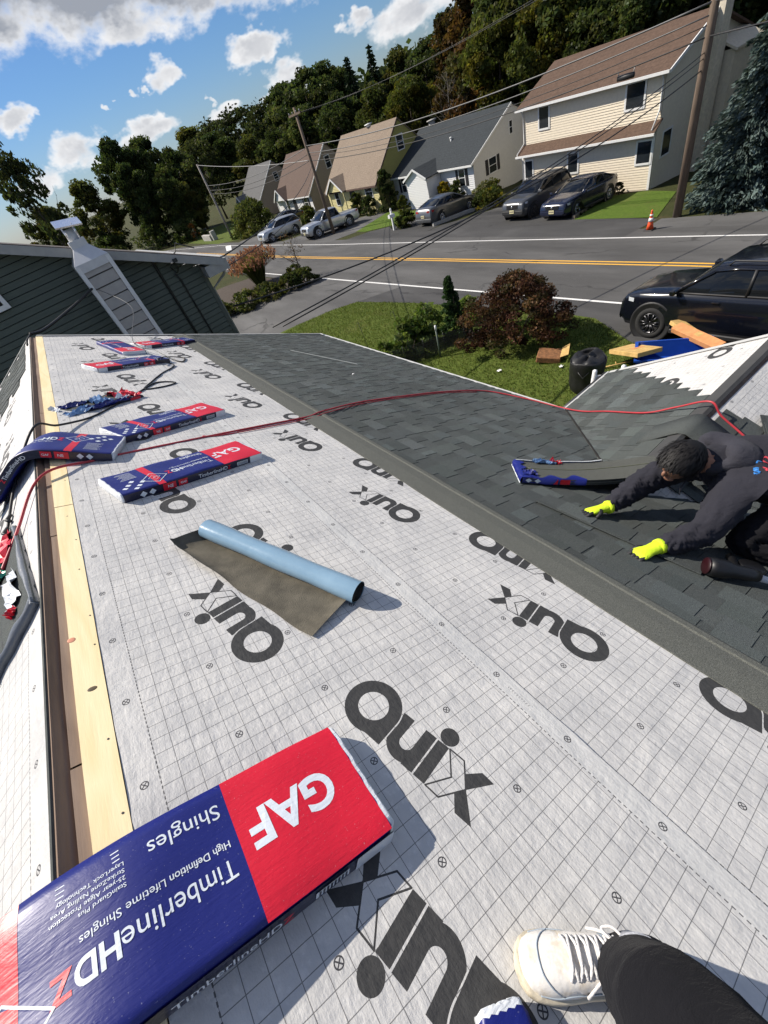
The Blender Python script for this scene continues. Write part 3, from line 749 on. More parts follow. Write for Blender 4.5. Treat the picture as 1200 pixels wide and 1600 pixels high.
for s0, s1, z0, z1 in ((6.55, 7.2, 3.55, 4.5), (.95, 1.85, 3.55, 4.5)): window(h, O, wallM((XU, Y0 + s1, zb + z0), (-1, 0, 0)), s1 - s0, z1 - z0, False, frame=.09)
for s0, s1, z0, z1 in ((7.6, 8.15, 1.25, 2.12), (4.38, 5.0, 1.25, 2.14), (.14, .85, 1.25, 2.16)): window(h, O, wallM((XF, Y0 + s1, zb + z0), (-1, 0, 0)), s1 - s0, z1 - z0, False, frame=.09)
window(h, O, wallM((28.5, Y0, zb + 1.25), (0, -1, 0)), .75, 1.0, False, frame=.08)
window(h, O, wallM((32.4, Y0, zb + 2.7), (0, -1, 0)), .8, 1.1, False, frame=.08)
chimney(h, O, 31.7, Y0 - .30, .75, .58, zb - .3, zb + 6.25, mat('chimney_siding', (.66, .59, .46), .6), M_trim)
mb = MB(O); mb.box((33.6, Y0 - .5, zb + 2.0), (2.6, 1.0, 4.6)); roof_slab(mb, (32.2, Y0 - 1.1, zb + 4.3), (35.0, Y0 - 1.1, zb + 4.3), (35.0, Y0, zb + 4.9), (32.2, Y0, zb + 4.9)); mb.build('rear_wing', M_cream, h)

# --- row of small gabled houses
def cape(name, label, xf, y0, y1, xr, xb, zb, ze, zr, m_front, m_side, m_roof, wins, porch, side_wins, door=None, vents=(), trim=None):
    h = thing(name, label, 'house', (xf, (y0 + y1) / 2, zb)); O = h.location; W = y1 - y0
    mb = MB(O); lap_wall(mb, wallM((xf, y1, zb), (-1, 0, 0)), lambda z: (0, W), -.4, ze, .13); mb.build('front_wall', m_front, h)
    def se(z):
        if z <= ze: return (0, xb - xf)
        t = (z - ze) / (zr - ze); return (t * (xr - xf), (xb - xf) - t * (xb - xr))
    mb = MB(O); lap_wall(mb, wallM((xf, y0, zb), (0, -1, 0)), se, -.4, zr, .13)
    mb.add([(xf, y1, zb - .4), (xb, y1, zb - .4), (xb, y1, zb + ze), (xr, y1, zb + zr), (xf, y1, zb + ze)], [(0, 1, 2, 3, 4)])
    mb.add([(xb, y1, zb - .4), (xb, y0, zb - .4), (xb, y0, zb + ze), (xb, y1, zb + ze)], [(0, 1, 2, 3)]); mb.build('side_wall', m_side, h)
    k = (zr - ze) / (xr - xf); ov = .3; mb = MB(O)
    roof_slab(mb, (xf - ov, y0 - .12, zb + ze - ov * k + .05), (xr, y0 - .12, zb + zr + .08), (xr, y1 + .12, zb + zr + .08), (xf - ov, y1 + .12, zb + ze - ov * k + .05), .07)
    k2 = (zr - ze) / (xb - xr)
    roof_slab(mb, (xr, y0 - .12, zb + zr + .08), (xb + ov, y0 - .12, zb + ze - ov * k2 + .05), (xb + ov, y1 + .12, zb + ze - ov * k2 + .05), (xr, y1 + .12, zb + zr + .08), .07)
    rf = mb.build('roof', m_roof, h)
    mb = MB(O); mb.box((xf - ov - .02, (y0 + y1) / 2, zb + ze - ov * k - .03), (.05, W + .28, .12)); mb.build('fascia', trim or M_trim, rf)
    a = Vector((xf - ov, y0 - .14, zb + ze - ov * k)); b = Vector((xr, y0 - .14, zb + zr + .03)); d_ = b - a; mb = MB(O)
    mb.box((a + b) / 2, (d_.length, .04, .12), Vector((1, 0, 0)).rotation_difference(d_).to_matrix()); mb.build('rake_board', trim or M_trim, rf)
    for (ya, yb, z0, z1, sh) in wins: window(h, O, wallM((xf, yb, zb + z0), (-1, 0, 0)), yb - ya, z1 - z0, True, sh, .07)
    for (xa, xb_, z0, z1, sh) in side_wins: window(h, O, wallM((xa, y0, zb + z0), (0, -1, 0)), xb_ - xa, z1 - z0, True, sh, .07)
    if porch:
        px, ya, yb, pe, pk, m_p, closed = porch; ym = (ya + yb) / 2
        back = xf + (pk - ze) / max(k, .01) + .4
        mb = MB(O); e = .18
        roof_slab(mb, (px - e, ya - e, zb + pe - .05), (back, ya - e, zb + pe - .05), (back, ym, zb + pk), (px - e, ym, zb + pk), .06)
        roof_slab(mb, (px - e, ym, zb + pk), (back, ym, zb + pk), (back, yb + e, zb + pe - .05), (px - e, yb + e, zb + pe - .05), .06)
        pr = mb.build('porch_roof', m_roof, h)
        mb = MB(O); Mp = wallM((px, yb, zb), (-1, 0, 0)); w_ = yb - ya
        lap_wall(mb, Mp, lambda z: (0, w_) if z < pe else ((z - pe) / (pk - pe) * w_ / 2, w_ - (z - pe) / (pk - pe) * w_ / 2), -.2 if closed else pe - .02, pk - .04, .12)
        if closed:
            lap_wall(mb, wallM((px, ya, zb), (0, -1, 0)), lambda z: (0, xf - px), -.2, pe, .12)
        else:
            for yy in (ya + .06, yb - .06): mb.box((px + .05, yy, zb + pe / 2), (.09, .09, pe))
        mb.build('porch_front', m_p, h)
        mb = MB(O)
        for sgn, yy in ((1, ya - e), (-1, yb + e)):
            a = Vector((px - e - .02, yy, zb + pe - .08)); b = Vector((px - e - .02, ym, zb + pk - .03)); d_ = b - a
            mb.box((a + b) / 2, (.05, d_.length, .13), Vector((0, 1, 0)).rotation_difference(d_).to_matrix())
        mb.build('porch_trim', M_trim, pr)
    if door:
        ya, yb = door; mb = MB(O); mb.box((xf - .02, (ya + yb) / 2, zb + 1.05), (.05, yb - ya, 2.0)); mb.build('door', M_shutter, h)
    for (x, y, z0, z1, r, m_) in vents:
        mb = MB(O); mb.cyl((x, y, zb + z0), (x, y, zb + z1), r, r, 10); mb.lathe([(r * 1.5, 0), (r * 1.5, .06), (.01, .1)], 10, Matrix.Translation((x, y, zb + z1))); mb.build('roof_vent', m_, rf)
    return h
M_wsid = mat('white_siding', (.70, .70, .69), .6, var=.04); M_wsid2 = mat('white_gable_siding', (.62, .61, .57), .65, var=.05)
M_charroof = mat_roof('charcoal_roof', (.040, .046, .050)); M_tanroof = mat_roof('tan_roof', (.225, .178, .135)); M_redbrown = mat_roof('red_brown_roof', (.118, .084, .068)); M_grayroof = mat_roof('grey_roof', (.12, .12, .12))
M_ysid = mat('yellow_siding', (.56, .50, .24), .65, var=.06); M_ogreen = mat('olive_stucco', (.33, .30, .09), .85, var=.1); M_tan = mat('tan_stucco', (.33, .27, .20), .85, var=.1)
cape('cape_house', 'white cottage with charcoal roof and small white porch gable behind the grey sedan', 29.6, 29.0, 39.3, 34.1, 38.6, -1.86, 2.42, 4.6, M_wsid, M_wsid2, M_charroof,
     [(37.45, 38.0, 1.1, 2.16, .3), (33.1, 33.8, 1.0, 2.02, .28), (30.0, 30.6, 1.0, 2.05, .28)], (28.0, 32.75, 35.35, 2.27, 2.95, M_wsid, True),
     [(31.3, 32.1, 1.14, 2.06, .32), (33.85, 34.15, 2.9, 3.64, 0)], vents=((31.9, 33.4, 3.35, 3.75, .07, M_trim), (34.2, 37.9, 4.5, 4.95, .3, M_conc)))
cape('cape_house', 'yellow cottage with tan roof and olive green end wall behind the mailbox', 27.7, 39.2, 48.4, 31.35, 35.2, -1.68, 2.47, 5.85, M_ysid, M_ogreen, M_tanroof,
     [(46.25, 47.0, 1.0, 2.07, 0), (40.2, 41.3, 1.35, 2.2, 0)], (27.1, 44.35, 47.2, 2.3, 3.4, M_ysid, False), [(30.9, 31.6, 3.76, 4.75, 0)], (43.2, 44.1), vents=((31.4, 43.5, 5.9, 6.05, .25, M_trim),), trim=mat('brown_trim', (.10, .06, .045), .6))
cape('cape_house', 'tan cottage with red-brown roof and white porch gable behind the pickup truck', 29.8, 56.2, 66.2, 33.65, 37.5, -1.86, 2.25, 5.85, M_wsid, M_tan, M_redbrown,
     [(57.35, 58.3, .6, 2.05, .32), (62.7, 63.6, .6, 2.0, 0)], (29.2, 62.3, 65.2, 2.05, 3.25, M_wsid, False), [(33.2, 33.85, 3.6, 4.7, 0)], (60.5, 61.4))
cape('cape_house', 'grey roofed cottage half hidden behind the tall far hedge, farthest down the street', 31.7, 75.8, 84.5, 35.6, 39.5, -2.05, 2.4, 5.9, M_wsid, M_tan, M_grayroof,
     [(77, 77.9, .9, 2.0, .3)], (31.0, 81.8, 84.6, 2.1, 3.25, M_wsid, False), [(35.2, 35.9, 3.5, 4.5, 0)])

# --- green neighbour with the metal chimney chase
nh = thing('neighbour_house', 'dark green sided house with white rake board just beyond our roof', 'house', (-1, 15, 0)); O = nh.location
YW, XC = 11.5, 2.72
def rz(x): return 6.26 - .46 * x
M_green = mat('green_siding', (.075, .092, .070), .55, var=.12, vscale=5, stretch=(1, 1, 6)); M_gtrim = mat('rake_white', (.34, .34, .325), .5, var=.08)
mb = MB(O); mb.prism([(-6.2, -.1), (XC - .03, -.1), (XC - .03, rz(XC) - .25), (-1.6, rz(-1.6) - .25), (-6.2, rz(-1.6) - 2.3)], -22, -YW - .03, Matrix(((1, 0, 0, 0), (0, 0, -1, 0), (0, 1, 0, 0), (0, 0, 0, 1)))); core = mb.build('wall', mat('wall_gap_shade', (.016, .018, .016), .9), nh)  # near-black core paints the shadow lines between the siding boards
z = .1; pit = .118
while z < 6.7:
    xl = -6.2 if z < rz(-1.6) - 2.3 else -6.2 + (z - (rz(-1.6) - 2.3)) / 2.05 * 4.6
    xr_ = min(XC, (6.26 - .16 - z) / .46)
    if xr_ - xl > .1:
        mb = MB(O); zt = z + pit
        xr2 = min(XC, (6.26 - .16 - zt) / .46)
        zt -= .013; mb.add([(xl, YW - .034, z), (xr_, YW - .034, z), (max(xl + .05, xr2), YW - .018, zt), (xl, YW - .018, zt), (xl, YW + .02, z), (xr_, YW + .02, z), (xl, YW + .02, zt), (max(xl + .05, xr2), YW + .02, zt)], [(0, 1, 2, 3), (4, 5, 1, 0), (3, 2, 7, 6)]); mb.build('siding_board', M_green, core)
    z += pit
M_nroof = mat_roof('neighbour_roof', (.13, .115, .105))
mb = MB(O)
roof_slab(mb, (-1.6, YW - .35, rz(-1.6)), (3.2, YW - .35, rz(3.2)), (3.2, 22.3, rz(3.2)), (-1.6, 22.3, rz(-1.6)), .06)
roof_slab(mb, (-6.6, YW - .35, rz(-1.6) - 2.3), (-1.6, YW - .35, rz(-1.6)), (-1.6, 22.3, rz(-1.6)), (-6.6, 22.3, rz(-1.6) - 2.3), .06)
nr = mb.build('roof', M_nroof, nh)
mb = MB(O); a = Vector((-1.6, YW - .37, rz(-1.6) - .10)); b = Vector((3.2, YW - .37, rz(3.2) - .10)); d_ = b - a
mb.box((a + b) / 2, (d_.length, .04, .15), Vector((1, 0, 0)).rotation_difference(d_).to_matrix()); mb.build('rake_board', M_gtrim, nr)
mb = MB(O); mb.box((a + b) / 2 + Vector((0, .18, -.03)), (d_.length, .36, .02), Vector((1, 0, 0)).rotation_difference(d_).to_matrix()); mb.build('soffit', M_gtrim, nr)
mb = MB(O); mb.box((3.0, YW - .02, rz(3.0) - .24), (.55, .7, .22)); mb.build('eave_return', M_gtrim, nr)
mb = MB(O); mb.box((3.25, 16.8, rz(3.2) - .06), (.11, 11, .11)); mb.tube([(3.25, YW - .25, rz(3.2) - .1), (3.15, YW - .1, rz(3.2) - .35), (XC + .06, YW + .05, rz(3.2) - .55), (XC + .06, YW + .05, .1)], .035, 6); mb.build('gutter', M_gtrim, nr)
mb = MB(O); mb.box((XC + .0, YW - .0, 2.3), (.09, .09, 4.6)); mb.build('corner_board', mat('green_trim', (.075, .088, .073), .5), nh)
window(nh, O, wallM((-1.72, YW - .04, 5.62), (0, -1, 0)), .68, .75, True, frame=.08)
M_cond = mat('dark_conduit', (.018, .019, .018), .5)
for x, z0, z1, r in ((1.84, 0, 5.32, .028), (2.18, 0, 4.85, .018)):
    mb = MB(O); mb.tube([(x, YW - .06, z0), (x, YW - .06, z1 - .12), (x - .05, YW - .1, z1)], r, 8); mb.build('conduit', M_cond, nh)
mb = MB(O); pts = [(1.86, YW - .12, 5.33), (2.0, YW - .2, 5.2), (2.15, YW - .25, 5.16), (2.35, YW - .25, 5.22), (2.45, YW - .2, 5.35), (2.75, YW - .32, 5.15)]
mb.tube(pts, .012, 6); mb.tube([(2.18, YW - .1, 4.85), (2.1, YW - .14, 5.0), (2.2, YW - .16, 5.06), (2.26, YW - .14, 4.95), (2.2, YW - .1, 4.86)], .011, 6); mb.build('service_cable', M_cond, nh)
mb = MB(O); mb.box((2.22, YW - .4, rz(2.22) - .13), (.09, .06, .07)); mb.build('junction_box', M_cond, nh)

ch = thing('chimney_chase', 'pale sided chimney chase with tapered metal hood and flat cap against the green wall', 'chimney', (.76, 11.1, 0)); O = ch.location
M_chs = mat('chase_siding', (.36, .345, .325), .6, var=.08); M_cht = mat('chase_trim', (.66, .67, .67), .45, var=.06)
def mat_metal(name, col, rough): 
    m, p = new_mat(name); n = noise(coords('Object'), 6, 3); setp(p, col=mixc(n, tuple(c * .85 for c in col), col), metal=.85, rough=rough); return m
M_galv = mat('painted_sheet_metal', (.56, .57, .58), .35, var=.08); M_cap = mat_metal('bright_cap', (.85, .85, .86), .16)
x0, x1, yf, yb_, zt = .45, 1.05, 10.72, 11.48, 5.70
mb = MB(O); mb.box(((x0 + x1) / 2, (yf + yb_) / 2, zt / 2), (x1 - x0 - .02, yb_ - yf - .02, zt)); body = mb.build('chase', mat('chase_gap_shade', (.09, .085, .08), .8), ch)  # darkened core paints the shade in the grooves between boards
z = zt - 13 * .205
while z < zt - .05:
    mb = MB(O); mb.add([(x0 + .04, yf - .030, z), (x1 - .04, yf - .030, z), (x1 - .04, yf - .012, z + .183), (x0 + .04, yf - .012, z + .183), (x0 + .04, yf + .012, z), (x1 - .04, yf + .012, z), (x0 + .04, yf + .012, z + .183), (x1 - .04, yf + .012, z + .183)], [(0, 1, 2, 3), (4, 5, 1, 0), (3, 2, 7, 6)]); mb.build('siding_board', M_chs, body); z += .205
for x in (x0, x1):
    mb = MB(O); mb.box((x, yf - .018, zt / 2), (.075, .06, zt)); mb.build('corner_trim', M_cht, body)
for y in (yf + .1, yb_ - .1):
    mb = MB(O); mb.box((x0 - .008, y, zt / 2), (.03, .16, zt)); mb.build('corner_trim', M_cht, body)
ms = [(x0 - .03, yf - .04), (x1 + .03, yf - .04), (x1 + .03, yb_ + .0), (x0 - .03, yb_ + .0)]; mt = [(.60, 10.92), (.90, 10.92), (.90, 11.22), (.60, 11.22)]
mb = MB(O); mb.add([(x, y, zt - .12) for x, y in ms] + [(x, y, zt + .02) for x, y in ms] + [(x, y, zt + .24) for x, y in mt] + [(x, y, zt + .36) for x, y in mt],
    [(i, (i + 1) % 4, 4 + (i + 1) % 4, 4 + i) for i in range(4)] + [(4 + i, 4 + (i + 1) % 4, 8 + (i + 1) % 4, 8 + i) for i in range(4)] + [(8 + i, 8 + (i + 1) % 4, 12 + (i + 1) % 4, 12 + i) for i in range(4)] + [(12, 13, 14, 15)]); mb.build('hood', M_galv, ch)
mb = MB(O); mb.cyl((.75, 11.07, zt + .3), (.75, 11.07, zt + .54), .09, .09, 16); mb.build('flue', M_galv, ch)
mb = MB(O); mb.box((.80, 11.07, zt + .62), (.46, .40, .025), Matrix.Rotation(math.radians(9), 3, 'Y') @ Matrix.Rotation(math.radians(16), 3, 'X'))
for dx, dy in ((-.1, -.1), (.1, -.1), (.1, .1), (-.1, .1)): mb.cyl((.75 + dx, 11.07 + dy, zt + .34), (.76 + dx, 11.07 + dy, zt + .61), .008, .008, 6)
mb.build('cap', M_cap, ch)
# ------------------------------------------------------------------ vegetation
nr_ = np.random.RandomState(5)
def mat_leaf(name, trans=.35, rough=.6):
    m = bpy.data.materials.new(name); m.use_nodes = True; N.tree = t = m.node_tree; t.nodes.remove(t.nodes['Principled BSDF'])
    a = attr('tone'); oi = N.tree.nodes.new('ShaderNodeObjectInfo'); r = N(oi.outputs['Random'])
    c = mixc(1.0, a, mixc(r, (.80, .84, .80), (1.18, 1.14, 1.1)), 'MULTIPLY')
    d = t.nodes.new('ShaderNodeBsdfDiffuse'); tr = t.nodes.new('ShaderNodeBsdfTranslucent'); g = t.nodes.new('ShaderNodeBsdfGlossy'); g.inputs['Roughness'].default_value = .45
    c2 = mixc(1.0, c, (1.25, 1.3, .8), 'MULTIPLY')
    t.links.new(c.s, d.inputs[0]); t.links.new(c2.s, tr.inputs[0]); g.inputs[0].default_value = (.5, .5, .5, 1)
    m1 = t.nodes.new('ShaderNodeMixShader'); m1.inputs[0].default_value = trans; t.links.new(d.outputs[0], m1.inputs[1]); t.links.new(tr.outputs[0], m1.inputs[2])
    m2 = t.nodes.new('ShaderNodeMixShader'); m2.inputs[0].default_value = .012; t.links.new(m1.outputs[0], m2.inputs[1]); t.links.new(g.outputs[0], m2.inputs[2])
    t.links.new(m2.outputs[0], t.nodes['Material Output'].inputs[0]); return m
M_leaf = mat_leaf('leaves', .42); M_needle = mat_leaf('needles', .12)
M_bark = mat('bark', (.085, .068, .052), .9, var=.4, vscale=9, bumps=.6, bscale=20, stretch=(1, 1, .25))
M_bark2 = mat('pale_bark', (.20, .18, .15), .9, var=.35, vscale=9, bumps=.5, bscale=20, stretch=(1, 1, .25))
def leaf_quads(c, size, n_up=0.3, aspect=1.7, direction=None):
    """random leaf quads at points c (n,3)"""
    n = len(c); a = nr_.normal(size=(n, 3)); a /= np.linalg.norm(a, axis=1, keepdims=True)
    if direction is not None: a = a * .55 + direction; a /= np.linalg.norm(a, axis=1, keepdims=True)
    b = nr_.normal(size=(n, 3)); b[:, 2] += n_up; b -= (b * a).sum(1, keepdims=True) * a; b /= np.linalg.norm(b, axis=1, keepdims=True) + 1e-9
    s = (size * nr_.uniform(.6, 1.35, n))[:, None]
    p = np.stack([c - a * s * aspect / 2, c + b * s / 2, c + a * s * aspect / 2, c - b * s / 2], 1)
    return p.reshape(-1, 3), np.arange(4 * n).reshape(n, 4)
def crown_mesh(name, seed, H, W, z0, n_cl, per, leaf, cols, cl_r, shape='round', mat_=None, jitter=.15, gap=0.0):
    nr_.seed(seed); pts = []; tones = []
    for k in range(n_cl):
        for _ in range(30):
            t = nr_.uniform(0, 1) ** .8
            if shape == 'round': w = math.sqrt(max(0, 1 - (2 * t - 1) ** 2)) * (.75 + .25 * math.sin(7 * t + seed))
            elif shape == 'spread': w = math.sqrt(max(0, 1 - (1.6 * t - .6) ** 2))
            elif shape == 'cone': w = (1 - t) ** .8 + .05
            elif shape == 'column': w = .62 * (1 - t ** 4) + .3 * (1 - t)
            else: w = math.sqrt(max(0, 1 - t ** 2))
            ang = nr_.uniform(0, 2 * math.pi); lob = 1 + .22 * math.sin(3 * ang + seed) + .12 * math.sin(5 * ang + 2 * seed + 6 * t)
            r = W / 2 * w * lob * math.sqrt(nr_.uniform(.25, 1))
            c = np.array([math.cos(ang) * r, math.sin(ang) * r, z0 + t * (H - z0)]); break
        rr = cl_r * nr_.uniform(.6, 1.3); n = int(per * nr_.uniform(.6, 1.3) * (0 if nr_.uniform() < gap else 1))
        if not n: continue
        d = nr_.normal(size=(n, 3)); d *= (nr_.uniform(.2, 1, (n, 1)) ** .5) / np.linalg.norm(d, axis=1, keepdims=True)
        pts.append(c + d * np.array([rr, rr, rr * .62]))
        base = np.array(cols[nr_.randint(len(cols))]) * nr_.uniform(1 - jitter * 2, 1 + jitter * 2)
        tones.append(base[None, :] * nr_.uniform(.7, 1.3, (n, 1)) * (1 + nr_.normal(0, .06, (n, 3))))
    P = np.concatenate(pts); T = np.clip(np.concatenate(tones), .002, 1)
    v, q = leaf_quads(P, leaf); o = fast_mesh(name, v, q, mat_ or M_leaf, tone=T); me = o.data; bpy.data.objects.remove(o); return me
def trunk_mesh(seed, H, r0, branches=9, lean=.05, spread=.34, mat_=None, z0f=.35, twigs=0):
    r = random.Random(seed); mb = MB(); pts = [(lean * H * (i / 6) ** 1.5 * math.sin(seed), lean * H * (i / 6) ** 1.5 * math.cos(seed), H * i / 6 * .93) for i in range(7)]
    mb.tube(pts, [r0 * (1.25 if i == 0 else 1) * (1 - .14 * i) for i in range(7)], 7)
    for k in range(branches):
        t = r.uniform(z0f, .9); p = Vector(pts[0]).lerp(Vector(pts[-1]), t); a = r.uniform(0, 6.28); L = H * spread * r.uniform(.5, 1) * (1.25 - t)
        q = p + Vector((math.cos(a) * L * .55, math.sin(a) * L * .55, L * .45)); e = p + Vector((math.cos(a + .3) * L, math.sin(a + .3) * L, L * r.uniform(.7, 1.1)))
        rr = r0 * (1 - .8 * t) * .5; mb.tube([p, q, e], [rr, rr * .7, rr * .25], 5)
        for _ in range(twigs):
            s = r.uniform(.3, 1); b = p.lerp(e, s); d = Vector((r.gauss(0, 1), r.gauss(0, 1), r.uniform(.2, 1.4))).normalized() * L * .45
            mb.tube([b, b + d * .5 + Vector((0, 0, .03)), b + d], [rr * .35, rr * .22, rr * .1], 4)
    o = mb.build('trunk', mat_ or M_bark); me = o.data; bpy.data.objects.remove(o); return me
def conifer_mesh(name, seed, H, W, tiers, per, needle, cols, droop=.35, mat_=None, bare=.12):
    nr_.seed(seed); pts, dirs, tones = [], [], []
    for i in range(tiers):
        t = i / tiers; z = H * (bare + (1 - bare) * t); R = W / 2 * (1 - t) ** .85 * nr_.uniform(.8, 1.15) + .05
        nb = max(5, int(15 * (1 - t) + 5)); ph = nr_.uniform(0, 6.28)
        for b in range(nb):
            a = ph + b * 6.283 / nb + nr_.normal(0, .12); L = R * nr_.uniform(.72, 1.12); n = max(5, int(per * L / (W / 2)))
            s = nr_.uniform(.12, 1, n) ** .8
            wid = .16 * L * (1 - s * .75)
            off = nr_.normal(0, 1, n) * wid
            x = np.cos(a) * L * s - np.sin(a) * off; y = np.sin(a) * L * s + np.cos(a) * off
            zz = z - droop * L * s ** 1.6 + .12 * L * s ** 4 + nr_.normal(0, .035 * L + .01, n) - np.abs(off) * .25
            pts.append(np.stack([x, y, zz], 1)); d = np.stack([np.cos(a) + np.zeros(n), np.sin(a) + np.zeros(n), -droop + np.zeros(n)], 1); dirs.append(d)
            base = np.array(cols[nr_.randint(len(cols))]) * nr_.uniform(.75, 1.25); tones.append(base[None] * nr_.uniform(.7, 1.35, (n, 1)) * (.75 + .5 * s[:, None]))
    P, D, T = np.concatenate(pts), np.concatenate(dirs), np.clip(np.concatenate(tones), .002, 1)
    v, q = leaf_quads(P, needle, .6, 2.6, D); o = fast_mesh(name, v, q, mat_ or M_needle, tone=T); me = o.data; bpy.data.objects.remove(o); return me
def plant(name, label, cat, loc, crown, trunk=None, s=(1, 1, 1), rz=0.0, group=None, crown_name='crown'):
    t = thing(name, label, cat, loc, rz, group); t.scale = s
    o = bpy.data.objects.new(crown_name, crown); link(o, t)
    if trunk: o = bpy.data.objects.new('trunk', trunk); link(o, t)
    return t
DG = [(.046, .064, .022), (.058, .078, .027), (.036, .052, .019), (.072, .084, .030)]
OL = [(.085, .088, .024), (.068, .080, .026), (.105, .096, .026), (.052, .066, .022)]
AU = [(.085, .046, .018), (.070, .050, .020), (.050, .050, .018), (.10, .058, .020)]
YE = [(.115, .105, .020), (.080, .088, .020), (.060, .072, .020)]
KIND = {}
for k, (cols, seed) in {'green': (DG, 3), 'green2': (DG, 8), 'olive': (OL, 5), 'rust': (AU, 12), 'yellow': (YE, 21)}.items():
    KIND[k] = (crown_mesh(k + '_crown', seed, 10, 7.4, 1.6, 105, 190, .21, cols, .95, 'round', jitter=.2, gap=.04), trunk_mesh(seed, 9.2, .20, 10))
KIND['airy'] = (crown_mesh('airy_crown', 31, 10, 6.2, 2.4, 75, 55, .26, [(.060, .070, .030), (.045, .055, .022)], .9, 'spread', jitter=.2, gap=.15), trunk_mesh(31, 9.6, .16, 16, spread=.42, twigs=3))
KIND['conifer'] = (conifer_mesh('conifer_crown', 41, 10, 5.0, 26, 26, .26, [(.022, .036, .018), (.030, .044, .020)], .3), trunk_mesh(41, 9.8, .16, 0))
KIND['bare'] = (None, trunk_mesh(51, 9.6, .13, 22, spread=.4, mat_=M_bark2, twigs=6))
WOODS = [  # x, y, height, width factor, kind
 (46, 42.5, 12.2, 1.0, 'rust', 'rust tinged tree rising highest above the white cottage roof'), (50, 49.8, 10.6, 1.0, 'rust', 'tall rust brown tree at the edge of the clouds above the charcoal roof'),
 (52, 57.2, 9.3, 1.1, 'green', 'dark round tree on the skyline right of the conifers'), (54, 64.7, 9.3, 1.1, 'olive', 'olive tinted tree on the skyline above the olive end wall'),
 (50, 65.2, 11.8, .85, 'conifer', 'pointed dark conifer on the skyline above the tan roof'), (48, 68.0, 11.9, .9, 'conifer', 'second pointed conifer just left of the tallest conifer on the skyline'),
 (52, 80.2, 11.9, 1.0, 'green2', 'dark leafy tree left of the skyline conifers'), (46, 77.3, 12.8, 1.15, 'green', 'broad dark green tree behind the top of the middle utility pole'),
 (50, 93, 12.4, 1.1, 'green2', 'round green tree against the clouds left of the middle utility pole'), (54, 111.9, 12.2, 1.2, 'airy', 'loose airy tree on the skyline behind the grey roofed cottage'),
 (56, 130, 13.6, 1.3, 'airy', 'wispy far tree on the skyline above the far utility pole'), (54, 141.7, 14, 1.3, 'airy', 'wispy pale tree at the left end of the far skyline'), (58, 174, 15, 1.6, 'olive', 'farthest brownish tree left of the far utility pole top'),
 (44, 35.8, 12.4, 1.0, 'green2', 'dark green tree at the top edge right of the rust trees'), (46, 33.1, 12, 1.0, 'olive', 'olive tree at the top edge over the left end of the brown roof'), (44, 27.6, 11.6, 1.0, 'green', 'dark tree at the top edge over the middle of the brown roof'),
 (46, 25.2, 11.5, 1.0, 'green2', 'dark tree at the top edge left of the beige chimney'), (44, 20.8, 12, 1.0, 'green', 'dark tree at the top edge right of the beige chimney'), (46, 16.5, 12, 1.1, 'green2', 'dark tree behind the tall utility pole at the right edge'),
 (42, 37, 9.9, .95, 'yellow', 'yellow green tree just behind the charcoal roof'), (41.5, 31.5, 9.4, .9, 'yellow', 'yellow green tree tucked against the left end of the brown roof'), (42, 27.2, 8.8, .95, 'green', 'lower dark tree close behind the brown roof'),
 (41, 23.2, 8.6, .95, 'green2', 'lower dark tree close behind the beige house chimney side'), (42, 43.9, 8.4, .9, 'bare', 'leafless grey tree among the dark trees behind the charcoal roof'), (43, 51.3, 8.0, 1.1, 'yellow', 'yellowing tree behind the ridge of the olive walled house'),
 (42, 56, 8.6, 1.1, 'olive', 'olive tree behind the tan roof ridge'), (43, 65.8, 9.4, 1.1, 'green', 'dark tree behind the red-brown roof'), (42, 73.6, 9.5, 1.1, 'green2', 'dark tree between the red-brown and grey roofs'),
 (43, 86.7, 8.9, 1.2, 'green', 'dark tree behind the grey roofed cottage'), (44, 100.6, 9, 1.3, 'olive', 'low olive tree right of the far utility pole'), (40.5, 12, 9, 1.0, 'green', 'dark tree behind the blue spruce'),
 (37, 4.0, 10.5, 1.1, 'yellow', 'tree with yellow leaves at the right edge behind the blue spruce'), (33, 5.5, 9.5, 1.0, 'green2', 'deep green tree hanging over the right edge beside the spruce')]
for i, (x, y, hh, wf, k, lab) in enumerate(WOODS):
    c, t_ = KIND[k]; s = hh / 10
    if c is None:
        t = thing('bare_tree', lab, 'tree', (x, y, G(x) - .1), i * 1.3, 'trees on the hillside'); t.scale = (s, s, s); o = bpy.data.objects.new('trunk', t_); link(o, t)
    else: plant('conifer_tree' if k == 'conifer' else 'leafy_tree', lab, 'tree', (x, y, G(x) - .1), c, t_, (s * wf, s * wf, s), i * 1.3, 'trees on the hillside')
LEFT = [(18.4, 92, 13.9, .85, 'green', 'big dark tree standing tallest left of the far utility pole'), (24.1, 98, 13.4, .95, 'green2', 'dark tree beside the tallest left tree, towards the pole'), (26, 90, 11.2, .95, 'green', 'dark tree just left of the far utility pole'),
        (33.5, 100, 12, 1, 'airy', 'loose tree right behind the far utility pole'), (11.7, 95, 10.4, 1.0, 'olive', 'brownish lower tree left of the big dark tree'), (5.2, 104, 9.4, 1.2, 'olive', 'low distant tree just above the neighbour roof'),
        (3.6, 76, 14.4, .62, 'airy', 'tall airy tree cut by the left edge above the neighbour roof'), (41.9, 112, 11.8, 1.1, 'green2', 'dark tree between the far pole and the grey roof'), (17.1, 84, 10.2, .8, 'green2', 'dark tree in front of the big left tree'), (20.6, 82, 8.4, .8, 'green', 'shorter dark tree low in front of the left trees'), (23.8, 84, 6.6, .9, 'olive', 'low olive tree at the road bend near the far pole')]
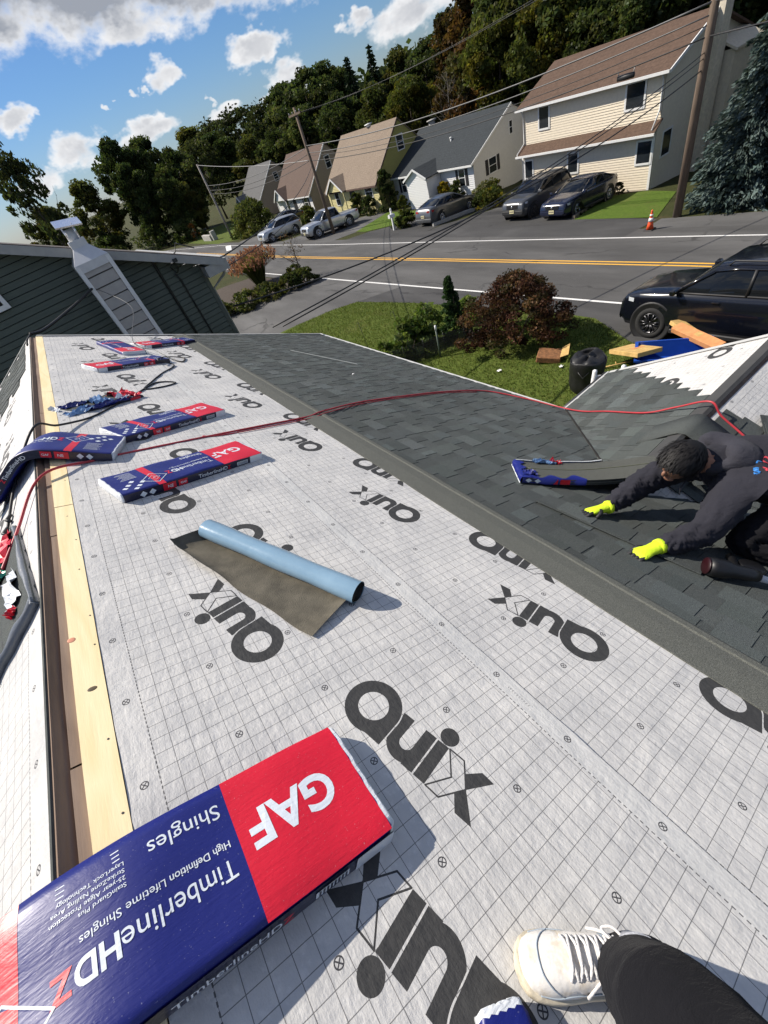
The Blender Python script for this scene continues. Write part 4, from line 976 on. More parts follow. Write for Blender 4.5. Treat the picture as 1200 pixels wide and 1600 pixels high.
for i, (x, y, hh, wf, k, lab) in enumerate(LEFT):
    c, t_ = KIND[k]; s = hh / 10; plant('leafy_tree', lab, 'tree', (x, y, G(x) - .1), c, t_, (s * wf, s * wf, s), 2 + i * 1.7, 'trees at the road bend')
# the wood going on behind, one mass
nr_.seed(77); P = []; T = []
for k in range(150):
    x = nr_.uniform(62, 85); y = nr_.uniform(-20, 190); z = G(x); hh = nr_.uniform(6, 9.5)
    c = np.array([x, y, z + hh * .5]); d = nr_.normal(size=(90, 3)); d /= np.linalg.norm(d, axis=1, keepdims=True)
    P.append(c + d * np.array([3.4, 3.4, hh * .5]) * nr_.uniform(.6, 1, (90, 1))); T.append(np.array((DG + OL)[nr_.randint(8)])[None] * nr_.uniform(.6, 1.3, (90, 1)))
v, q = leaf_quads(np.concatenate(P), .95); o = fast_mesh('far_wood', v, q, M_leaf, tone=np.concatenate(T)); tag(o, 'dark wood filling the hillside behind the nearer trees', 'wood', kind='stuff')

# --- spruce by the tall pole
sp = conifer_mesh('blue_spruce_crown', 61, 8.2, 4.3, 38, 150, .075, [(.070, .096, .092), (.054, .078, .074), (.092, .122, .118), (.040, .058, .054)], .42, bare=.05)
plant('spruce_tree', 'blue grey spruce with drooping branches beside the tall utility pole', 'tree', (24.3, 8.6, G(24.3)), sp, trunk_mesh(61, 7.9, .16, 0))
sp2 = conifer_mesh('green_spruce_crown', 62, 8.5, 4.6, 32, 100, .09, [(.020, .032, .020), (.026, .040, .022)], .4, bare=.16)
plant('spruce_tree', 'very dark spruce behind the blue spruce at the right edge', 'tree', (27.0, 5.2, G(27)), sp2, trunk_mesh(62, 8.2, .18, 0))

# --- shrubs on our side
SH = {}
def shrub(name, label, x, y, H, W, cols, leaf=.06, n_cl=60, per=70, shape='dome', group=None, seed=None, cl=None, cat='shrub', stems=True, dz=0.0, gap=0.0, jit=.18):
    seed = seed or int(x * 13 + y * 7); c = crown_mesh(name + '_leaves', seed, H, W, .04 * H, n_cl, per, leaf, cols, cl or W * .13, shape, jitter=jit, gap=gap)
    t = thing(name, label, cat, (x, y, G(x) + dz), 0, group); o = bpy.data.objects.new('foliage', c); link(o, t)
    if stems:
        mb = MB(); r = random.Random(seed)
        for k in range(7):
            a = r.uniform(0, 6.28); mb.tube([(0, 0, -.05), (math.cos(a) * W * .13, math.sin(a) * W * .13, H * .35), (math.cos(a) * W * .3, math.sin(a) * W * .3, H * .75)], [.012 + W * .006, .01 + W * .003, .004], 5)
        mb.build('stems', M_bark, t)
    return t
BARB = [(.085, .038, .027), (.115, .055, .034), (.060, .030, .022), (.145, .080, .044), (.075, .058, .032)]
shrub('barberry_shrub', 'large round red-brown barberry shrub on the lawn near the black SUV', 9.55, 8.35, 1.82, 3.0, BARB, .040, 210, 150, 'dome', cl=.24, jit=.25)
nr_.seed(9)
shrub('conical_evergreen', 'small pointed dark green evergreen at the garden fence', 8.95, 10.3, 1.95, .85, [(.036, .070, .026), (.046, .088, .032), (.026, .052, .020)], .036, 240, 70, 'cone', cl=.085)
GR1 = [(.12, .17, .035), (.16, .21, .05), (.085, .13, .03), (.19, .23, .09)]
shrub('garden_plants', 'leafy garden plants against the gutter edge, lowest of the green clump', 6.75, 11.3, .75, 1.3, GR1, .075, 40, 45)
shrub('garden_plants', 'taller leafy garden plants behind the black wire fence', 7.75, 11.3, 1.05, 1.5, GR1, .085, 50, 45, gap=.1)
shrub('garden_plants', 'pale leafy garden plants left of the pointed evergreen', 8.6, 11.3, 1.15, 1.2, GR1 + [(.16, .20, .09)], .08, 44, 45, gap=.1)
shrub('garden_plants', 'small bright shrub behind the pointed evergreen', 10.2, 10.9, .85, .9, GR1, .07, 36, 45)
shrub('garden_plants', 'sparse stems of garden plants at the lawn side', 6.3, 12.3, .5, .9, GR1, .06, 18, 30, gap=.2)
HG = [(.050, .065, .020), (.075, .085, .026), (.036, .050, .018), (.10, .10, .035)]
for i, (x, y, hh, w, lab) in enumerate(((6.1, 27.0, .75, 1.9, 'hedge shrub nearest the green house at the driveway edge'), (7.5, 26.2, .8, 2.0, 'second hedge shrub from the green house'), (8.9, 25.8, .75, 1.9, 'middle hedge shrub below the pink grass'), (10.2, 25.4, .75, 1.8, 'hedge shrub below the small bare tree'), (11.3, 25.3, .8, 1.5, 'last hedge shrub at the road end of the driveway'), (5.2, 28.3, .9, 1.8, 'yellowish shrub tucked behind the green house corner'))):
    shrub('hedge_shrub', lab, x, y, hh, w, HG, .085, 44, 48, group='hedge along the driveway', seed=200 + i)
# ornamental grass: blades
def grass_clump(name, label, x, y, H, W, n, col, plume):
    nr_.seed(int(x * 10)); v = []; f = []; T = []
    for k in range(n):
        a = nr_.uniform(0, 6.28); r0 = W * .12 * nr_.uniform(0, 1); L = H * nr_.uniform(.65, 1.05); out = W * .5 * nr_.uniform(.15, 1.0)
        c0 = np.array([math.cos(a) * r0, math.sin(a) * r0, 0]); c1 = c0 + np.array([math.cos(a) * out * .35, math.sin(a) * out * .35, L * .65]); c2 = c0 + np.array([math.cos(a) * out, math.sin(a) * out, L * (1 - .35 * (out / W))])
        s = np.array([-math.sin(a), math.cos(a), 0]) * .014; b = len(v); v += [c0 - s, c0 + s, c1 + s, c1 - s, c2 + s * .3, c2 - s * .3]; f += [(b, b + 1, b + 2, b + 3), (b + 3, b + 2, b + 4, b + 5)]
        t = np.array(col) * nr_.uniform(.7, 1.3); T += [t, t]
        if k % 6 == 0:
            for m_ in range(5):
                e = c2 + nr_.normal(0, .03, 3) + np.array([0, 0, m_ * .05]); b = len(v); d = nr_.normal(0, .045, 3); u = np.array([0, 0, .06]); v += [e - d, e + u, e + d, e - u]; f += [(b, b + 1, b + 2, b + 3)]; T += [np.array(plume) * nr_.uniform(.6, 1.3)]
    t = thing(name, label, 'grass', (x, y, G(x))); fast_mesh('blades', np.array(v), np.array(f), M_leaf, t, np.array(T)); return t
grass_clump('ornamental_grass', 'big clump of ornamental grass with pink plumes beside the street', 10.3, 30.2, 1.9, 2.9, 2200, (.13, .15, .045), (.34, .16, .13))
t = thing('small_bare_tree', 'small nearly leafless tree at the end of the hedge by the road', 'tree', (12.0, 27.2, G(12)))
o = bpy.data.objects.new('trunk', trunk_mesh(71, 2.5, .05, 12, spread=.5, z0f=.15, twigs=5)); link(o, t)
c = crown_mesh('few_leaves', 72, 2.6, 2.0, .9, 40, 8, .05, [(.12, .06, .04), (.09, .07, .03)], .2, 'round'); o = bpy.data.objects.new('leaves', c); link(o, t)
shrub('low_shrub', 'low dark shrub at the foot of the small bare tree', 11.9, 27.9, .7, 1.3, HG, .07, 30, 45)
shrub('flower_bush', 'low bush with red flowers beside the green house corner', 5.6, 31.5, .7, 1.2, [(.30, .02, .04), (.05, .06, .02), (.04, .05, .02)], .08, 26, 40)
# --- across the street
FB = [(.070, .085, .024), (.050, .066, .02), (.10, .105, .03)]
FARS = [('tall_hedge', 'tall shaggy hedge at the far end beside the silver car', 22.3, 58.5, 2.9, 5.4, FB, .16, 110, 60), ('tall_hedge', 'tall hedge block left of the red-brown roofed cottage', 24.2, 63.5, 3.0, 5.2, FB, .16, 100, 60),
        ('autumn_shrub', 'yellow shrub in front of the white cottage', 28.9, 31.9, 1.5, 1.2, [(.34, .23, .02), (.26, .20, .03)], .10, 50, 50), ('green_shrub', 'round green shrub right of the yellow shrub', 29.1, 30.6, 1.45, 1.2, FB, .10, 46, 50),
        ('green_shrub', 'yellow green ball shrub left of the white porch', 27.6, 35.9, 1.15, 1.1, [(.12, .13, .03), (.09, .10, .025)], .09, 44, 50), ('columnar_evergreen', 'tall dark evergreen between the yellow and white cottages', 28.3, 38.9, 3.1, 1.7, DG, .10, 90, 60),
        ('green_shrub', 'tall loose shrub by the door of the yellow cottage', 27.2, 42.5, 1.9, 1.5, FB, .11, 50, 50), ('green_shrub', 'dark shrub under the window of the yellow cottage', 27.1, 40.4, 1.5, 1.6, DG, .10, 44, 50),
        ('flower_bed', 'yellow and green plants along the kerb behind the far parked cars', 26.6, 25.0, 1.05, 2.2, FB + [(.24, .20, .03)], .10, 60, 50), ('flower_bed', 'pale grassy plants against the white cottage end wall', 28.4, 26.8, 1.2, 2.4, FB + [(.20, .20, .12)], .10, 60, 50),
        ('green_shrub', 'low shrub beside the mailbox', 22.6, 29.4, .95, 1.7, FB, .10, 50, 50), ('green_shrub', 'shrub behind the silver pickup hood', 25.6, 50.5, 1.1, 2.0, FB, .12, 50, 50), ('green_shrub', 'low shrub under the tan cottage window', 28.9, 57.4, 1.0, 2.0, FB, .12, 40, 50),
        ('dark_shrub', 'dark shrub at the road bend below the far trees', 19.6, 80, 2.6, 5, DG, .2, 60, 50), ('dark_shrub', 'second dark shrub at the road bend, left of the far pole', 15.5, 84, 3.0, 6, DG, .2, 60, 50), ('dark_shrub', 'dark shrub farther left along the road bend', 10, 92, 3.2, 7, DG, .22, 60, 50),
        ('autumn_shrub', 'small orange leaved sapling by the far road corner', 20.1, 77, 2.2, 1.3, [(.28, .11, .03), (.2, .09, .03)], .12, 20, 30), ('dark_shrub', 'dark shrubs under the spruce at the right edge', 25, 4, 1.6, 4, DG, .13, 60, 50)]
for nm, lab, x, y, hh, w, cols, lf, ncl, per in FARS: shrub(nm, lab, x, y, hh, w, cols, lf, ncl, per, seed=int(x * 31 + y))
for i, (x, y, lab) in enumerate(((23.4, 15.75, 'clipped ball shrub nearest the navy car bumper'), (24.4, 16.05, 'second clipped ball shrub from the street'), (25.7, 16.4, 'third clipped ball shrub beside the navy car'), (27.3, 15.9, 'clipped ball shrub at the beige house corner'))):
    shrub('ball_shrub', lab, x, y, .55, .6, [(.045, .05, .02), (.03, .036, .016)], .04, 40, 40, group='clipped ball shrubs', seed=300 + i)
# --- lawn blades, one mass
nr_.seed(3); n = 52000
lx = nr_.uniform(5.0, 11.6, n); ly = nr_.uniform(4.2, 19.3, n)
def inpoly(px, py, poly):
    r = np.zeros(len(px), bool); j = len(poly) - 1
    for i in range(len(poly)):
        xi, yi = poly[i]; xj, yj = poly[j]; c = ((yi > py) != (yj > py)) & (px < (xj - xi) * (py - yi) / (yj - yi + 1e-12) + xi); r ^= c; j = i
    return r
k = inpoly(lx, ly, [(4.5, 4), (10.2, 4.2), (10.62, 5.5), (11.7, 7.2), (11.75, 8.6), (11.35, 11.3), (10.9, 15), (10.15, 18.2), (6.9, 19.5), (4.5, 20)])
lx, ly = lx[k], ly[k]; n = len(lx); lz = np.where(lx > 9, -.09 * (lx - 9), 0) + .02
a = nr_.uniform(0, 6.28, n); hgt = nr_.uniform(.035, .085, n); w = .009
p0 = np.stack([lx - np.cos(a) * w, ly - np.sin(a) * w, lz], 1); p1 = np.stack([lx + np.cos(a) * w, ly + np.sin(a) * w, lz], 1); tp = np.stack([lx + nr_.normal(0, .03, n), ly + nr_.normal(0, .03, n), lz + hgt], 1)
V = np.stack([p0, p1, tp], 1).reshape(-1, 3); cc = np.array([(.085, .125, .022), (.13, .165, .034), (.06, .095, .018), (.16, .155, .05)])[nr_.randint(0, 4, n)] * nr_.uniform(.75, 1.25, (n, 1))
o = fast_mesh('lawn_blades', V, np.arange(3 * n).reshape(n, 3), M_leaf, tone=cc); tag(o, 'short mown grass blades of the front lawn', 'grass', kind='stuff')
# ------------------------------------------------------------------ vehicles
def mat_paintcar(name, col, rough=.22, metal=.0, flake=.0):
    m, p = new_mat(name); n = noise(coords('Object'), 1.1, 2); dirt = noise(coords('Object'), 7, 4)
    c = mixc(n, tuple(x * .9 for x in col), tuple(min(1, x * 1.1) for x in col)); c = mixc(sstep(dirt, .6, .8) * .12, c, (.12, .11, .10))
    setp(p, col=c, rough=rough, metal=metal, coat=.5, coat_rough=.05, spec=.5); return m
M_tyre = mat('tyre_rubber', (.018, .018, .018), .85, var=.2); M_carglass = mat_glass('car_glass', (.006, .007, .008), .03, .35)
M_black = mat('black_plastic', (.016, .016, .017), .55, var=.2); M_chrome = mat_metal('chrome', (.75, .76, .78), .12); M_alloy = mat_metal('dark_alloy', (.07, .07, .075), .35); M_silveralloy = mat_metal('silver_alloy', (.55, .56, .58), .25)
def mat_lamp(name, col): 
    m, p = new_mat(name); setp(p, col=mixc(noise(coords('Object'), 30, 1), tuple(x * .7 for x in col), col), rough=.1, coat=1.0); return m
M_head = mat_lamp('headlight_lens', (.62, .66, .70)); M_tail = mat_lamp('taillight_lens', (.42, .010, .012)); M_plate = mat('number_plate', (.68, .62, .36), .5, var=.05); M_plateink = mat('plate_ink', (.05, .05, .06), .6)
STY = {
 'suv': dict(top=[(.5, .34), (.497, .47), (.475, .545), (.40, .595), (.27, .63), (.215, .645), (.0, .655), (-.25, .665), (-.44, .66), (-.49, .63), (-.5, .42)], cab=[(.235, .64, 0), (.095, .945, .80), (.0, .985, .81), (-.22, .99, .80), (-.38, .965, .76), (-.485, .66, 0)], pil=(-.06, -.245), wb=(.315, -.285), gc=.125),
 'sedan': dict(top=[(.5, .34), (.496, .46), (.47, .54), (.38, .60), (.24, .655), (.20, .665), (.0, .675), (-.2, .70), (-.36, .735), (-.46, .73), (-.495, .66), (-.5, .40)], cab=[(.215, .665, 0), (.055, .955, .72), (-.03, .99, .73), (-.14, .985, .72), (-.25, .93, .68), (-.395, .735, 0)], pil=(-.045, -.19), wb=(.305, -.295), gc=.11),
 'pickup': dict(top=[(.5, .36), (.497, .50), (.475, .565), (.40, .60), (.28, .62), (.22, .63), (.0, .64), (-.12, .64), (-.125, .60), (-.48, .60), (-.495, .59), (-.5, .36)], cab=[(.24, .63, 0), (.13, .955, .78), (.06, .99, .80), (-.03, .99, .80), (-.085, .97, .78), (-.125, .64, 0)], pil=(.045,), wb=(.33, -.27), gc=.16)}
def wheel(parent, x, y, R, w, side, m_rim):
    t = MB(); M = Matrix.Translation((x, y, R)) @ Matrix.Rotation(math.radians(90) * -side, 4, 'X')
    hw = w / 2; t.lathe([(R * .62, -hw), (R * .93, -hw), (R, -hw * .6), (R, hw * .6), (R * .95, hw * .95), (R * .68, hw), (R * .64, hw * .7), (R * .3, hw * .5)], 28, M); wo = t.build('wheel', M_tyre, parent)
    r = MB(); r.lathe([(R * .655, hw * .62), (R * .655, hw * .98), (R * .60, hw * .98), (R * .58, hw * .7)], 28, M)
    for k in range(6):
        a = k * math.pi / 3
        for s in (-.13, .13):
            p0 = M @ Vector((math.cos(a + s * .4) * R * .1, math.sin(a + s * .4) * R * .1, hw * .86)); p1 = M @ Vector((math.cos(a + s * 1.6) * R * .62, math.sin(a + s * 1.6) * R * .62, hw * .9)); r.tube([p0, p1], [R * .06, R * .05], 5)
    r.lathe([(R * .17, hw * .6), (R * .16, hw * .97), (R * .05, hw * 1.0)], 14, M); r.build('rim', m_rim, wo)
def car(name, label, style, L, W, H, x, y, heading, m_body, R=.34, rim=None, plate_front=True, rails=False, cladding=False, tilt=.09, group=None, cat='car'):
    S = STY[style]; t = thing(name, label, cat, (x, y, G(x) + .012), 0, group)
    ax = Matrix.Rotation(math.atan(tilt), 4, 'Y'); t.rotation_euler = (ax @ Matrix.Rotation(heading, 4, 'Z')).to_euler()
    zb0 = S['gc'] * H
    def hw(xx): return W / 2 * (1 - .16 * abs(2 * xx) ** 5 - .03 * abs(2 * xx) ** 2)
    st = []
    tp = S['top']
    xs = sorted(set([a for a, _ in tp] + list(np.linspace(-.46, .46, 17))), reverse=True)
    def ztop(xx):
        for (a, za), (b, zb) in zip(tp, tp[1:]):
            if a >= xx >= b: return za + (zb - za) * ((a - xx) / (a - b) if a != b else 0)
        return tp[-1][1]
    P = []
    for xx in xs:
        w = hw(xx); zt = ztop(xx) * H; zb = zb0 + (.05 * H if abs(xx) > .46 else 0) + (.03 * H if abs(xx) > .49 else 0); mid = zb + (zt - zb) * .52
        half = [(0, zb), (w * .86, zb), (w * .965, zb + .05), (w, zb + (zt - zb) * .25), (w * 1.0, mid), (w * .985, zt - .10 * H * (1 if zt > .5 * H else .3)), (w * .955, zt - .03), (w * .90, zt), (w * .5, zt + .018), (0, zt + .024)]
        ring = [(xx * L, q, z) for q, z in half] + [(xx * L, -q, z) for q, z in half[-2:0:-1]]; P.append(ring)
    mb = MB(); mb.grid(P, close_v=True); n = len(P[0]); mb.add(P[0], [tuple(range(n))]); mb.add(P[-1], [tuple(range(n))[::-1]])
    body = mb.build('body', m_body, t)
    # cabin
    C = S['cab']; gl, rf = MB(), MB(); Q = []
    belt = lambda xx: ztop(xx) * H - .004
    for xx, z, ww in C:
        zb = belt(xx); w0 = hw(xx) * .93; w1 = W / 2 * (ww if ww else .90) ; zz = z * H
        if ww == 0: ring = [(xx * L, w0, zb), (xx * L, w0 * .985, zb + .004), (xx * L, w0 * .9, zb + .012), (xx * L, w0 * .5, zb + .02), (xx * L, 0, zb + .024)]
        else: ring = [(xx * L, w0, zb), (xx * L, w1 + .012, zz - .085), (xx * L, w1 - .05, zz - .02), (xx * L, w1 * .55, zz + .005), (xx * L, 0, zz + .012)]
        Q.append(ring + [(a, -b, c) for a, b, c in ring[-2::-1]])
    gl.grid(Q); glass = gl.build('window_glass', M_carglass, t)
    m = len(Q[0]); rr = []
    for i in range(1, len(C) - 1): rr.append([Vector(q) + Vector((0, 0, .008)) for q in Q[i][1:m - 1]])
    rf.grid(rr); rf.build('roof', m_body, t)
    pl = []
    for s in (0, m - 1):
        k1 = 1 if s == 0 else m - 2; pl.append([Q[0][s], Q[1][k1]]); pl.append([Q[1][k1], *[Q[i][k1] for i in range(2, len(C) - 1)]]); pl.append([Q[-1][s], Q[-2][k1]]); pl.append([Q[0][s], *[Q[i][s] for i in range(1, len(C))]])
    for path in pl:
        mb = MB(); mb.tube([Vector(p) + Vector((0, 0, .004)) for p in path], .034 if len(path) == 2 else .024, 6); mb.build('pillar', m_body if len(path) < 6 else M_black, t)
    for xx in S['pil']:
        i = max(k for k in range(1, len(C) - 1) if C[k][0] >= xx); f = (C[i][0] - xx) / (C[i][0] - C[i + 1][0])
        for s, k1 in ((0, 1), (m - 1, m - 2)):
            a = Vector(Q[i][s]).lerp(Vector(Q[i + 1][s]), f); b = Vector(Q[i][k1]).lerp(Vector(Q[i + 1][k1]), f); mb = MB(); mb.tube([a, b], .036, 6); mb.build('pillar', M_black, t)
    # wheels and arches
    for xx in S['wb']:
        for s in (1, -1):
            yy = s * (W / 2 - .115)
            mb = MB(); M = Matrix.Translation((xx * L, s * (hw(xx) - .06), R)) @ Matrix.Rotation(math.radians(90) * -s, 4, 'X')
            mb.lathe([(.01, .055), (R + .07, .062), (R + .09, .074), (R + (.13 if cladding else .11), .072), (R + (.14 if cladding else .115), .02)], 28, M); mb.build('wheel_arch', M_black, t)
            wheel(t, xx * L, yy, R, .23, s, rim or M_silveralloy)
    # sills, bumpers
    for s in (1, -1):
        mb = MB(); mb.box((.015 * L, s * (W / 2 - .02), zb0 + .05), (L * .40, .09, .11), bev=.02); mb.build('sill', M_black, t)
        mb = MB(); mb.box((.225 * L, s * (W / 2 + .09), .68 * H), (.13, .19, .13), bev=.03); mb.box((.225 * L, s * (W / 2 - .01), .66 * H), (.06, .1, .04)); mb.build('mirror', m_body, t)
        for dx in (.045, -.17):
            if style == 'pickup' and dx < 0: continue
            mb = MB(); mb.box((dx * L, s * (hw(dx) + .012), .575 * H), (.17, .025, .028), bev=.008); mb.build('door_handle', m_body, t)
        mb = MB(); zz = .50 * H if style != 'sedan' else .47 * H
        mb.grid([[Vector(((xx_) * L, s * (hw(xx_) * f_ + .004), zz + dz)) for dz in (-.045, .05)] for xx_, f_ in ((.496, .62), (.485, .82), (.455, .985), (.425, 1.0))]); mb.build('headlight', M_head, t)
        mb = MB(); zt_ = .56 * H if style != 'sedan' else .60 * H
        mb.grid([[Vector(((xx_) * L, s * (hw(xx_) * f_ + .006), zt_ + dz)) for dz in (-.06, .06)] for xx_, f_ in ((-.5008, .55), (-.497, .86), (-.47, 1.0), (-.44, 1.0))]); mb.build('taillight', M_tail, t)
    mb = MB(); mb.box((.496 * L, 0, .26 * H), (.06, W * .8, .12 * H), bev=.03); mb.build('bumper', M_black if cladding else m_body, t)
    mb = MB(); mb.box((-.497 * L, 0, .27 * H), (.06, W * .82, .11 * H), bev=.03); mb.build('bumper', M_black if style != 'sedan' else m_body, t)
    mb = MB(); mb.box((.4985 * L, 0, .425 * H), (.03, W * .44, .12 * H), bev=.01)
    for k in range(4): mb.box((.5015 * L + .012, 0, (.385 + k * .027) * H), (.012, W * .42, .008))
    mb.build('grille', M_black, t)
    mb = MB(); mb.lathe([(.055, 0), (.055, .012), (.01, .014)], 14, Matrix.Translation((.5015 * L + .012, 0, .43 * H)) @ Matrix.Rotation(math.radians(90), 4, 'Y')); mb.build('badge', M_chrome, t)
    for end in ((1, .30) if plate_front else None, (-1, .42)):
        if not end: continue
        s, zf = end; mb = MB(); mb.box((s * (.5005 * L + .032), 0, zf * H), (.008, .31, .155)); p = mb.build('number_plate', M_plate, t)
        mb = MB()
        for k in range(6): mb.box((s * (.5005 * L + .037), -.115 + k * .046, zf * H), (.003, .028, .07))
        mb.build('plate_characters', M_plateink, p)
    if rails:
        for s in (1, -1):
            mb = MB(); a = Q[1][1]; pts = [(C[1][0] * L - .2, s * W * .365, C[1][1] * H + .01), (C[1][0] * L - .3, s * W * .37, C[2][1] * H + .055), (C[4][0] * L + .25, s * W * .36, C[3][1] * H + .055), (C[4][0] * L + .12, s * W * .35, C[4][1] * H + .01)]; mb.tube(pts, .018, 6); mb.build('roof_rail', M_black, t)
    if style == 'pickup':
        mb = MB(); mb.box((-.31 * L, 0, .585 * H), (L * .33, W * .78, .05)); mb.build('cargo_bed', M_black, t)
    # seats seen through the glass
    return t
M_blackpaint = mat_paintcar('black_paint', (.004, .005, .009), .2); M_navy = mat_paintcar('navy_paint', (.006, .010, .030), .2); M_greyp = mat_paintcar('grey_paint', (.11, .115, .12), .3, .5); M_dgrey = mat_paintcar('graphite_paint', (.075, .078, .082), .3, .4); M_silverp = mat_paintcar('silver_paint', (.50, .52, .54), .3, .6)
suv = car('parked_suv', 'black SUV parked along our side of the street at the right edge', 'suv', 4.95, 1.96, 1.78, 11.93, 3.70, math.radians(90), M_blackpaint, .385, M_alloy, rails=True, cladding=True, cat='car')
car('parked_sedan', 'grey sedan parked with its red tail lights to the street before the white cottage', 'sedan', 4.85, 1.86, 1.46, 24.55, 27.15, math.radians(4), M_greyp, .335)
car('parked_suv', 'graphite SUV with roof rails parked nose to the street left of the navy car', 'suv', 4.55, 1.83, 1.70, 24.75, 19.45, math.radians(180), M_dgrey, .35, M_alloy, rails=True, cladding=True)
car('parked_sedan', 'navy sedan parked nose to the street right of the graphite SUV', 'sedan', 4.75, 1.84, 1.45, 24.65, 16.62, math.radians(180), M_navy, .335)
car('pickup_truck', 'silver pickup truck with an open bed parked before the yellow cottage', 'pickup', 5.5, 1.92, 1.80, 21.95, 39.65, math.radians(178), M_silverp, .40, cladding=True, cat='truck')
car('parked_suv', 'light silver SUV farthest down the street in front of the tall hedge', 'suv', 4.6, 1.82, 1.68, 20.4, 47.4, math.radians(182), M_silverp, .36)
car('parked_sedan', 'dark car mostly hidden behind the light silver SUV', 'sedan', 4.7, 1.84, 1.5, 24.6, 54.6, math.radians(181), M_blackpaint, .33)

# ------------------------------------------------------------------ street things
def mat_pole(): return mat('pole_wood', (.145, .105, .075), .9, var=.35, vscale=6, bumps=.5, bscale=30, stretch=(6, 6, .4))
M_pole = mat_pole(); M_pole2 = mat('pale_pole_wood', (.26, .235, .205), .9, var=.25, vscale=6, bumps=.4, bscale=30, stretch=(6, 6, .4)); M_wire = mat('wire_black', (.016, .016, .017), .6); M_wireg = mat('wire_grey', (.10, .10, .10), .5); M_insul = mat('insulator', (.35, .34, .32), .35)
def pole(label, x, y, H, r, m, arm=None, lean=(0, 0), extra=()):
    t = thing('utility_pole', label, 'pole', (x, y, G(x)), 0, 'utility poles along the street'); top = Vector((lean[0], lean[1], H))
    mb = MB(); mb.tube([(0, 0, -.3), top * .5, top], [r, r * .86, r * .7], 12); mb.build('post', m, t)
    if arm:
        for zf, w in arm:
            mb = MB(); c = top * zf; mb.box(c + Vector((-.12, 0, 0)), (.1, w, .12)); mb.build('crossarm', m, t)
            for k in range(4):
                mb = MB(); mb.lathe([(.03, 0), (.05, .03), (.035, .07), (.05, .1), (.02, .14)], 8, Matrix.Translation(c + Vector((-.12, -w * .45 + k * w * .3, .06)))); mb.build('insulator', M_insul, t)
    return t
pole('dark leaning utility pole between the beige house and the spruce, nearest of the poles', 22.3, 10.25, 9.3, .17, M_pole, [(.96, 2.2)])
pole('weathered utility pole behind the silver pickup', 21.2, 38.1, 8.35, .15, M_pole, [(.955, 1.9)], (.25, .3))
pole('pale far utility pole at the road bend', 19.9, 60.9, 7.6, .14, M_pole2)
mb = MB(); 
# transformer-like splice case hanging on the wires
def wire(label, a, b, sag, r, m, n=28, group='overhead wires', kind='overhead_wire'):
    a, b = Vector(a), Vector(b); pts = [a.lerp(b, i / n) - Vector((0, 0, 4 * sag * (i / n) * (1 - i / n))) for i in range(n + 1)]
    mb = MB(a); mb.tube(pts, r, 5); o = mb.build(kind, m); o.location = a; return tag(o, label, 'wire', group)
zt1 = G(22.3); zt2 = G(21.2); zt3 = G(19.9)
# ------------------------------------------------------------------ wires
B1 = lambda z, dx=-.1, dy=0: (22.3 + dx, 10.25 + dy, G(22.3) + z); B2 = lambda z, dy=0: (21.35, 38.3 + dy, G(21.2) + z); B3 = lambda z: (19.9, 60.9, G(19.9) + z)
wire('thick cable bundle highest of the lines between the two poles', B1(6.25), B2(6.1), .55, .030, M_wireg)
wire('second cable below the highest line between the two poles', B1(5.95), B2(5.65), .6, .022, M_wireg)
wire('third thin cable between the two poles', B1(5.72), B2(5.5), .7, .014, M_wire)
wire('lowest cable between the two poles, carrying the splice case', B1(5.43), B2(5.15), .6, .022, M_wire)
wire('thin top wire on the crossarm left of the middle pole', B1(8.7, dy=.6), B2(8.0, .5), .6, .010, M_wire)
wire('thin top wire on the crossarm right of the middle pole', B1(8.7, dy=-.6), B2(8.0, -.5), .6, .010, M_wire)
wire('pale line from the middle pole up to the top of the far pole', B2(5.2), B3(7.5), .25, .022, M_insul)
wire('upper cable from the middle pole to the far pole', B2(6.0), B3(5.6), .55, .022, M_wireg)
wire('middle cable from the middle pole to the far pole', B2(5.6), B3(5.15), .6, .022, M_wire)
wire('lower cable from the middle pole to the far pole', B2(5.2), B3(4.8), .6, .022, M_wire)
for z, m_ in ((6.25, M_wireg), (5.43, M_wire)): wire('cable leaving the near pole to the right, %s of the two' % ('upper' if z > 6 else 'lower'), B1(z), (23.4, -25, G(23.4) + z), .4, .025, m_)
wire('black service line from the near pole to our far eave, right of the pair', B1(4.9), (2.86, 8.3, 3.72), .30, .014, M_wire)
wire('black service line from the near pole to our far eave, left of the pair', B1(5.05), (2.66, 8.3, 3.80), .34, .014, M_wire)
wire('thick wavy service line crossing the street to the green house corner', B1(4.6), (2.95, 11.4, 3.75), .75, .020, M_wire)
wire('service line from the middle pole to the green house eave', B2(4.9), (3.15, 11.3, 4.75), .5, .016, M_wire)
wire('thin lower line from the middle pole to the green house eave', B2(4.6), (3.15, 11.3, 4.55), .7, .012, M_wire)
t = thing('splice_case', 'dark splice case hanging on the cable before the brown roof', 'cable case', (22.25, 13.1, G(22.3) + 4.98))
mb = MB(); mb.lathe([(.02, -.36), (.09, -.32), (.10, 0), (.09, .32), (.02, .36)], 10, Matrix.Rotation(math.radians(90), 4, 'X')); mb.build('case_body', M_black, t)
for s_ in (-1, 1): mb = MB(); mb.tube([(0, .3 * s_, .08), (0, .34 * s_, .2)], .02, 5); mb.build('hanger', M_insul, t)

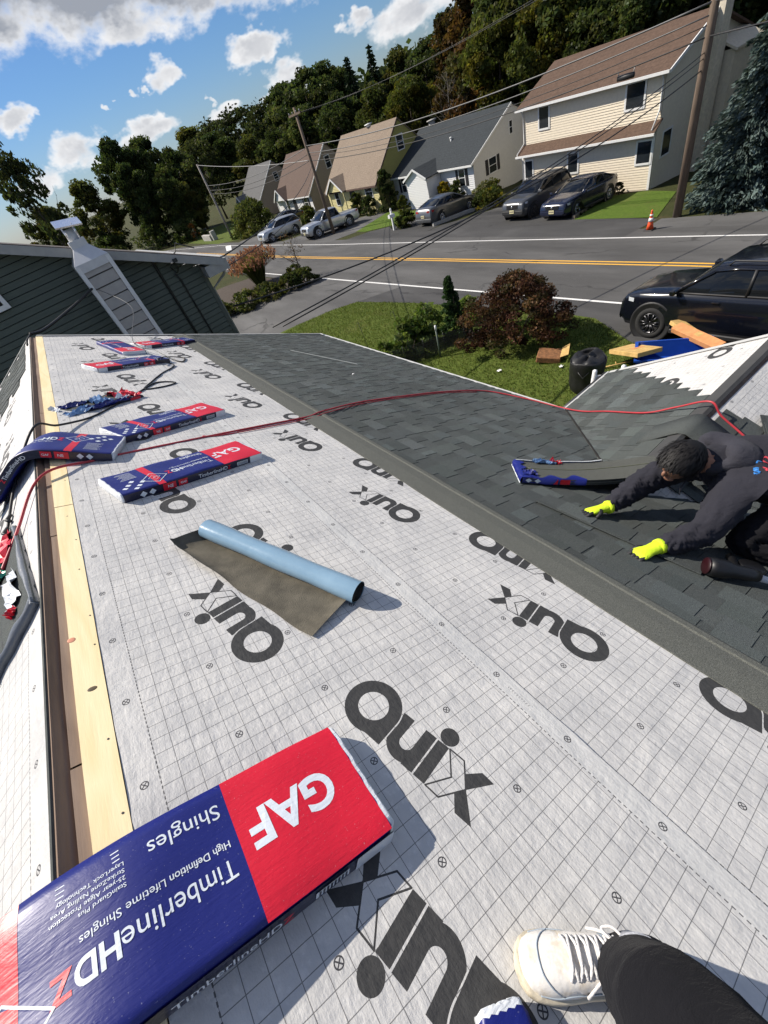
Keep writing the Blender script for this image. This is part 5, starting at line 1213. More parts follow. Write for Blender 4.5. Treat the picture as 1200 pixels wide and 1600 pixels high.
# ------------------------------------------------------------------ things on the lawn and street
t = thing('traffic_cone', 'orange traffic cone with white collars on the far roadside', 'cone', (20.45, 10.4, G(20.45) + .015)); M_or = mat('cone_orange', (.80, .10, .03), .5, var=.1)
mb = MB(); mb.box((0, 0, .02), (.36, .36, .04), bev=.01); mb.build('base', M_black, t); mb = MB(); mb.lathe([(.14, .04), (.10, .24), (.06, .48), (.032, .70), (.028, .73), (.02, .73)], 18); cb = mb.build('cone_body', M_or, t)
for z0, z1 in ((.33, .45), (.52, .58)):
    r = lambda z: .142 - .158 * (z - .04); mb = MB(); mb.lathe([(r(z0) + .003, z0), (r(z1) + .003, z1)], 18); mb.build('reflective_collar', M_trim, cb)
t = thing('mailbox', 'white mailbox on a leaning white post across the street', 'mailbox', (21.7, 29.95, G(21.7))); mb = MB(); mb.box((0, 0, .62), (.11, .11, 1.35)); mb.lathe([(.075, 1.29), (.08, 1.33), (.01, 1.42)], 8); mb.build('post', M_trim, t)
mb = MB(); mb.prism([(-.12, 0), (.12, 0), (.12, .14), (.07, .22), (-.07, .22), (-.12, .14)], -.26, .22, Matrix(((0, 0, 1, -.12), (1, 0, 0, -.16), (0, 1, 0, .84), (0, 0, 0, 1)))); mb.build('box', M_trim, t)
t.rotation_euler = (0, math.radians(4), 0)
t = thing('low_wall', 'low pale wall with an end post at the far road bend', 'wall', (19.6, 70, G(19.6))); mb = MB(); mb.box((0, 0, .35), (.4, 3.6, .7), bev=.03); mb.build('coping', M_conc, t); mb = MB(); mb.box((.3, -2.2, .55), (.6, .6, 1.1), bev=.04); mb.build('end_post', M_conc, t)
# black fabric bin
t = thing('leaf_bin', 'round black fabric yard waste bin on the lawn', 'bin', (8.2, 5.15, 0.02)); nr_.seed(4); P = []
for z, r in ((0, .33), (.06, .37), (.25, .385), (.42, .37), (.46, .385), (.66, .39), (.76, .385), (.79, .37), (.74, .35), (.5, .34)):
    P.append([((r + .012 * math.sin(5 * a + z * 9) + .008 * math.sin(11 * a)) * math.cos(a), (r + .012 * math.sin(5 * a + z * 9)) * math.sin(a), z + (.035 * math.sin(2 * a + 1) if z > .6 else 0)) for a in np.linspace(0, 2 * math.pi, 33)[:-1]])
M_bin = mat('black_fabric', (.012, .012, .013), .5, var=.3, vscale=12, bumps=.6, bscale=9); mb = MB(); mb.grid(P, close_v=True); mb.build('shell', M_bin, t)
mb = MB(); mb.grid([[(r * math.cos(a), r * math.sin(a), z + .05 * math.sin(3 * a + r * 9) + .03 * math.cos(5 * a)) for a in np.linspace(0, 2 * math.pi, 25)[:-1]] for r, z in ((.36, .74), (.3, .80), (.2, .76), (.1, .80), (.01, .78))], close_v=True); mb.build('gathered_bag', M_bin, t)
for a in (.4, 3.5): 
    mb = MB(); mb.tube([(.39 * math.cos(a - .3), .39 * math.sin(a - .3), .62), (.43 * math.cos(a), .43 * math.sin(a), .5), (.39 * math.cos(a + .3), .39 * math.sin(a + .3), .62)], .012, 5); mb.build('handle', M_bin, t)
# tub with boards
M_blue = mat('blue_plastic', (.012, .060, .33), .35, var=.1); M_board = mat('insulation_board', (.52, .34, .12), .85, var=.25, vscale=9, bumps=.3); M_orange = mat('orange_board', (.60, .26, .10), .8, var=.2)
t = thing('plastic_tub', 'blue plastic tub half hidden by the gable edge beside the black SUV', 'tub', (9.75, 4.05, G(9.75) + .02), math.radians(-62)); W0, L0 = .42, .72; P = []
for k, z in ((.84, 0), (.9, .12), (1.0, .40), (1.06, .41), (1.06, .45), (.97, .45), (.96, .40), (.86, .06)): P.append([(x * k, y * k, z) for x, y in ((-L0, -W0), (L0, -W0), (L0, W0), (-L0, W0))])
mb = MB(); mb.grid(P, smooth=False, close_v=True); mb.add(P[-1], [(0, 1, 2, 3)]); mb.build('tub_wall', M_blue, t)
def slabthing(name, label, cat, loc, dims, rot, m):
    t = thing(name, label, cat, loc); t.rotation_euler = rot; mb = MB(); mb.box((0, 0, dims[2] / 2), dims, bev=.006); mb.build('sheet', m, t)
    mb = MB(); mb.box((dims[0] * .1, 0, dims[2] + .001), (dims[0] * .5, dims[1] * .12, .002)); mb.build('tape', M_board if m is not M_board else M_orange, t); return t
slabthing('insulation_sheet', 'large tan insulation sheet tilted over the left end of the blue tub', 'board', (9.45, 4.75, .33), (.62, 1.0, .10), (math.radians(-16), math.radians(8), math.radians(-25)), M_board)
slabthing('insulation_sheet', 'orange tan board lying along the back of the blue tub', 'board', (10.35, 3.85, .36), (.26, 1.25, .12), (math.radians(3), math.radians(-8), math.radians(-22)), M_orange)
slabthing('insulation_sheet', 'smaller tan board resting behind the orange board', 'board', (10.75, 4.3, .30), (.3, .8, .09), (math.radians(4), math.radians(12), math.radians(-30)), M_board)
t = thing('tool_case', 'black case beside the blue tub under the SUV', 'case', (10.35, 3.1, G(10.35) + .02), .3); mb = MB(); mb.box((0, 0, .2), (.45, .9, .38), bev=.04); mb.build('case_body', M_black, t); mb = MB(); mb.tube([(-.1, -.2, .39), (-.1, -.16, .45), (-.1, .16, .45), (-.1, .2, .39)], .015, 6); mb.build('handle', M_black, t)
t = thing('flat_carton', 'crumpled brown carton on the lawn at the foot of the barberry', 'box', (8.95, 6.75, .03), .5); mb = MB(); mb.box((0, 0, .09), (.52, .62, .17), Matrix.Rotation(.15, 3, 'X'), bev=.02); mb.build('carton', mat('leaf_brown', (.22, .10, .04), .9, var=.5, vscale=14, bumps=.8), t)
mb = MB(); mb.add([(-.26, -.3, .17), (.26, -.3, .17), (.34, -.48, .22), (-.2, -.5, .2)], [(0, 1, 2, 3)]); mb.build('flap', M_board, t)
t = thing('stick', 'thin wooden stick lying on the lawn left of the tan insulation sheet', 'stick', (9.0, 5.3, .05)); mb = MB(); mb.tube([(0, 0, 0), (.5, -.5, .02)], .018, 6); mb.tube([(.25, -.25, .01), (.3, -.2, .05)], .012, 5); mb.build('wood', M_board, t)
# ladder whose top shows at the gable eave
t = thing('ladder', 'white ladder whose top end pokes up at the small gable corner', 'ladder', (5.2, 3.2, 0)); a0, a1 = Vector((0, 0, 0)), Vector((-.62, -.62, 3.14)); sd = Vector((.11, -.12, 0))
for s in (-1, 1): mb = MB(); mb.tube([a0 + sd * s, a1 + sd * s], .028, 6); mb.build('rail', M_trim, t)
for k in range(12): mb = MB(); p = a0.lerp(a1, (k + .6) / 12); mb.tube([p - sd, p + sd], .015, 6); mb.build('rung', M_trim, t)
# garden fence
f0, f1 = Vector((6.45, 11.05, 0)), Vector((9.3, 9.35, -.02)); t = thing('wire_fence', 'low black wire garden fence between the plants and the lawn', 'fence', f0); d = f1 - f0
for k in range(6): mb = MB(); p = d * (k / 5); mb.cyl(p, p + Vector((0, 0, .68)), .012, .012, 6); mb.build('post', M_black, t)
mb = MB()
for k in range(76): p = d * (k / 75); mb.tube([p, p + Vector((0, 0, .62))], .006, 4, caps=False)
for k in range(9): z = .03 + k * .073; mb.tube([Vector((0, 0, z)), d + Vector((0, 0, z))], .006, 4, caps=False)
w_ = mb.build('wire_mesh', M_black, t); w_['kind'] = 'stuff'
t = thing('garden_post', 'grey green garden post with a white top at the wire fence', 'post', (7.85, 9.98, .02)); mb = MB(); mb.cyl((0, 0, 0), (.05, .02, .85), .03, .028, 8); mb.build('stake', mat('post_green', (.10, .13, .10), .6), t); mb = MB(); mb.cyl((.05, .02, .85), (.055, .022, 1.0), .034, .03, 8); mb.build('cap', M_trim, t)
for x, y, lab in ((6.9, 12.6, 'thin dark garden stake standing left among the plants'), (7.9, 11.9, 'thin dark garden stake standing in the taller plants')):
    t = thing('garden_stake', lab, 'stake', (x, y, .02)); mb = MB(); mb.cyl((0, 0, 0), (-.05, .05, 1.25), .009, .007, 6); mb.build('rod', M_black, t); mb = MB(); mb.tube([(-.05, .05, 1.2), (-.12, .08, 1.24), (-.16, .1, 1.1)], .005, 5); mb.build('hook', M_black, t)
for i, (x, y, s, lab) in enumerate(((7.9, 7.6, .06, 'small white scrap on the lawn below the barberry'), (8.75, 5.5, .07, 'pale scrap on the lawn between the bin and the boards'), (8.7, 6.2, .05, 'tiny scrap on the lawn behind the bin'), (6.4, 9.0, .05, 'tiny pale scrap on the lawn near the gutter'))):
    t = thing('paper_scrap', lab, 'scrap', (x, y, .07)); mb = MB(); mb.grid([[(a * s, b * s, .02 * math.sin(3 * a + i) * math.cos(4 * b)) for a in (-1, -.3, .4, 1)] for b in (-.7, 0, .8)]); mb.build('paper', M_board if i == 1 else M_trim, t)

# ------------------------------------------------------------------ bundles of shingles
def film(name, col, rough=.28, crink=.5):
    m, p = new_mat(name); o = coords('Object'); n1 = noise(o, 16, 4, .6, .6); n2 = noise(mapping(o, (1, 6, 1)), 22, 3, .6); n3 = noise(o, 5, 3)
    c = mixc(n3, tuple(x * .82 for x in col), tuple(min(1, x * 1.15) for x in col)); c = mixc(sstep(noise(o, 260, 2), .68, .75) * .25, c, (.6, .6, .65))
    setp(p, col=c, rough=rough, spec=.5, coat=.1, coat_rough=.28, nrm=bump(n1 * .7 + n2 * .5, crink, .006)); return m
M_navyfilm = film('navy_film', (.005, .011, .155), .44, .3); M_redfilm = film('red_film', (.66, .008, .030), .44, .35); M_whitefilm = film('white_film', (.70, .73, .76), .4, .8); M_inkw = film('white_print', (.74, .79, .84), .35, .35); M_sidefilm = film('black_navy_film', (.010, .010, .035), .3); M_greyfilm = film('grey_film', (.13, .14, .155), .35, .6); M_crumpblue = film('pale_blue_film', (.16, .28, .48), .25, .9)
M_greenink = film('green_print', (.03, .35, .22), .35, .3)
TXT = {}
def text2d(s, off=0.0):
    """flat triangles of a word, scaled to height 1"""
    if (s, off) in TXT: return TXT[s, off]
    c = bpy.data.curves.new('t', 'FONT'); c.body = s; c.offset = off; c.resolution_u = 5; c.fill_mode = 'FRONT'
    o = bpy.data.objects.new('t', c); COL.objects.link(o); dg = bpy.context.evaluated_depsgraph_get(); me = bpy.data.meshes.new_from_object(o.evaluated_get(dg)); bpy.data.objects.remove(o)
    bm = bmesh.new(); bm.from_mesh(me); bmesh.ops.triangulate(bm, faces=bm.faces[:]); v = np.array([q.co[:2] for q in bm.verts]); f = [tuple(q.index for q in fa.verts) for fa in bm.faces]; bm.free(); bpy.data.meshes.remove(me)
    v[:, 0] -= v[:, 0].min(); TXT[s, off] = (v, f, v[:, 0].max()); return TXT[s, off]
class Bundle:
    def __init__(s, label, path, cross, L=.90, W=.285, T=.052, group='packs of shingles on the roof', name='shingle_bundle'):
        """path(s)->(pos, normal); cross = direction of letter tops"""
        s.path, s.L, s.W, s.T = path, L, W, T; p0, _ = path(L / 2); s.t = thing(name, label, 'shingle pack', p0, 0, group); s.org = p0; s.cross = Vector(cross).normalized()
    def at(s, a, q, h):
        p, n = s.path(a); w = 1.0; return p + s.cross * q + n * h
    def top(s, a, q): 
        W2 = s.W / 2; e = max(0, abs(q) - (W2 - .021)) / .021
        return s.T * (1 - .05 * e * e) + .0035 * math.sin(a * 17 + q * 9 + s.org.y * 7) * math.cos(q * 21 - a * 5) + .002 * (1 - (2 * q / s.W) ** 2)
    def body(s, m=None, ends=None, n=44):
        W2 = s.W / 2; rows = []
        for i in range(n + 1):
            a = s.L * i / n; k = 1.0 - (.006 / W2 if i in (0, n) else 0)
            sec = [(-W2 * .985, .001)] + [(-W2 * (1 + .006 * math.sin(a * 40)), s.T * .5)] + [(q * k, s.top(a, q * k)) for q in np.linspace(-W2, W2, 15)] + [(W2 * (1 + .006 * math.sin(a * 33)), s.T * .5), (W2 * .985, .001)]
            rows.append([s.at(a, q, h) for q, h in sec])
        mb = MB(s.org); mb.grid(rows, close_v=True); w = mb.build('wrapper', m or M_navyfilm, s.t)
        for i, d in ((0, -1), (n, 1)):
            a0 = s.L * i / n; P = []
            for j, (o_, sc) in enumerate(((-.001, 1.003), (.006, 1.0), (.009, .97), (.010, .5))):
                pts = rows[i]; c = sum((Vector(x) for x in pts), Vector()) / len(pts); tdir = (Vector(s.path(min(s.L, a0 + .01))[0]) - Vector(s.path(max(0, a0 - .01))[0])).normalized() * d
                P.append([c + (Vector(x) - c) * sc + tdir * (o_ + .002 * math.sin(k_ * 2.1)) for k_, x in enumerate(pts)])
            mb = MB(s.org); mb.grid(P, close_v=True); mb.add(P[-1], [tuple(range(len(P[-1])))]); mb.build('end_fold', ends or M_whitefilm, s.t)
        return w
    def patch(s, name, m, a0, a1, q0, q1, lift=.0005, na=None, nq=14, shear=0.0):
        na = na or max(3, int((a1 - a0) / .012)); mb = MB(s.org); rows = []
        for i in range(na + 1):
            r = []
            for j in range(nq + 1):
                q = q0 + (q1 - q0) * j / nq; a = a0 + (a1 - a0) * i / na + shear * q; a = min(s.L, max(0, a)); r.append(s.at(a, q, s.top(a, q) + lift))
            rows.append(r)
        mb.grid(rows); return mb.build(name, m, s.t)
    def flat(s, name, m, tris, lift=.0010):
        """triangles given as ((a,q),(a,q),(a,q))"""
        mb = MB(s.org)
        for tr in tris:
            P = [s.at(a, q, s.top(a, q) + lift) for a, q in tr]; mb.add(P, [tuple(range(len(P)))])
        return mb.build(name, m, s.t)
    def text(s, name, word, a, q, hgt, m, off=0.0, stretch=1.0, side=False, lift=.0009, mb=None):
        """starts at distance a from the red end, base line at q; reads away from the red end"""
        v, f, w = text2d(word, off); bm = bmesh.new(); vs = [bm.verts.new((x * hgt * stretch + a, y * hgt + q, 0)) for x, y in v]
        for t_ in f:
            try: bm.faces.new([vs[i] for i in t_])
            except ValueError: pass
        if s.curved:
            x = a + .02
            while x < a + w * hgt * stretch:
                bmesh.ops.bisect_plane(bm, geom=bm.verts[:] + bm.edges[:] + bm.faces[:], plane_co=(x, 0, 0), plane_no=(1, 0, 0)); x += .02
        bm.verts.index_update(); own = mb is None; mb = mb or MB(s.org); P = []
        for k in bm.verts:
            aa = min(s.L, max(0, k.co.x))
            P.append(s.at(aa, -s.W / 2 - .0024 - .006 * abs(math.sin(aa * 40)) * (s.W / 2) * 0, s.T * .5 + k.co.y) if side < 0 else s.at(aa, k.co.y, s.top(aa, k.co.y) + lift))
        mb.add(P, [tuple(q_.index for q_ in fa.verts) for fa in bm.faces]); bm.free()
        return mb.build(name, m, s.t) if own else mb
    def print_top(s, detail=2, red=.288):
        W = s.W; L = s.L
        s.patch('red_panel', M_redfilm, .002, red, -W / 2, W / 2)
        s.text('brand_lettering', 'GAF', .068, -.050, .112, M_inkw, .028, 1.0, lift=.0010)
        s.patch('red_band', M_redfilm, .662, .705, -W / 2, W / 2)
        mb = MB(s.org); th_ = .053; s.text('', 'Timberline', red + .020, .014, th_, None, 0.0, .86, mb=mb); w1 = text2d('Timberline', 0.0)[2] * th_ * .86
        s.text('', 'HD', red + .022 + w1, .012, th_ * 1.08, None, .030, .80, mb=mb); w2 = text2d('HD', .03)[2] * th_ * 1.08 * .80
        mb.build('product_lettering', M_inkw, s.t); s.text('red_letter', 'Z', red + .024 + w1 + w2, .012, th_ * 1.05, M_redfilm, .03, .80)
        if detail >= 1:
            mb = MB(s.org); s.text('', 'High Definition', red + .018, -.022, .021, None, .008, .92, mb=mb); wa = text2d('High Definition', .008)[2] * .021 * .92
            s.text('', 'Lifetime Shingles', red + .026 + wa, -.022, .021, None, 0, .95, mb=mb); mb.build('subtitle_lettering', M_inkw, s.t)
            s.text('word_lettering', 'Shingles', red + .018, -.108, .046, M_inkw, 0, 1.0)
        if detail >= 2:
            mb = MB(s.org)
            for k, wd in enumerate(('StainGuard Plus', '25-year Algae Protection', 'StrikeZone Nailing Area', 'LayerLock Technology')): s.text('', wd, red + .200, -.058 - k * .0135, .0115, None, .003, 1.0, mb=mb)
            mb.build('small_lettering', M_inkw, s.t)
            mb = MB(s.org)
            for k in range(9):
                q = -.055 - k * .009; a0 = red + .205; P = [s.at(a_, q_, s.top(a_, q_) + .0009) for a_, q_ in ((a0, q), (a0 + .10, q), (a0 + .10, q + .002), (a0, q + .002))]
                if k > 5: mb.add(P, [(0, 1, 2, 3)])
            mb.build('fine_print', M_inkw, s.t)
        # quarter-inch diamond on the band, white diamonds near the tail
        def ringquad(cx, cq, ra, rq, t_):
            o = [(cx - ra, cq), (cx, cq - rq), (cx + ra, cq), (cx, cq + rq)]; i = [(cx - ra + t_, cq), (cx, cq - rq + t_ * .8), (cx + ra - t_, cq), (cx, cq + rq - t_ * .8)]; return [[o[k], o[(k + 1) % 4], i[(k + 1) % 4], i[k]] for k in range(4)]
        s.flat('diamond_field', M_navyfilm, [[(.610, .05), (.685, -.012), (.760, .05), (.685, .112)]], .0010)
        s.flat('diamond_frame', M_inkw, ringquad(.685, .05, .075, .062, .006) + ringquad(.685, .05, .034, .030, .003), .0014)
        s.text('diamond_figure', '1/4', .668, .042, .022, M_inkw, .004, 1.0, lift=.0016)
        dm = [(.755, .055), (.785, .085), (.812, .112), (.80, .020), (.83, .05), (.858, .078)][: 6 if detail else 3]
        s.flat('white_diamonds', M_inkw, [[(a - .017, q), (a, q - .014), (a + .017, q), (a, q + .014)] for a, q in dm])
        s.flat('notes_block', M_inkw, [[(.752 + .0 * k, -.02 - k * .013), (.84 - .01 * (k % 3), -.02 - k * .013), (.84 - .01 * (k % 3), -.017 - k * .013), (.752, -.017 - k * .013)] for k in range(8)])
    def print_side(s, sgn, detail=2):
        """printing on one long side, sgn = side along the cross direction"""
        W2 = s.W / 2 + .003; n = 40; rows = [[s.at(s.L * i / n, sgn * (W2 + .002), s.T * z) for z in (.03, .5, .97)] for i in range(n + 1)]
        mb = MB(s.org); mb.grid(rows); mb.build('side_panel', M_sidefilm, s.t)
        def onside(poly, nm, m, lift=.005):
            mb = MB(s.org)
            for pl in poly: mb.add([s.at(min(s.L, max(0, a)), sgn * (W2 + lift), s.T * z) for a, z in pl], [tuple(range(len(pl)))])
            return mb.build(nm, m, s.t)
        def stext(word, a, z, hgt, m, off, nm):
            v, f, w = text2d(word, off); mb = MB(s.org); fl = 1 if sgn > 0 else -1
            bm = bmesh.new(); vs = [bm.verts.new((x * hgt, y * hgt, 0)) for x, y in v]
            for t_ in f:
                try: bm.faces.new([vs[i] for i in t_])
                except ValueError: pass
            x = .02
            while s.curved and x < w * hgt: bmesh.ops.bisect_plane(bm, geom=bm.verts[:] + bm.edges[:] + bm.faces[:], plane_co=(x, 0, 0), plane_no=(1, 0, 0)); x += .02
            bm.verts.index_update(); P = [s.at(min(s.L, max(0, a + (k.co.x if sgn < 0 else w * hgt - k.co.x))), sgn * (W2 + .0055), s.T * z + k.co.y) for k in bm.verts]
            mb.add(P, [tuple(q_.index for q_ in fa.verts) for fa in bm.faces]); bm.free(); mb.build(nm, m, s.t)
        onside([[(.0, .04), (.10, .04), (.10, .97), (.0, .97)]], 'side_white_end', M_whitefilm, .0042); onside([[(.615, .1), (.69, .1), (.69, .9), (.615, .9)]], 'side_red_box', M_redfilm, .0045); onside([[(.545, .15), (.60, .15), (.60, .85), (.545, .85)]], 'side_red_box', M_redfilm, .0045)
        stext('NE', .632, .32, .026, M_inkw, .01, 'side_lettering'); stext('GAF', .551, .35, .020, M_inkw, .012, 'side_lettering')
        stext('TimberlineHD', .275, .28, .034, M_inkw, .004, 'side_lettering'); stext('Z', .25, .28, .034, M_redfilm, .012, 'side_lettering')
        if detail >= 1:
            onside([[(.12, .28), (.20, .28), (.20, .72), (.12, .72)]], 'barcode_box', M_inkw, .0045); onside([[(.125 + k * .009, .32), (.130 + k * .009, .32), (.130 + k * .009, .68), (.125 + k * .009, .68)] for k in range(8)], 'barcode', M_sidefilm, .0052)
            onside([[(a - .02, .5), (a, .15), (a + .02, .5), (a, .85)] for a in (.75, .80)], 'side_diamonds', M_inkw, .0045)
    curved = False
def flat_bundle(label, red, tail, detail=1, side=None, lift=0.0, pl=None, **k):
    """red, tail: (u, v) of the middle of the two ends on the main slope"""
    pl = pl or RP; a = pl(*red, lift); b = pl(*tail, lift); d = (b - a).normalized(); n = pl.n; p = n.cross(d); L = k.pop('L', .90)
    B = Bundle(label, lambda s: (a + d * s, n), p, L=L, **k); B.body(); B.print_top(detail)
    if side: B.print_side(side, detail)
    return B
def bent_path(start, d0, n0, turns):
    """start point, heading, normal; turns = [(length, total turning angle)] bending down over the ridge"""
    S = [(0, Vector(start), Vector(d0).normalized(), Vector(n0).normalized())]; ax = Vector(d0).cross(Vector(n0)).normalized()
    for ln, ang in turns:
        k = max(1, int(ln / .01))
        for _ in range(k):
            s, p, d, n = S[-1]; q = Quaternion(ax, -ang / k); d2, n2 = q @ d, q @ n; S.append((s + ln / k, p + (d + d2) * .5 * ln / k, d2, n2))
    def f(s):
        i = min(len(S) - 2, max(0, int(np.searchsorted([e[0] for e in S], s) - 1))); a, b = S[i], S[i + 1]; t = (s - a[0]) / (b[0] - a[0]); return a[1].lerp(b[1], t), a[3].lerp(b[3], t).normalized()
    return f
R_ = math.radians
# nearest pack, bent over the ridge: starts at its red end on the street slope
d0 = -RP.v + RP.u * .0; d0 = Quaternion(RP.u.cross(RP.v).normalized() * 0 + Vector((0, 1, 0)), 0) @ d0
def tilt_up(d, n, deg):
    ax = d.cross(n).normalized(); q = Quaternion(ax, R_(deg)); return q @ d, q @ n
dd, nn = tilt_up(-RP.v + RP.u * .02, RP.n, 4.5)
B = Bundle('large navy and red shingle pack bent over the ridge at the front', bent_path(RP(.453, .352, .001), dd, nn, [(.46, R_(1)), (.34, R_(39)), (.14, R_(3))]), -RP.u, L=.94, W=.30, T=.056); B.curved = True; B.body(n=70); B.print_top(2, .30); B.print_side(1, 2)
flat_bundle('shingle pack lying alone right of the red hose, second nearest on the street slope', (2.71, .912), (2.45, .03), 1, 1)
flat_bundle('shingle pack whose lower end touches the pack draped over the ridge', (3.75, .978), (3.36, .165), 1, 1)
a0 = RP(3.09, .165, .001); dv = (RP.v * -.90 + RP.u * .34).normalized()
# the draped pack is drawn from its plain end, so run the path backwards from the back slope
dd, nn = tilt_up(dv, RP.n, 6); fwd = bent_path(a0, dd, nn, [(.36, R_(0)), (.18, R_(57)), (.38, R_(3))]); Lf = .92
cr = nn.cross(-dd)
B = Bundle('shingle pack draped across the ridge with its red end hanging down the back slope', lambda s: fwd(Lf - s), cr, L=Lf, W=.32, T=.055); B.curved = True; B.body(n=60); B.print_top(1); B.print_side(-1, 1)
flat_bundle('shingle pack with its red end towards the ridge, under the loose cable loops', (5.66, .235), (6.08, 1.07), 0, -1)
flat_bundle('far shingle pack lying along the roof with its red end towards us', (6.50, .80), (7.36, .60), 0, -1)
flat_bundle('farthest shingle pack at the roof end below the chimney chase', (7.03, .93), (7.48, 1.73), 0, -1)
a_ = RP(-.03, .352, .001); B = Bundle('blue shingle pack corner poking in beside the white shoe', (lambda s_: (a_ + (RP.u * -.92 - RP.v * .38).normalized() * s_, RP.n)), RP.u * .38 - RP.v * .92, L=.5, W=.09, T=.05); B.body()

# torn pack, mostly emptied
def crumple(name, org, c, ex, ey, ez, w, l, amp, m, parent, seed, n=9):
    nr_.seed(seed); mb = MB(org); P = []
    for i in range(n):
        r = []
        for j in range(n):
            x, y = (i / (n - 1) - .5) * l, (j / (n - 1) - .5) * w; h = amp * (abs(nr_.normal(0, .55)) + .45 * math.sin(i * 1.3 + seed) * math.cos(j * 1.7)) ; r.append(Vector(c) + ex * (x + nr_.normal(0, l * .03)) + ey * (y + nr_.normal(0, w * .04)) + ez * max(.002, h))
        P.append(r)
    mb.grid(P, smooth=False); return mb.build(name, m, parent)
def shingle_stack(t, org, path, cross, L, W, T, layers=6, m=None):
    for k in range(layers):
        mb = MB(org); h0, h1 = T * k / layers + .0004, T * (k + 1) / layers; n = 24; o = .006 * math.sin(k * 2.7); rows = []
        for i in range(n + 1):
            p, nrm = path(L * i / n); rows.append([p + cross * (q + o) + nrm * h for q, h in ((-W / 2, h0), (-W / 2, h1), (W / 2, h1), (W / 2, h0))])
        mb.grid(rows, smooth=False, close_v=True, tone=.9 + .12 * (k % 3)); mb.build('shingle', m or M_shingle, t)
t = thing('torn_shingle_pack', 'torn open, nearly empty shingle pack crossing the ridge behind the draped pack', 'shingle pack', RP(4.3, .1), 0, 'packs of shingles on the roof'); O = t.location
a, b = RP(4.50, .47, .002), RP(4.02, -.24, .004); d = (b - a).normalized(); cx = RP.n.cross(d); fp = bent_path(a, d, RP.n, [(.60, R_(3)), (.22, R_(50)), (.18, 0)])
shingle_stack(t, O, fp, cx, .98, .25, .022, 3)
for k, (s, q, w, l, amp, m_, sd) in enumerate(((.10, .0, .26, .20, .06, M_redfilm, 1), (.16, .07, .10, .14, .045, M_inkw, 2), (.34, -.02, .20, .16, .05, M_crumpblue, 3), (.42, .10, .10, .22, .035, M_navyfilm, 4), (.52, -.09, .10, .20, .03, M_navyfilm, 5), (.62, .09, .12, .22, .045, M_crumpblue, 6), (.74, -.08, .10, .20, .03, M_whitefilm, 7), (.86, .02, .18, .14, .03, M_navyfilm, 8), (.28, .11, .08, .30, .03, M_navyfilm, 9))):
    p, n_ = fp(s); p2, _ = fp(s + .02); crumple('torn_wrapper', O, p + cx * q + n_ * .022, (p2 - p).normalized(), cx, n_, w * .9, l, amp * .55, m_, t, sd)
mb = MB(O); mb.grid([[fp(s)[0] + cx * q + fp(s)[1] * h for q, h in ((.128, .0), (.131, .03))] for s in np.linspace(.02, .6, 16)]); mb.build('wrapper_side', M_sidefilm, t)
mb = MB(O); mb.grid([[fp(s)[0] + cx * .1325 + fp(s)[1] * h for h in (.003, .027)] for s in np.linspace(.04, .15, 4)]); mb.build('wrapper_side', M_redfilm, t)
# opened pack on the lower slope by the worker, its tail climbing onto the gable
t = thing('opened_shingle_pack', 'opened shingle pack lying in the valley behind the worker\'s reaching arm', 'shingle pack', RP(1.3, 2.6), 0, 'packs of shingles on the roof'); O = t.location
a, b = RP(1.52, 2.42, .02), RP(1.0, 3.0, .03); d = (b - a).normalized(); cx = RP.n.cross(d); fp = bent_path(a, d, RP.n, [(.40, R_(-7)), (.40, R_(-9)), (.2, R_(6))])
shingle_stack(t, O, fp, cx, .96, .29, .04, 5, M_strip)
mb = MB(O); mb.grid([[fp(s)[0] + cx * (q + .005 * math.sin(s * 25)) + fp(s)[1] * h for q, h in ((-.152, .004), (-.154, .046), (-.12 + .03 * math.sin(s * 40), .049))] for s in np.linspace(0, .42, 20)]); mb.build('wrapper_side', M_navyfilm, t)
mb = MB(O); mb.grid([[fp(s)[0] + cx * (q + .006 * math.sin(s * 21)) + fp(s)[1] * h for q, h in ((.152, .004), (.154, .05), (.138, .052))] for s in np.linspace(0, .62, 22)]); mb.build('wrapper_side', M_whitefilm, t)
mb = MB(O); p, n_ = fp(0); mb.grid([[p - d * (.012 + .004 * math.sin(q * 60)) + cx * q + n_ * h + d * o for h, o in ((.002, 0), (.03, -.004), (.047, .004), (.049, .05 + .02 * math.sin(q * 70)))] for q in np.linspace(-.155, .155, 22)]); mb.build('wrapper_end', M_navyfilm, t)
mb = MB(O); mb.grid([[p - d * .016 + cx * q + n_ * h for h in (.0, .010)] for q in np.linspace(-.157, .157, 8)]); mb.build('wrapper_end', M_inkw, t)
for s0, s1 in ((.17, .235), (.25, .315)):
    mb = MB(O); mb.grid([[fp(s)[0] - cx * .1565 + fp(s)[1] * h for h in (.008, .044)] for s in np.linspace(s0, s1, 4)]); mb.build('red_label', M_redfilm, t)
for s0, q0 in ((.04, -.1565), (.10, -.1565)):
    mb = MB(O); P, n2 = fp(s0); mb.add([P - cx * .1570 + n2 * .026 + (d * a_ + n2 * b_) for a_, b_ in ((-.022, 0), (0, -.016), (.022, 0), (0, .016))], [(0, 1, 2, 3)]); mb.build('white_diamond', M_inkw, t)
crumple('torn_wrapper', O, fp(.20)[0] + cx * .13 + RP.n * .04, d, cx, RP.n, .05, .16, .03, M_crumpblue, t, 11); crumple('torn_wrapper', O, fp(.29)[0] + cx * .135 + RP.n * .04, d, cx, RP.n, .04, .08, .025, M_redfilm, t, 12); crumple('torn_wrapper', O, fp(.06)[0] - cx * .06 + RP.n * .04, d, cx, RP.n, .10, .10, .02, M_navyfilm, t, 13)
mb = MB(O); mb.tube([fp(s)[0] + cx * (.02 + .004 * math.sin(s * 12)) + fp(s)[1] * .0415 for s in np.linspace(.06, .95, 20)], .003, 5); mb.build('sealant_line', mat('seal_line', (.10, .11, .07), .8), t)
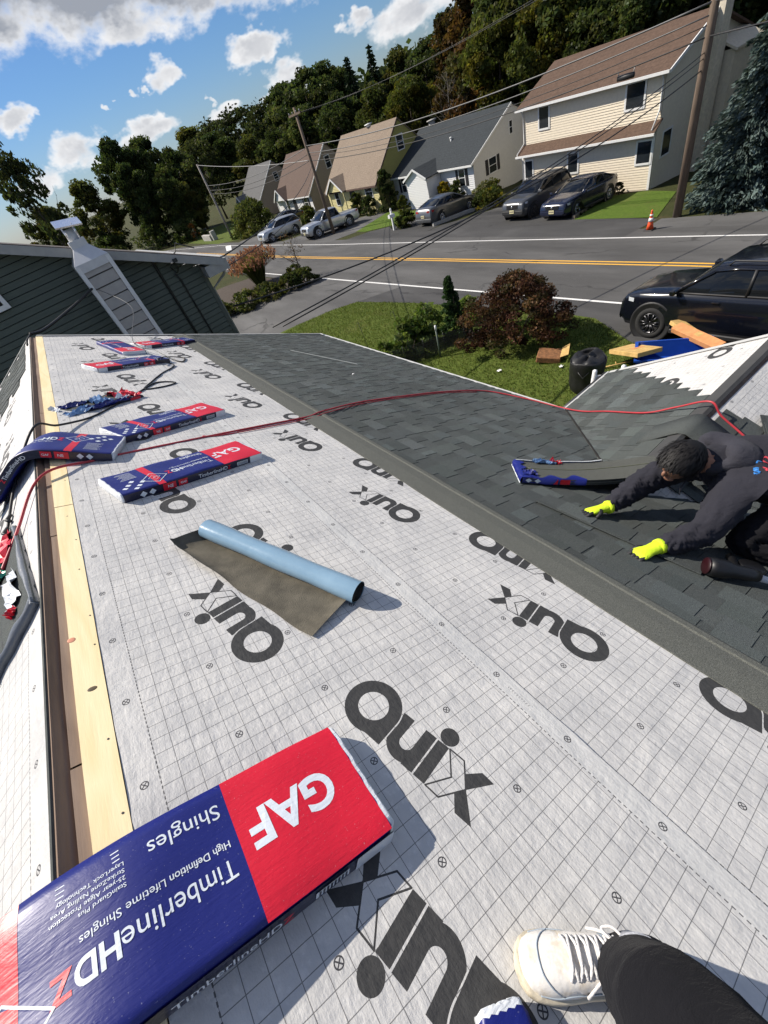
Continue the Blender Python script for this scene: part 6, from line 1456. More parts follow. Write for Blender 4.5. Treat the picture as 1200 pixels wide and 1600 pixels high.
# opened pack on the back slope at the left edge
t = thing('opened_shingle_pack', 'opened pack of dark shingles in torn grey film at the left edge', 'shingle pack', LP(2.1, .2), 0, 'packs of shingles on the roof'); O = t.location
a = LP(1.64, .18, .004); b = LP(2.58, .36, .004); d = (b - a).normalized(); cx = LP.n.cross(d); fl = lambda s: (a + d * s, LP.n)
shingle_stack(t, O, fl, cx, .95, .33, .030, 4)
sg = 1 if (LP.v.dot(cx) < 0) else -1
mb = MB(O); mb.grid([[a + d * s + cx * sg * (q + .002 * math.sin(s * 30)) + LP.n * h for q, h in ((.166, .0), (.168, .02), (.166, .032), (.15 + .012 * math.sin(s * 9 + 1), .033))] for s in np.linspace(-.012, .95, 24)]); mb.build('torn_wrapper', M_greyfilm, t)
mb = MB(O); mb.grid([[a - d * (o + .004 * math.sin(q * 50)) + cx * q + LP.n * h for o, h in ((.0, .0), (.006, .016), (.005, .031), (-.03 + .015 * math.sin(q * 40), .034))] for q in np.linspace(-.17, .17, 18)]); mb.build('torn_wrapper', M_greyfilm, t)
crumple('torn_wrapper', O, a + d * .84 + cx * sg * .02 + LP.n * .031, d, cx, LP.n, .24, .22, .025, M_redfilm, t, 21); crumple('torn_wrapper', O, a + d * .62 + cx * sg * .0 + LP.n * .031, d, cx, LP.n, .09, .12, .02, M_greenink, t, 22); crumple('torn_wrapper', O, a + d * .30 + cx * sg * .07 + LP.n * .031, d, cx, LP.n, .10, .30, .022, M_whitefilm, t, 23); crumple('torn_wrapper', O, a + d * .12 + cx * sg * .06 + LP.n * .032, d, cx, LP.n, .04, .05, .02, M_redfilm, t, 24)
for q in (-.05, .05):
    for k in range(9):
        mb = MB(O); mb.add([a + d * (.04 + k * .1 + x_) + cx * (q + y_) + LP.n * .0306 for x_, y_ in ((0, -.003), (.06, -.003), (.06, .003), (0, .003))], [(0, 1, 2, 3)]); mb.build('sealant_dash', M_wire, t)

# roll with film and its unrolled membrane
t = thing('membrane_roll', 'roll of membrane in light blue release film with a grey flap unrolled', 'roll', RP(1.42, .55)); O = t.location
A, Bq = RP(1.80, .368, .047), RP(1.035, .742, .047); d = (Bq - A).normalized(); side = RP.n.cross(d); nr = 26; rows = []
for i in range(25):
    s = i / 24; c = A.lerp(Bq, s); r = .047 + .0015 * math.sin(s * 15); rows.append([c + (side * math.cos(k * 2 * math.pi / nr) * 1.06 + RP.n * math.sin(k * 2 * math.pi / nr) * .95) * r * (1 + .01 * math.sin(3 * k * 2 * math.pi / nr + s * 4)) for k in range(nr)])
m, p = new_mat('blue_release_film'); o = coords('Object'); n1 = noise(o, 9, 3); setp(p, col=mixc(n1, (.17, .29, .40), (.28, .42, .53)), rough=.22, coat=.6, coat_rough=.1, nrm=bump(noise(o, 30, 3, .6), .2, .004)); M_bluefilm = m
mb = MB(O); mb.grid(rows, close_v=True); mb.build('film_wrap', M_bluefilm, t)
M_memb = mat('membrane_granules', (.125, .110, .080), .9, var=.35, vscale=14, bumps=.5, bscale=300)
for end, sg in ((A, -1), (Bq, 1)):
    mb = MB(O); P = []
    for k in range(90):
        an = k * .28; r = .045 - .033 * k / 89; P.append([end + (side * math.cos(an) + RP.n * math.sin(an) * .93) * r + d * sg * .0015, end + (side * math.cos(an) + RP.n * math.sin(an) * .93) * r - d * sg * .02])
    mb.grid(P); mb.build('roll_turns', mat('roll_edge', (.03, .03, .03), .8), t)
mb = MB(O); rows = []
c4 = [RP(1.79, .20, .006), RP(.955, .49, .006), RP(1.06, .735, .006), RP(1.82, .385, .006)]
for i in range(29):
    s = i / 28; r = []
    for j in range(11):
        q = j / 10; p = c4[0].lerp(c4[1], s).lerp(c4[3].lerp(c4[2], s), q); e = min(s, 1 - s); h = .004 * math.sin(s * 7 + q * 3) + (.035 * max(0, 1 - s / .08) ** 2 if s < .08 else 0) + .030 * max(0, (s - .93) / .07) * (q * .8 + .2) + .02 * max(0, (.10 - q) / .10) * max(0, math.sin(s * 5 + .5)); w_ = .004 * math.sin(s * 19) * (1 if j == 0 else 0)
        r.append(p + RP.n * max(.001, h) - side * 0 + RP.v * w_)
    rows.append(r)
mb.grid(rows); mb.build('unrolled_flap', M_memb, t)

# ------------------------------------------------------------------ hoses, cables, loose pieces
def smooth_path(P, n=8):
    P = [Vector(p) for p in P]; out = []
    for i in range(len(P) - 1):
        p0, p1, p2, p3 = P[max(0, i - 1)], P[i], P[i + 1], P[min(len(P) - 1, i + 2)]
        for k in range(n):
            t_ = k / n; out.append(.5 * ((2 * p1) + (p2 - p0) * t_ + (2 * p0 - 5 * p1 + 4 * p2 - p3) * t_ ** 2 + (3 * p1 - p0 - 3 * p2 + p3) * t_ ** 3))
    return out + [P[-1]]
M_hose = mat('red_rubber_hose', (.42, .035, .045), .45, var=.15); M_cable = mat('black_cable', (.012, .012, .013), .55)
LPp = lambda u, v, h=.008: LP(u, v, h)
hp = [LP(1.25, .62, .02), LP(1.9, .40, .06), LP(2.45, .17, .03), RP(2.80, -.25, .035), RP(2.98, .02, .012), RP(3.07, .41, .010), RP(3.2, 1.16, .010), RP(3.27, 1.65, .012), RP(3.3, 1.83, .036), RP(3.47, 2.35, .024), RP(3.51, 3.04, .024), RP(3.49, 3.64, .024), RP(3.34, 4.15, .024), RP(2.92, 4.36, .024), RP(2.50, 4.42, .03), GL(3.35, 1.30, .03), GL(3.27, (1.81 - GY) / CP, .026), GL(3.14, (1.4 - GY) / CP, .028), GL(3.13, (1.16 - GY) / CP, .05), (3.10, GY, GZ + .085), GR(3.08, .09, .05), GR(3.06, .28, .04), GR(3.0, .6, .03), GR(2.95, 1.1, .03)]
t = thing('air_hose', 'red air hose running across the whole roof and over the small gable', 'hose', hp[4]); mb = MB(hp[4]); mb.tube(smooth_path(hp), .0075, 8); mb.build('hose', M_hose, t)
hp2 = [RP(3.15, .72, .012), RP(3.12, .9, .010), RP(3.22, 1.65, .012), RP(3.26, 1.84, .030), RP(3.42, 2.35, .022), RP(3.47, 3.0, .022), RP(3.46, 3.55, .022), RP(3.35, 4.0, .022)]
mb = MB(hp[4]); mb.tube(smooth_path(hp2), .0045, 6); mb.build('second_line', M_hose, t)
cp = [(.47, 10.74, 5.33), (.0, 9.9, 5.30), (-.55, 8.7, 5.32), (-.74, 8.15, 5.40)]
t = thing('safety_rope', 'black rope running from the chimney chase down to the far ridge end', 'rope', cp[-1]); mb = MB(cp[-1]); mb.tube(smooth_path(cp), .022, 7); mb.build('rope', M_cable, t)
mb = MB(cp[-1]); mb.tube([cp[-1], LP(8.0, .06, .02), LP(7.6, .05, .015)], .012, 6); mb.build('rope_tail', M_cable, t)
cp = [(.50, 10.72, 5.30), (.75, 9.4, 4.98), RP(7.2, .90, .07), RP(6.4, 1.02, .08), RP(6.05, 1.16, .02), RP(5.9, 1.24, .012), RP(6.15, 1.32, .012), RP(6.25, 1.14, .012), RP(5.95, 1.02, .06), RP(5.8, .95, .06), RP(5.7, 1.1, .015), RP(5.3, .88, .012), RP(4.9, .69, .012), RP(4.66, .60, .012), RP(4.72, .80, .012), RP(4.85, .92, .012), RP(4.88, .74, .014), RP(4.55, .52, .012), RP(4.2, .29, .012), RP(3.9, .08, .012), RP(3.66, -.13, .05), RP(3.5, -.26, .10), LP(3.2, .2, .03), LP(2.7, .34, .012), LP(2.2, .46, .012), LP(1.7, .62, .012), LP(1.1, .8, .012)]
t = thing('extension_cord', 'black extension cord with loops lying among the far packs and crossing the ridge', 'cord', RP(4.5, .5)); mb = MB(RP(4.5, .5)); mb.tube(smooth_path(cp[4:]), .008, 7); mb.build('cord', M_cable, t)
mb = MB(RP(4.5, .5)); mb.tube(smooth_path(cp[:6]), .005, 6); mb.build('tie_line', M_wireg, t)
mb = MB(RP(4.5, .5))
for k in range(9): p = LP(2.9 - k * .11, .28 + k * .03, .016); mb.tube([p, p + LP.u * -.045 + LP.v * .02 + LP.n * .012, p + LP.u * -.08], .010, 6)
mb.build('rope_knots', M_cable, t)
t = thing('trim_strip', 'thin pale strip of trim lying on the dark shingles', 'trim', RP(5.6, 3.2, .03)); O = t.location; a, b = RP(6.35, 2.95, .026), RP(5.15, 3.42, .026); mb = MB(O); mb.grid([[a.lerp(b, s) + RP.u * w_ + RP.n * h for w_, h in ((-.012, 0), (-.012, .006), (.012, .009), (.012, 0))] for s in np.linspace(0, 1, 12)], smooth=False, close_v=True); mb.build('strip', mat('pale_trim', (.24, .26, .25), .6), t)
def loose(label, pl, u, v, h, ang, tilt=(0, 0), mesh=None, name='loose_shingle'):
    t = thing(name, label, 'shingle', pl(u, v, h), 0, 'loose shingles not yet nailed'); M = pl.frame(0, 0, 0, ang).to_3x3() @ Matrix.Rotation(tilt[0], 3, 'X') @ Matrix.Rotation(tilt[1], 3, 'Y'); t.rotation_euler = M.to_euler()
    o = bpy.data.objects.new('laminate', mesh or STRIPS[3]); link(o, t); return t
loose('shingle strip held down by the worker\'s far hand', RP, 1.19, 2.20, .022, R_(6), (R_(-3), 0), STRIPS[5])
loose('loose shingle lying crosswise on the far side of the gable ridge', GR, 3.35, .30, .03, R_(40), (0, 0), STRIPS[2]); loose('second loose shingle stacked askew on the far side of the gable', GR, 3.25, .62, .045, R_(-30), (R_(4), 0), STRIPS[7]); loose('loose shingle nearest the hose on the far side of the gable', GR, 2.75, .45, .04, R_(25), (0, R_(4)), STRIPS[9])
t = thing('draped_membrane', 'stiff dark membrane strip folded over the gable ridge', 'membrane', (2.85, GY, GZ)); O = t.location; P = []
for i in range(26):
    s = i / 25; yy = 1.22 - s * .54
    if yy >= GY: p = GL(0, (yy - GY) / CP, .014 + .016 * math.exp(-((yy - GY) / .12) ** 2))
    else: p = GR(0, (GY - yy) / CP, .02 + .012 * math.exp(-((yy - GY) / .2) ** 2) + .03 * max(0, (GY - yy) - .15))
    x0_ = 2.66 + .12 * s; P.append([Vector((x0_ + w_ + .04 * math.sin(s * 4), 0, 0)) + p + Vector((0, 0, h)) for w_, h in ((0, 0), (0, .006), (.13, .010), (.26, .006), (.26, 0))])
mb = MB(O); mb.grid(P, tone=.85); mb.build('strip', M_shingle, t)
t = thing('leaf_debris', 'small dry leaf lying on the shingles', 'leaf', RP(4.6, 3.0, .03)); mb = MB(); mb.add([(-.02, 0, 0), (0, -.012, .006), (.025, 0, .002), (0, .014, .008)], [(0, 1, 2, 3)]); mb.build('blade', M_trim, t)
# ------------------------------------------------------------------ people
def skin_mesh(J, E, root, sub=2):
    names = list(J); me = bpy.data.meshes.new('sk'); me.from_pydata([tuple(J[n][0]) for n in names], [(names.index(a), names.index(b)) for a, b in E], [])
    o = bpy.data.objects.new('sk', me); COL.objects.link(o); m = o.modifiers.new('s', 'SKIN'); m.use_smooth_shade = True
    for i, n in enumerate(names):
        d = me.skin_vertices[0].data[i]; r = J[n][1]; d.radius = r if isinstance(r, tuple) else (r, r); d.use_root = (n == root)
    s = o.modifiers.new('u', 'SUBSURF'); s.levels = s.render_levels = sub
    dg = bpy.context.evaluated_depsgraph_get(); r = bpy.data.meshes.new_from_object(o.evaluated_get(dg)); bpy.data.objects.remove(o); return r
def fabric(name, col, var=.25, fuzz=.3):
    m, p = new_mat(name); o = coords('Object'); n1 = noise(o, 7, 4, .6); n2 = noise(mapping(o, (1, 1, 2.4)), 26, 3, .6, .5); c = mixc(n1, tuple(x * (1 - var) for x in col), tuple(x * (1 + var) for x in col))
    setp(p, col=c, rough=.95, spec=.1, sheen=.03, nrm=bump(n2 * .8 + noise(o, 600, 1) * .15, .6, .012)); return m
M_hoodie = fabric('charcoal_fleece', (.028, .028, .036)); M_pants = fabric('black_work_trousers', (.010, .010, .012)); M_skin = mat('skin', (.27, .135, .085), .55, var=.12, vscale=20); M_hair = mat('black_hair', (.008, .007, .007), .62, var=.3, spec=.3); M_neon = mat('neon_glove', (.62, .83, .02), .7, var=.12, vscale=20, bumps=.4, bscale=120); M_rub = mat('black_rubber_palm', (.015, .015, .016), .6, bumps=.4, bscale=90)
w = thing('person', 'roofer in a dark hoodie and neon gloves kneeling on the shingles', 'person', RP(.3, 2.9)); O = w.location
q = lambda u, v, h: RP(u, v, h) - O
J = dict(pelvis=(q(.10, 3.12, .36), .15), waist=(q(.22, 3.06, .40), .185), chest=(q(.38, 2.96, .42), .195), upper=(q(.50, 2.86, .41), .165), neck=(q(.585, 2.745, .425), .062), skull=(q(.635, 2.655, .425), .088), crown=(q(.675, 2.575, .415), .082), brow=(q(.70, 2.535, .375), .055),
         shR=(q(.42, 2.74, .37), .112), uaR=(q(.405, 2.62, .26), .096), elR=(q(.395, 2.50, .145), .080), faR=(q(.45, 2.37, .095), .068), wrR=(q(.50, 2.265, .062), .044),
         shL=(q(.66, 2.93, .37), .105), uaL=(q(.76, 2.80, .28), .092), elL=(q(.83, 2.665, .195), .078), faL=(q(.85, 2.54, .12), .066), wrL=(q(.875, 2.425, .068), .043),
         hipR=(q(.06, 3.00, .32), .115), thR=(q(.20, 2.80, .21), .105), knR=(q(.29, 2.63, .085), .078), shnR=(q(.08, 2.78, .068), .062), ftR=(q(-.12, 2.92, .055), .048), toeR=(q(-.20, 2.98, .045), .036),
         hipL=(q(.12, 3.26, .33), .115), thL=(q(.22, 3.20, .20), .095), knL=(q(.31, 3.14, .085), .072), shnL=(q(.10, 3.24, .068), .058), ftL=(q(-.10, 3.32, .058), .048), toeL=(q(-.18, 3.36, .05), .036))
E_ = [('pelvis', 'waist'), ('waist', 'chest'), ('chest', 'upper'), ('upper', 'neck'), ('neck', 'skull'), ('skull', 'crown'), ('crown', 'brow'), ('upper', 'shR'), ('shR', 'uaR'), ('uaR', 'elR'), ('elR', 'faR'), ('faR', 'wrR'), ('upper', 'shL'), ('shL', 'uaL'), ('uaL', 'elL'), ('elL', 'faL'), ('faL', 'wrL'),
      ('pelvis', 'hipR'), ('hipR', 'thR'), ('thR', 'knR'), ('knR', 'shnR'), ('shnR', 'ftR'), ('ftR', 'toeR'), ('pelvis', 'hipL'), ('hipL', 'thL'), ('thL', 'knL'), ('knL', 'shnL'), ('shnL', 'ftL'), ('ftL', 'toeL')]
me = skin_mesh(J, E_, 'pelvis', 3)
names = list(J); jp = np.array([J[n][0][:] for n in names]); mi = np.array([2 if n in ('skull', 'crown', 'brow') else (1 if n in ('pelvis', 'hipR', 'hipL', 'thR', 'thL', 'knR', 'knL', 'shnR', 'shnL', 'ftR', 'ftL', 'toeR', 'toeL') else 0) for n in names])
nv = len(me.vertices); co = np.empty(nv * 3, np.float32); me.vertices.foreach_get('co', co); co = co.reshape(-1, 3); no = np.empty(nv * 3, np.float32); me.vertices.foreach_get('normal', no); no = no.reshape(-1, 3)
near = np.argmin(((co[:, None, :] - jp[None]) ** 2).sum(-1), 1); cloth = (mi[near] < 2)
wr = np.sin(co[:, 0] * 95 + co[:, 1] * 60 + 2.2 * np.sin(co[:, 2] * 38)) * np.sin(co[:, 2] * 70 + co[:, 1] * 41) + .6 * np.sin(co[:, 1] * 120 - co[:, 2] * 90)
fold = np.sin(co @ np.array([75., -140., 60.]) + 3 * np.sin(co[:, 0] * 30) + 2 * np.sin(co[:, 2] * 25)); co += no * ((wr * .0055 + np.abs(fold) ** 3 * .010 - .004) * cloth)[:, None]; me.vertices.foreach_set('co', co.ravel())
for m_ in (M_hoodie, M_pants, M_skin): me.materials.append(m_)
pc = np.empty(len(me.polygons) * 3, np.float32); me.polygons.foreach_get('center', pc); pc = pc.reshape(-1, 3)
me.polygons.foreach_set('material_index', mi[np.argmin(((pc[:, None, :] - jp[None]) ** 2).sum(-1), 1)].astype(np.int32)); me.polygons.foreach_set('use_smooth', np.ones(len(me.polygons), bool)); me.update(); me.name = 'body'
# face: nose, brows, ears, mouth added to the same mesh
HC = q(.66, 2.61, .42); FW = (RP.u * .35 - RP.v * .72 - RP.n * .62).normalized(); UPH = (RP.n * .75 - RP.v * .62).normalized(); UPH = (UPH - FW * UPH.dot(FW)).normalized(); RT = FW.cross(UPH)
bm = bmesh.new(); bm.from_mesh(me)
def blob(c, r, m, mat_i):
    g = bmesh.ops.create_uvsphere(bm, u_segments=12, v_segments=8, radius=1.0)
    for v_ in g['verts']: v_.co = c + RT * v_.co.x * r[0] + FW * v_.co.y * r[1] + UPH * v_.co.z * r[2]
    for f_ in {f_ for v_ in g['verts'] for f_ in v_.link_faces}: f_.material_index = mat_i; f_.smooth = True
blob(HC + FW * .03, (.074, .082, .098), 0, 2); blob(HC + FW * .112 - UPH * .012, (.013, .020, .024), 0, 2); blob(HC + FW * .088 - UPH * .065, (.034, .024, .028), 0, 2)
for s in (-1, 1): blob(HC + RT * s * .080 - FW * .01 - UPH * .005, (.010, .020, .032), 0, 2); blob(HC + RT * s * .030 + FW * .098 + UPH * .026, (.015, .010, .008), 0, 1); blob(HC + RT * s * .030 + FW * .102 + UPH * .040, (.020, .010, .005), 0, 1)
blob(HC + FW * .107 - UPH * .048, (.022, .008, .006), 0, 2)
bm.to_mesh(me); bm.free(); body = bpy.data.objects.new('body', me); link(body, w)
# hair
mb = MB(); nr_.seed(6); P = []
for i in range(11):
    th = math.pi * i / 10 * .56; P.append([HC + FW * -.004 + UPH * .012 + (UPH * math.cos(th) * .112 + (RT * math.cos(a) * .092 + FW * math.sin(a) * .108) * math.sin(th)) for a in np.linspace(0, 2 * math.pi, 25)[:-1]])
mb.grid(P, close_v=True)
for k in range(1500):
    th = math.acos(nr_.uniform(-.25, 1)); a = nr_.uniform(0, 6.283)
    if math.sin(a) > .55 and th > 1.15: continue
    dr = (UPH * math.cos(th) * 1.02 + RT * math.cos(a) * math.sin(th) * .86 + FW * math.sin(a) * math.sin(th) * 1.0); b = HC + UPH * .010 + dr * .108
    fl = (FW * .9 - UPH * .2 + RT * .14 * nr_.normal() + dr * .35 + Vector(nr_.normal(0, .10, 3))).normalized(); fl = fl - dr * fl.dot(dr) * .5; L = nr_.uniform(.04, .085)
    sd = dr.cross(fl).normalized() * .0042; p1 = b + fl * L * .55 + dr * .006; p2 = b + fl * L - dr * .004 - UPH * .010; mb.add([b - sd, b + sd, p1 + sd * .8, p1 - sd * .8, p2], [(0, 1, 2, 3), (3, 2, 4)], smooth=True)
mb.build('hair', M_hair, w)
# hood lying on the shoulders
P = []; c0 = q(.555, 2.80, .46)
ax1 = (RP.u * .52 - RP.v * .85).normalized(); ax2 = RP.n; ax3 = ax1.cross(ax2)
for i in range(29):
    a = 2 * math.pi * i / 28; rr = .056 + .012 * math.sin(a * 3) + (.012 if math.sin(a) > 0 else 0); cen = c0 + ax3 * math.cos(a) * .108 + (ax2 * .62 - ax1 * .75) * math.sin(a) * .082 - ax2 * .006; out = (ax3 * math.cos(a) + (ax2 * .6 - ax1 * .8) * math.sin(a)).normalized(); tn = ax1 * .8 + ax2 * .6
    P.append([cen + (out * math.cos(b) + tn * math.sin(b) * 1.25) * rr * (1 + .10 * math.sin(4 * b + 3 * a)) for b in np.linspace(0, 2 * math.pi, 17)[:-1]])
mb = MB(); mb.grid(P, close_v=True); mb.build('hood', fabric('hood_fleece', (.040, .040, .050)), w)
# gloves: palm, cuff, five fingers
def glove(pos, fwd, nrm, thumb_side, curl):
    fwd = fwd.normalized(); nrm = (nrm - fwd * nrm.dot(fwd)).normalized(); lat = nrm.cross(fwd); mb = MB(); P = []
    for x, wd, th in ((-.050, .034, .032), (-.03, .036, .030), (0, .034, .025), (.03, .042, .022), (.06, .046, .020), (.078, .042, .016), (.084, .030, .008)):
        P.append([pos + fwd * x + lat * wd * math.cos(a) * (1 + .03 * math.sin(5 * a)) + nrm * th * math.sin(a) for a in np.linspace(0, 2 * math.pi, 17)[:-1]])
    mb.grid(P, close_v=True, mi=0); mb.add(P[-1], [tuple(range(16))], 0); mb.add(P[0], [tuple(range(16))[::-1]], 0)
    for k, (yo, L) in enumerate(((-.033, .058), (-.011, .068), (.011, .064), (.032, .050))):
        b = pos + fwd * .074 + lat * yo; c = curl * (1 + .12 * k); d1 = (fwd * math.cos(c * .4) - nrm * math.sin(c * .4)); d2 = (fwd * math.cos(c) - nrm * math.sin(c)); d3 = (fwd * math.cos(c * 1.6) - nrm * math.sin(c * 1.6)); p1 = b + d1 * L * .42; p2 = p1 + d2 * L * .34; p3 = p2 + d3 * L * .26
        mb.tube([b - fwd * .012, b, p1, p2, p3, p3 + d3 * .004], [.0115, .0115, .0108, .010, .0085, .004], 9, mi=1)
    b = pos + fwd * .022 + lat * thumb_side * .036; d1 = (fwd * .62 + lat * thumb_side * .7 - nrm * .35).normalized(); d2 = (fwd * .9 + lat * thumb_side * .1 - nrm * .45).normalized(); mb.tube([b - d1 * .01, b + d1 * .026, b + d1 * .026 + d2 * .026, b + d1 * .026 + d2 * .032], [.014, .0125, .010, .005], 9, mi=1)
    g = mb.build('glove', [M_neon, M_rub], w, smooth=True)
    cf = MB(); cf.lathe([(.036, -.07), (.041, -.068), (.040, -.045), (.036, -.043)], 16, Matrix((lat, nrm, fwd)).transposed().to_4x4()); 
    o = cf.build('cuff', M_neon, g); o.location = pos
wr_, el_ = J['wrR'][0], J['elR'][0]; glove(q(.522, 2.215, .046), (q(.548, 2.13, .018) - wr_), RP.n, -1, .75)
wr_ = J['wrL'][0]; glove(q(.893, 2.385, .056), (q(.935, 2.29, .035) - wr_), RP.n + RP.u * .3, 1, .35)
# print on the hoodie back
def back_text(word, m, du, dv, hgt):
    v_, f_, wd = text2d(word, .03); bpos = q(.345 + du, 2.69 + dv, .70); ex = (-RP.u * .62 + RP.v * .5 + RP.n * .0).normalized(); ey = (RP.v * .72 + RP.u * .6).normalized()
    from mathutils.bvhtree import BVHTree
    bv = BVHTree.FromPolygons([tuple(x.co) for x in me.vertices], [tuple(p_.vertices) for p_ in me.polygons]); P = []
    for x, y in v_:
        s_ = bpos + ex * x * hgt + ey * y * hgt; h_ = bv.ray_cast(s_, -RP.n); P.append((h_[0] if h_[0] else s_ - RP.n * .05) + RP.n * .004)
    mb = MB(); mb.add(P, f_); mb.build('back_print', m, w)
M_pb = mat('print_blue', (.03, .20, .55), .7); M_pr = mat('print_red', (.55, .05, .07), .7)
back_text('C', M_pb, .055, .03, .055); back_text('O', M_pr, .028, .055, .055); back_text('S', M_pb, .022, -.02, .055); back_text('H', M_pr, -.008, .008, .055)
mb = MB(); p0 = q(.61, 2.62, .33); mb.tube([p0, p0 - RP.n * .06 + RP.u * .01, p0 - RP.n * .10], .003, 5); mb.build('drawstring', M_hoodie, w)

# nail gun
M_gun = mat('gun_black', (.005, .005, .006), .45, var=.2)  # black set deeper, the roofer's shadow put into the colour
t = thing('nail_gun', 'black nail gun with a red end cap coloured as if in shadow lying on the shingles below the roofer', 'nail gun', RP(.22, 2.34, .02)); ax_ = (RP.u * -.55 + RP.v * .42).normalized(); sd_ = RP.n.cross(ax_); Mg = Matrix((ax_, sd_, RP.n)).transposed().to_4x4(); Mg.translation = (0, 0, 0)
def gp(x, y, z): return Mg @ Vector((x, y, z))
My = Mg @ Matrix.Translation((-.06, 0, .05)) @ Matrix.Rotation(math.radians(90), 4, 'Y'); mb = MB(); mb.lathe([(.02, -.03), (.044, -.028), (.047, 0), (.047, .05), (.038, .07), (.034, .15), (.026, .19)], 20, My); mb.build('motor_housing', M_gun, t)
mb = MB(); mb.lathe([(.043, -.034), (.040, -.038), (.012, -.040)], 20, My); mb.build('end_cap', mat('shaded_red_plastic', (.018, .002, .004), .4), t)  # red cap darkened, shadow painted into its colour
mb = MB(); mb.tube([gp(.06, 0, .04), gp(.07, .08, .03), gp(.085, .15, .028), gp(.09, .19, .028)], [.022, .019, .018, .021], 10); mb.build('handle', M_gun, t)
mb = MB(); mb.lathe([(.055, -.02), (.058, 0), (.058, .035), (.05, .04)], 20, Mg @ Matrix.Translation((.16, .12, .0))); mb.build('coil_magazine', M_gun, t)
mb = MB(); mb.tube([gp(.12, 0, .045), gp(.2, .01, .03), gp(.245, .012, .022)], [.019, .015, .010], 10); mb.build('nose', M_galv, t)

# ---- the photographer's foot: only the lower leg shows
ph = thing('person', 'standing person of whom only a black trouser leg and a white sneaker show', 'person', RP(-.10, .56, .004)); O = ph.location
FD = (RP.u * .60 - RP.v * .80).normalized(); FS = RP.n.cross(FD); F0 = RP(-.108, .562, .006)
def fp_(x, y, z): return F0 + FD * x + FS * y + RP.n * z
SEC = [(-.105, .016, .070), (-.095, .028, .082), (-.07, .035, .092), (-.03, .037, .100), (.0, .038, .098), (.03, .040, .090), (.06, .044, .078), (.09, .047, .068), (.115, .047, .061), (.135, .043, .055), (.150, .035, .049), (.160, .023, .042), (.164, .008, .034)]
_m, _p = new_mat('worn_white_leather'); _o = coords('Object'); _d = sstep(noise(_o, 22, 5, .7), .46, .66); setp(_p, col=mixc(_d * .55, mixc(noise(_o, 9, 3), (.66, .63, .58), (.76, .74, .70)), (.52, .42, .28)), rough=.55, nrm=bump(noise(_o, 150, 3) * .4 + noise(_o, 30, 3, .6, .8), .35, .004)); M_leath = _m; M_sole = mat('dirty_rubber_sole', (.60, .53, .40), .7, var=.3, vscale=20, bumps=.2); M_lace = mat('white_lace', (.68, .66, .64), .85, var=.08, bumps=.4, bscale=400); M_tongue = mat('grey_blue_tongue', (.36, .42, .48), .7, var=.1)
def upper(x):
    for (a, w0, h0), (b, w1, h1) in zip(SEC, SEC[1:]):
        if a <= x <= b: t_ = (x - a) / (b - a); t2 = t_ ; return w0 + (w1 - w0) * t2, h0 + (h1 - h0) * t2
    return SEC[-1][1:]
def skinpt(x, th, lift=0.0):
    """point on the upper, th 0..pi across from one side to the other"""
    w_, h_ = upper(x); c, s_ = math.cos(th), math.sin(th); y = w_ * math.copysign(abs(c) ** .75, c); z = .022 + (h_ - .022) * abs(s_) ** .82
    return fp_(x, y * (1 + lift * 18 * 0) , z) + (FS * c + RP.n * s_).normalized() * lift
xs_ = np.concatenate([np.linspace(-.105, .13, 26), np.linspace(.136, .164, 9)])
mb = MB(O); mb.grid([[skinpt(x, th) for th in np.linspace(0, math.pi, 23)] for x in xs_]); shoe = mb.build('shoe', M_leath, ph)
mb = MB(O); rows = []
for x in xs_:
    w_, _ = upper(x); k = 1.0; zt_ = .024 + .010 * max(0, (x - .10) / .06) ** 2; rows.append([fp_(x * 1.012, s_ * (w_ + o_), z_) for s_, o_, z_ in ((-1, -.004, 0), (-1, .004, .006), (-1, .005, .018), (-1, .003, zt_), (1, .003, zt_), (1, .005, .018), (1, .004, .006), (1, -.004, 0))])
mb.grid(rows, close_v=True); mb.add(rows[-1], [tuple(range(8))]); mb.add(rows[0], [tuple(range(8))[::-1]]); mb.build('sole', M_sole, shoe)
mb = MB(O); rows = [[skinpt(x, th, .0035) for th in np.linspace(.22 * math.pi, .78 * math.pi, 9)] for x in np.linspace(-.02, .012, 5)]; mb.grid(rows); mb.build('tongue', M_tongue, shoe)
mb = MB(O)
for s0 in (0, 1):
    f_ = (lambda th: th) if s0 == 0 else (lambda th: math.pi - th)
    mb.grid([[skinpt(x, f_(th), .002 + .0012 * math.sin(k / 3 * math.pi)) for k, th in enumerate(np.linspace(.15 * math.pi + .05 * math.pi * (x > .07), .335 * math.pi, 4))] for x in np.linspace(-.03, .085, 12)])
mb.build('eyestay', M_leath, shoe)
mb = MB(O)
for s0 in (1, -1):
    mb.tube(smooth_path([skinpt(.100, math.pi / 2 + s0 * 1.15, .001), skinpt(.118, math.pi / 2 + s0 * .75, .0012), skinpt(.130, math.pi / 2 + s0 * .35, .0012), skinpt(.133, math.pi / 2, .0012)]), .0014, 5); mb.tube(smooth_path([skinpt(.02, math.pi / 2 + s0 * 1.38, .001), skinpt(.075, math.pi / 2 + s0 * 1.25, .001), skinpt(.105, math.pi / 2 + s0 * 1.32, .001), skinpt(.135, math.pi / 2 + s0 * 1.35, .001)]), .0012, 5)
mb.build('stitching', M_tongue, shoe)
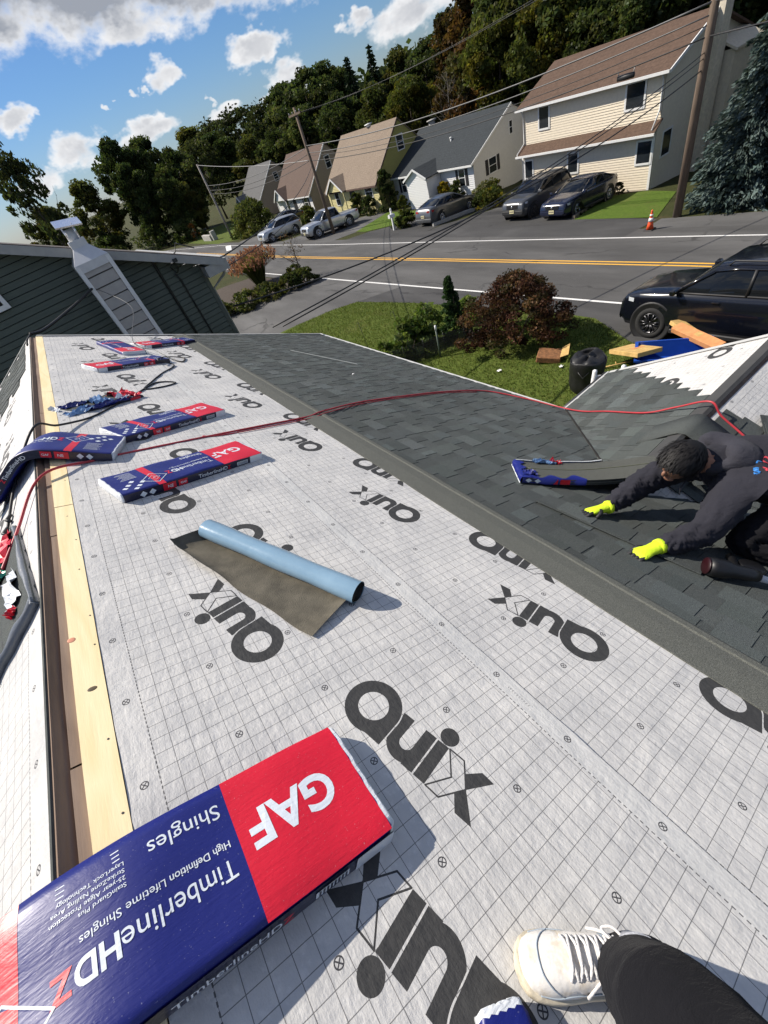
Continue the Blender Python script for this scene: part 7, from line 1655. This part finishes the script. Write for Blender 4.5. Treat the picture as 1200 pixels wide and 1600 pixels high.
for k in range(6):
    x = -.012 + k * .0165
    for s0 in (1, -1):
        a = math.pi / 2 + s0 * .58; b = math.pi / 2 - s0 * .58; pts = [skinpt(x, a, .003), skinpt(x + .004, math.pi / 2 + s0 * .3, .0075), skinpt(x + .009, math.pi / 2 - s0 * .2, .0075 + .0022 * (s0 > 0)), skinpt(x + .0125, b, .003)]
        mb = MB(O); mb.tube(smooth_path(pts, 5), .0031, 6); mb.build('lace', M_lace, shoe)
for s0, pts in ((1, [(-.016, 0, .011), (-.022, .018, .016), (-.006, .036, .020), (.010, .034, .012), (-.002, .016, .014), (-.014, .002, .012)]), (-1, [(-.016, 0, .011), (-.024, -.016, .016), (-.012, -.036, .017), (.006, -.036, .010), (.0, -.018, .013), (-.013, -.002, .012)]), (1, [(-.014, .002, .012), (.01, .02, .013), (.034, .034, .002), (.05, .046, -.022)]), (-1, [(-.014, -.002, .012), (.004, -.03, .008), (.02, -.046, -.02)])):
    mb = MB(O); mb.tube(smooth_path([fp_(x, y, upper(x)[1] + z - .4 * abs(y)) for x, y, z in pts], 6), .0030, 6); mb.build('lace', M_lace, shoe)
mb = MB(O); ank = fp_(-.045, 0, .085); up_ = Vector((0, 0, 1)); mb.tube([ank - up_ * .03, ank + up_ * .05, ank + up_ * .12], [.036, .036, .038], 14); mb.build('sock', mat('grey_sock', (.42, .43, .46), .9, bumps=.4, bscale=200), ph)
P = []; lg = fp_(-.072, 0, .075); hx = Vector((FD.x, FD.y, 0)).normalized(); hy = Vector((-hx.y, hx.x, 0))
for i in range(34):
    z = i / 33 * .70; rr = .060 + .006 * min(1, z / .12) + .012 * min(1, z / .6); c_ = Vector((.033, -.150 - .05 * z - .9 * max(0, z - .36), lg.z - .005 + z))
    P.append([c_ + (hx * math.cos(a) * (rr * (1.05 if z < .1 else 1.0)) + hy * math.sin(a) * rr * .92) * (1 + .07 * math.sin(z * 46 + 1.6 * math.sin(a * 2) + a) * math.sin(a + z * 6) + .045 * abs(math.sin(z * 40 + 2 * a + math.sin(z * 17))) ** 3) - up_ * (.018 * math.cos(a) if i < 2 else 0) * -1 for a in np.linspace(0, 2 * math.pi, 33)[:-1]])
mb = MB(O); mb.grid(P, close_v=True); mb.build('trouser_leg', M_pants, ph)
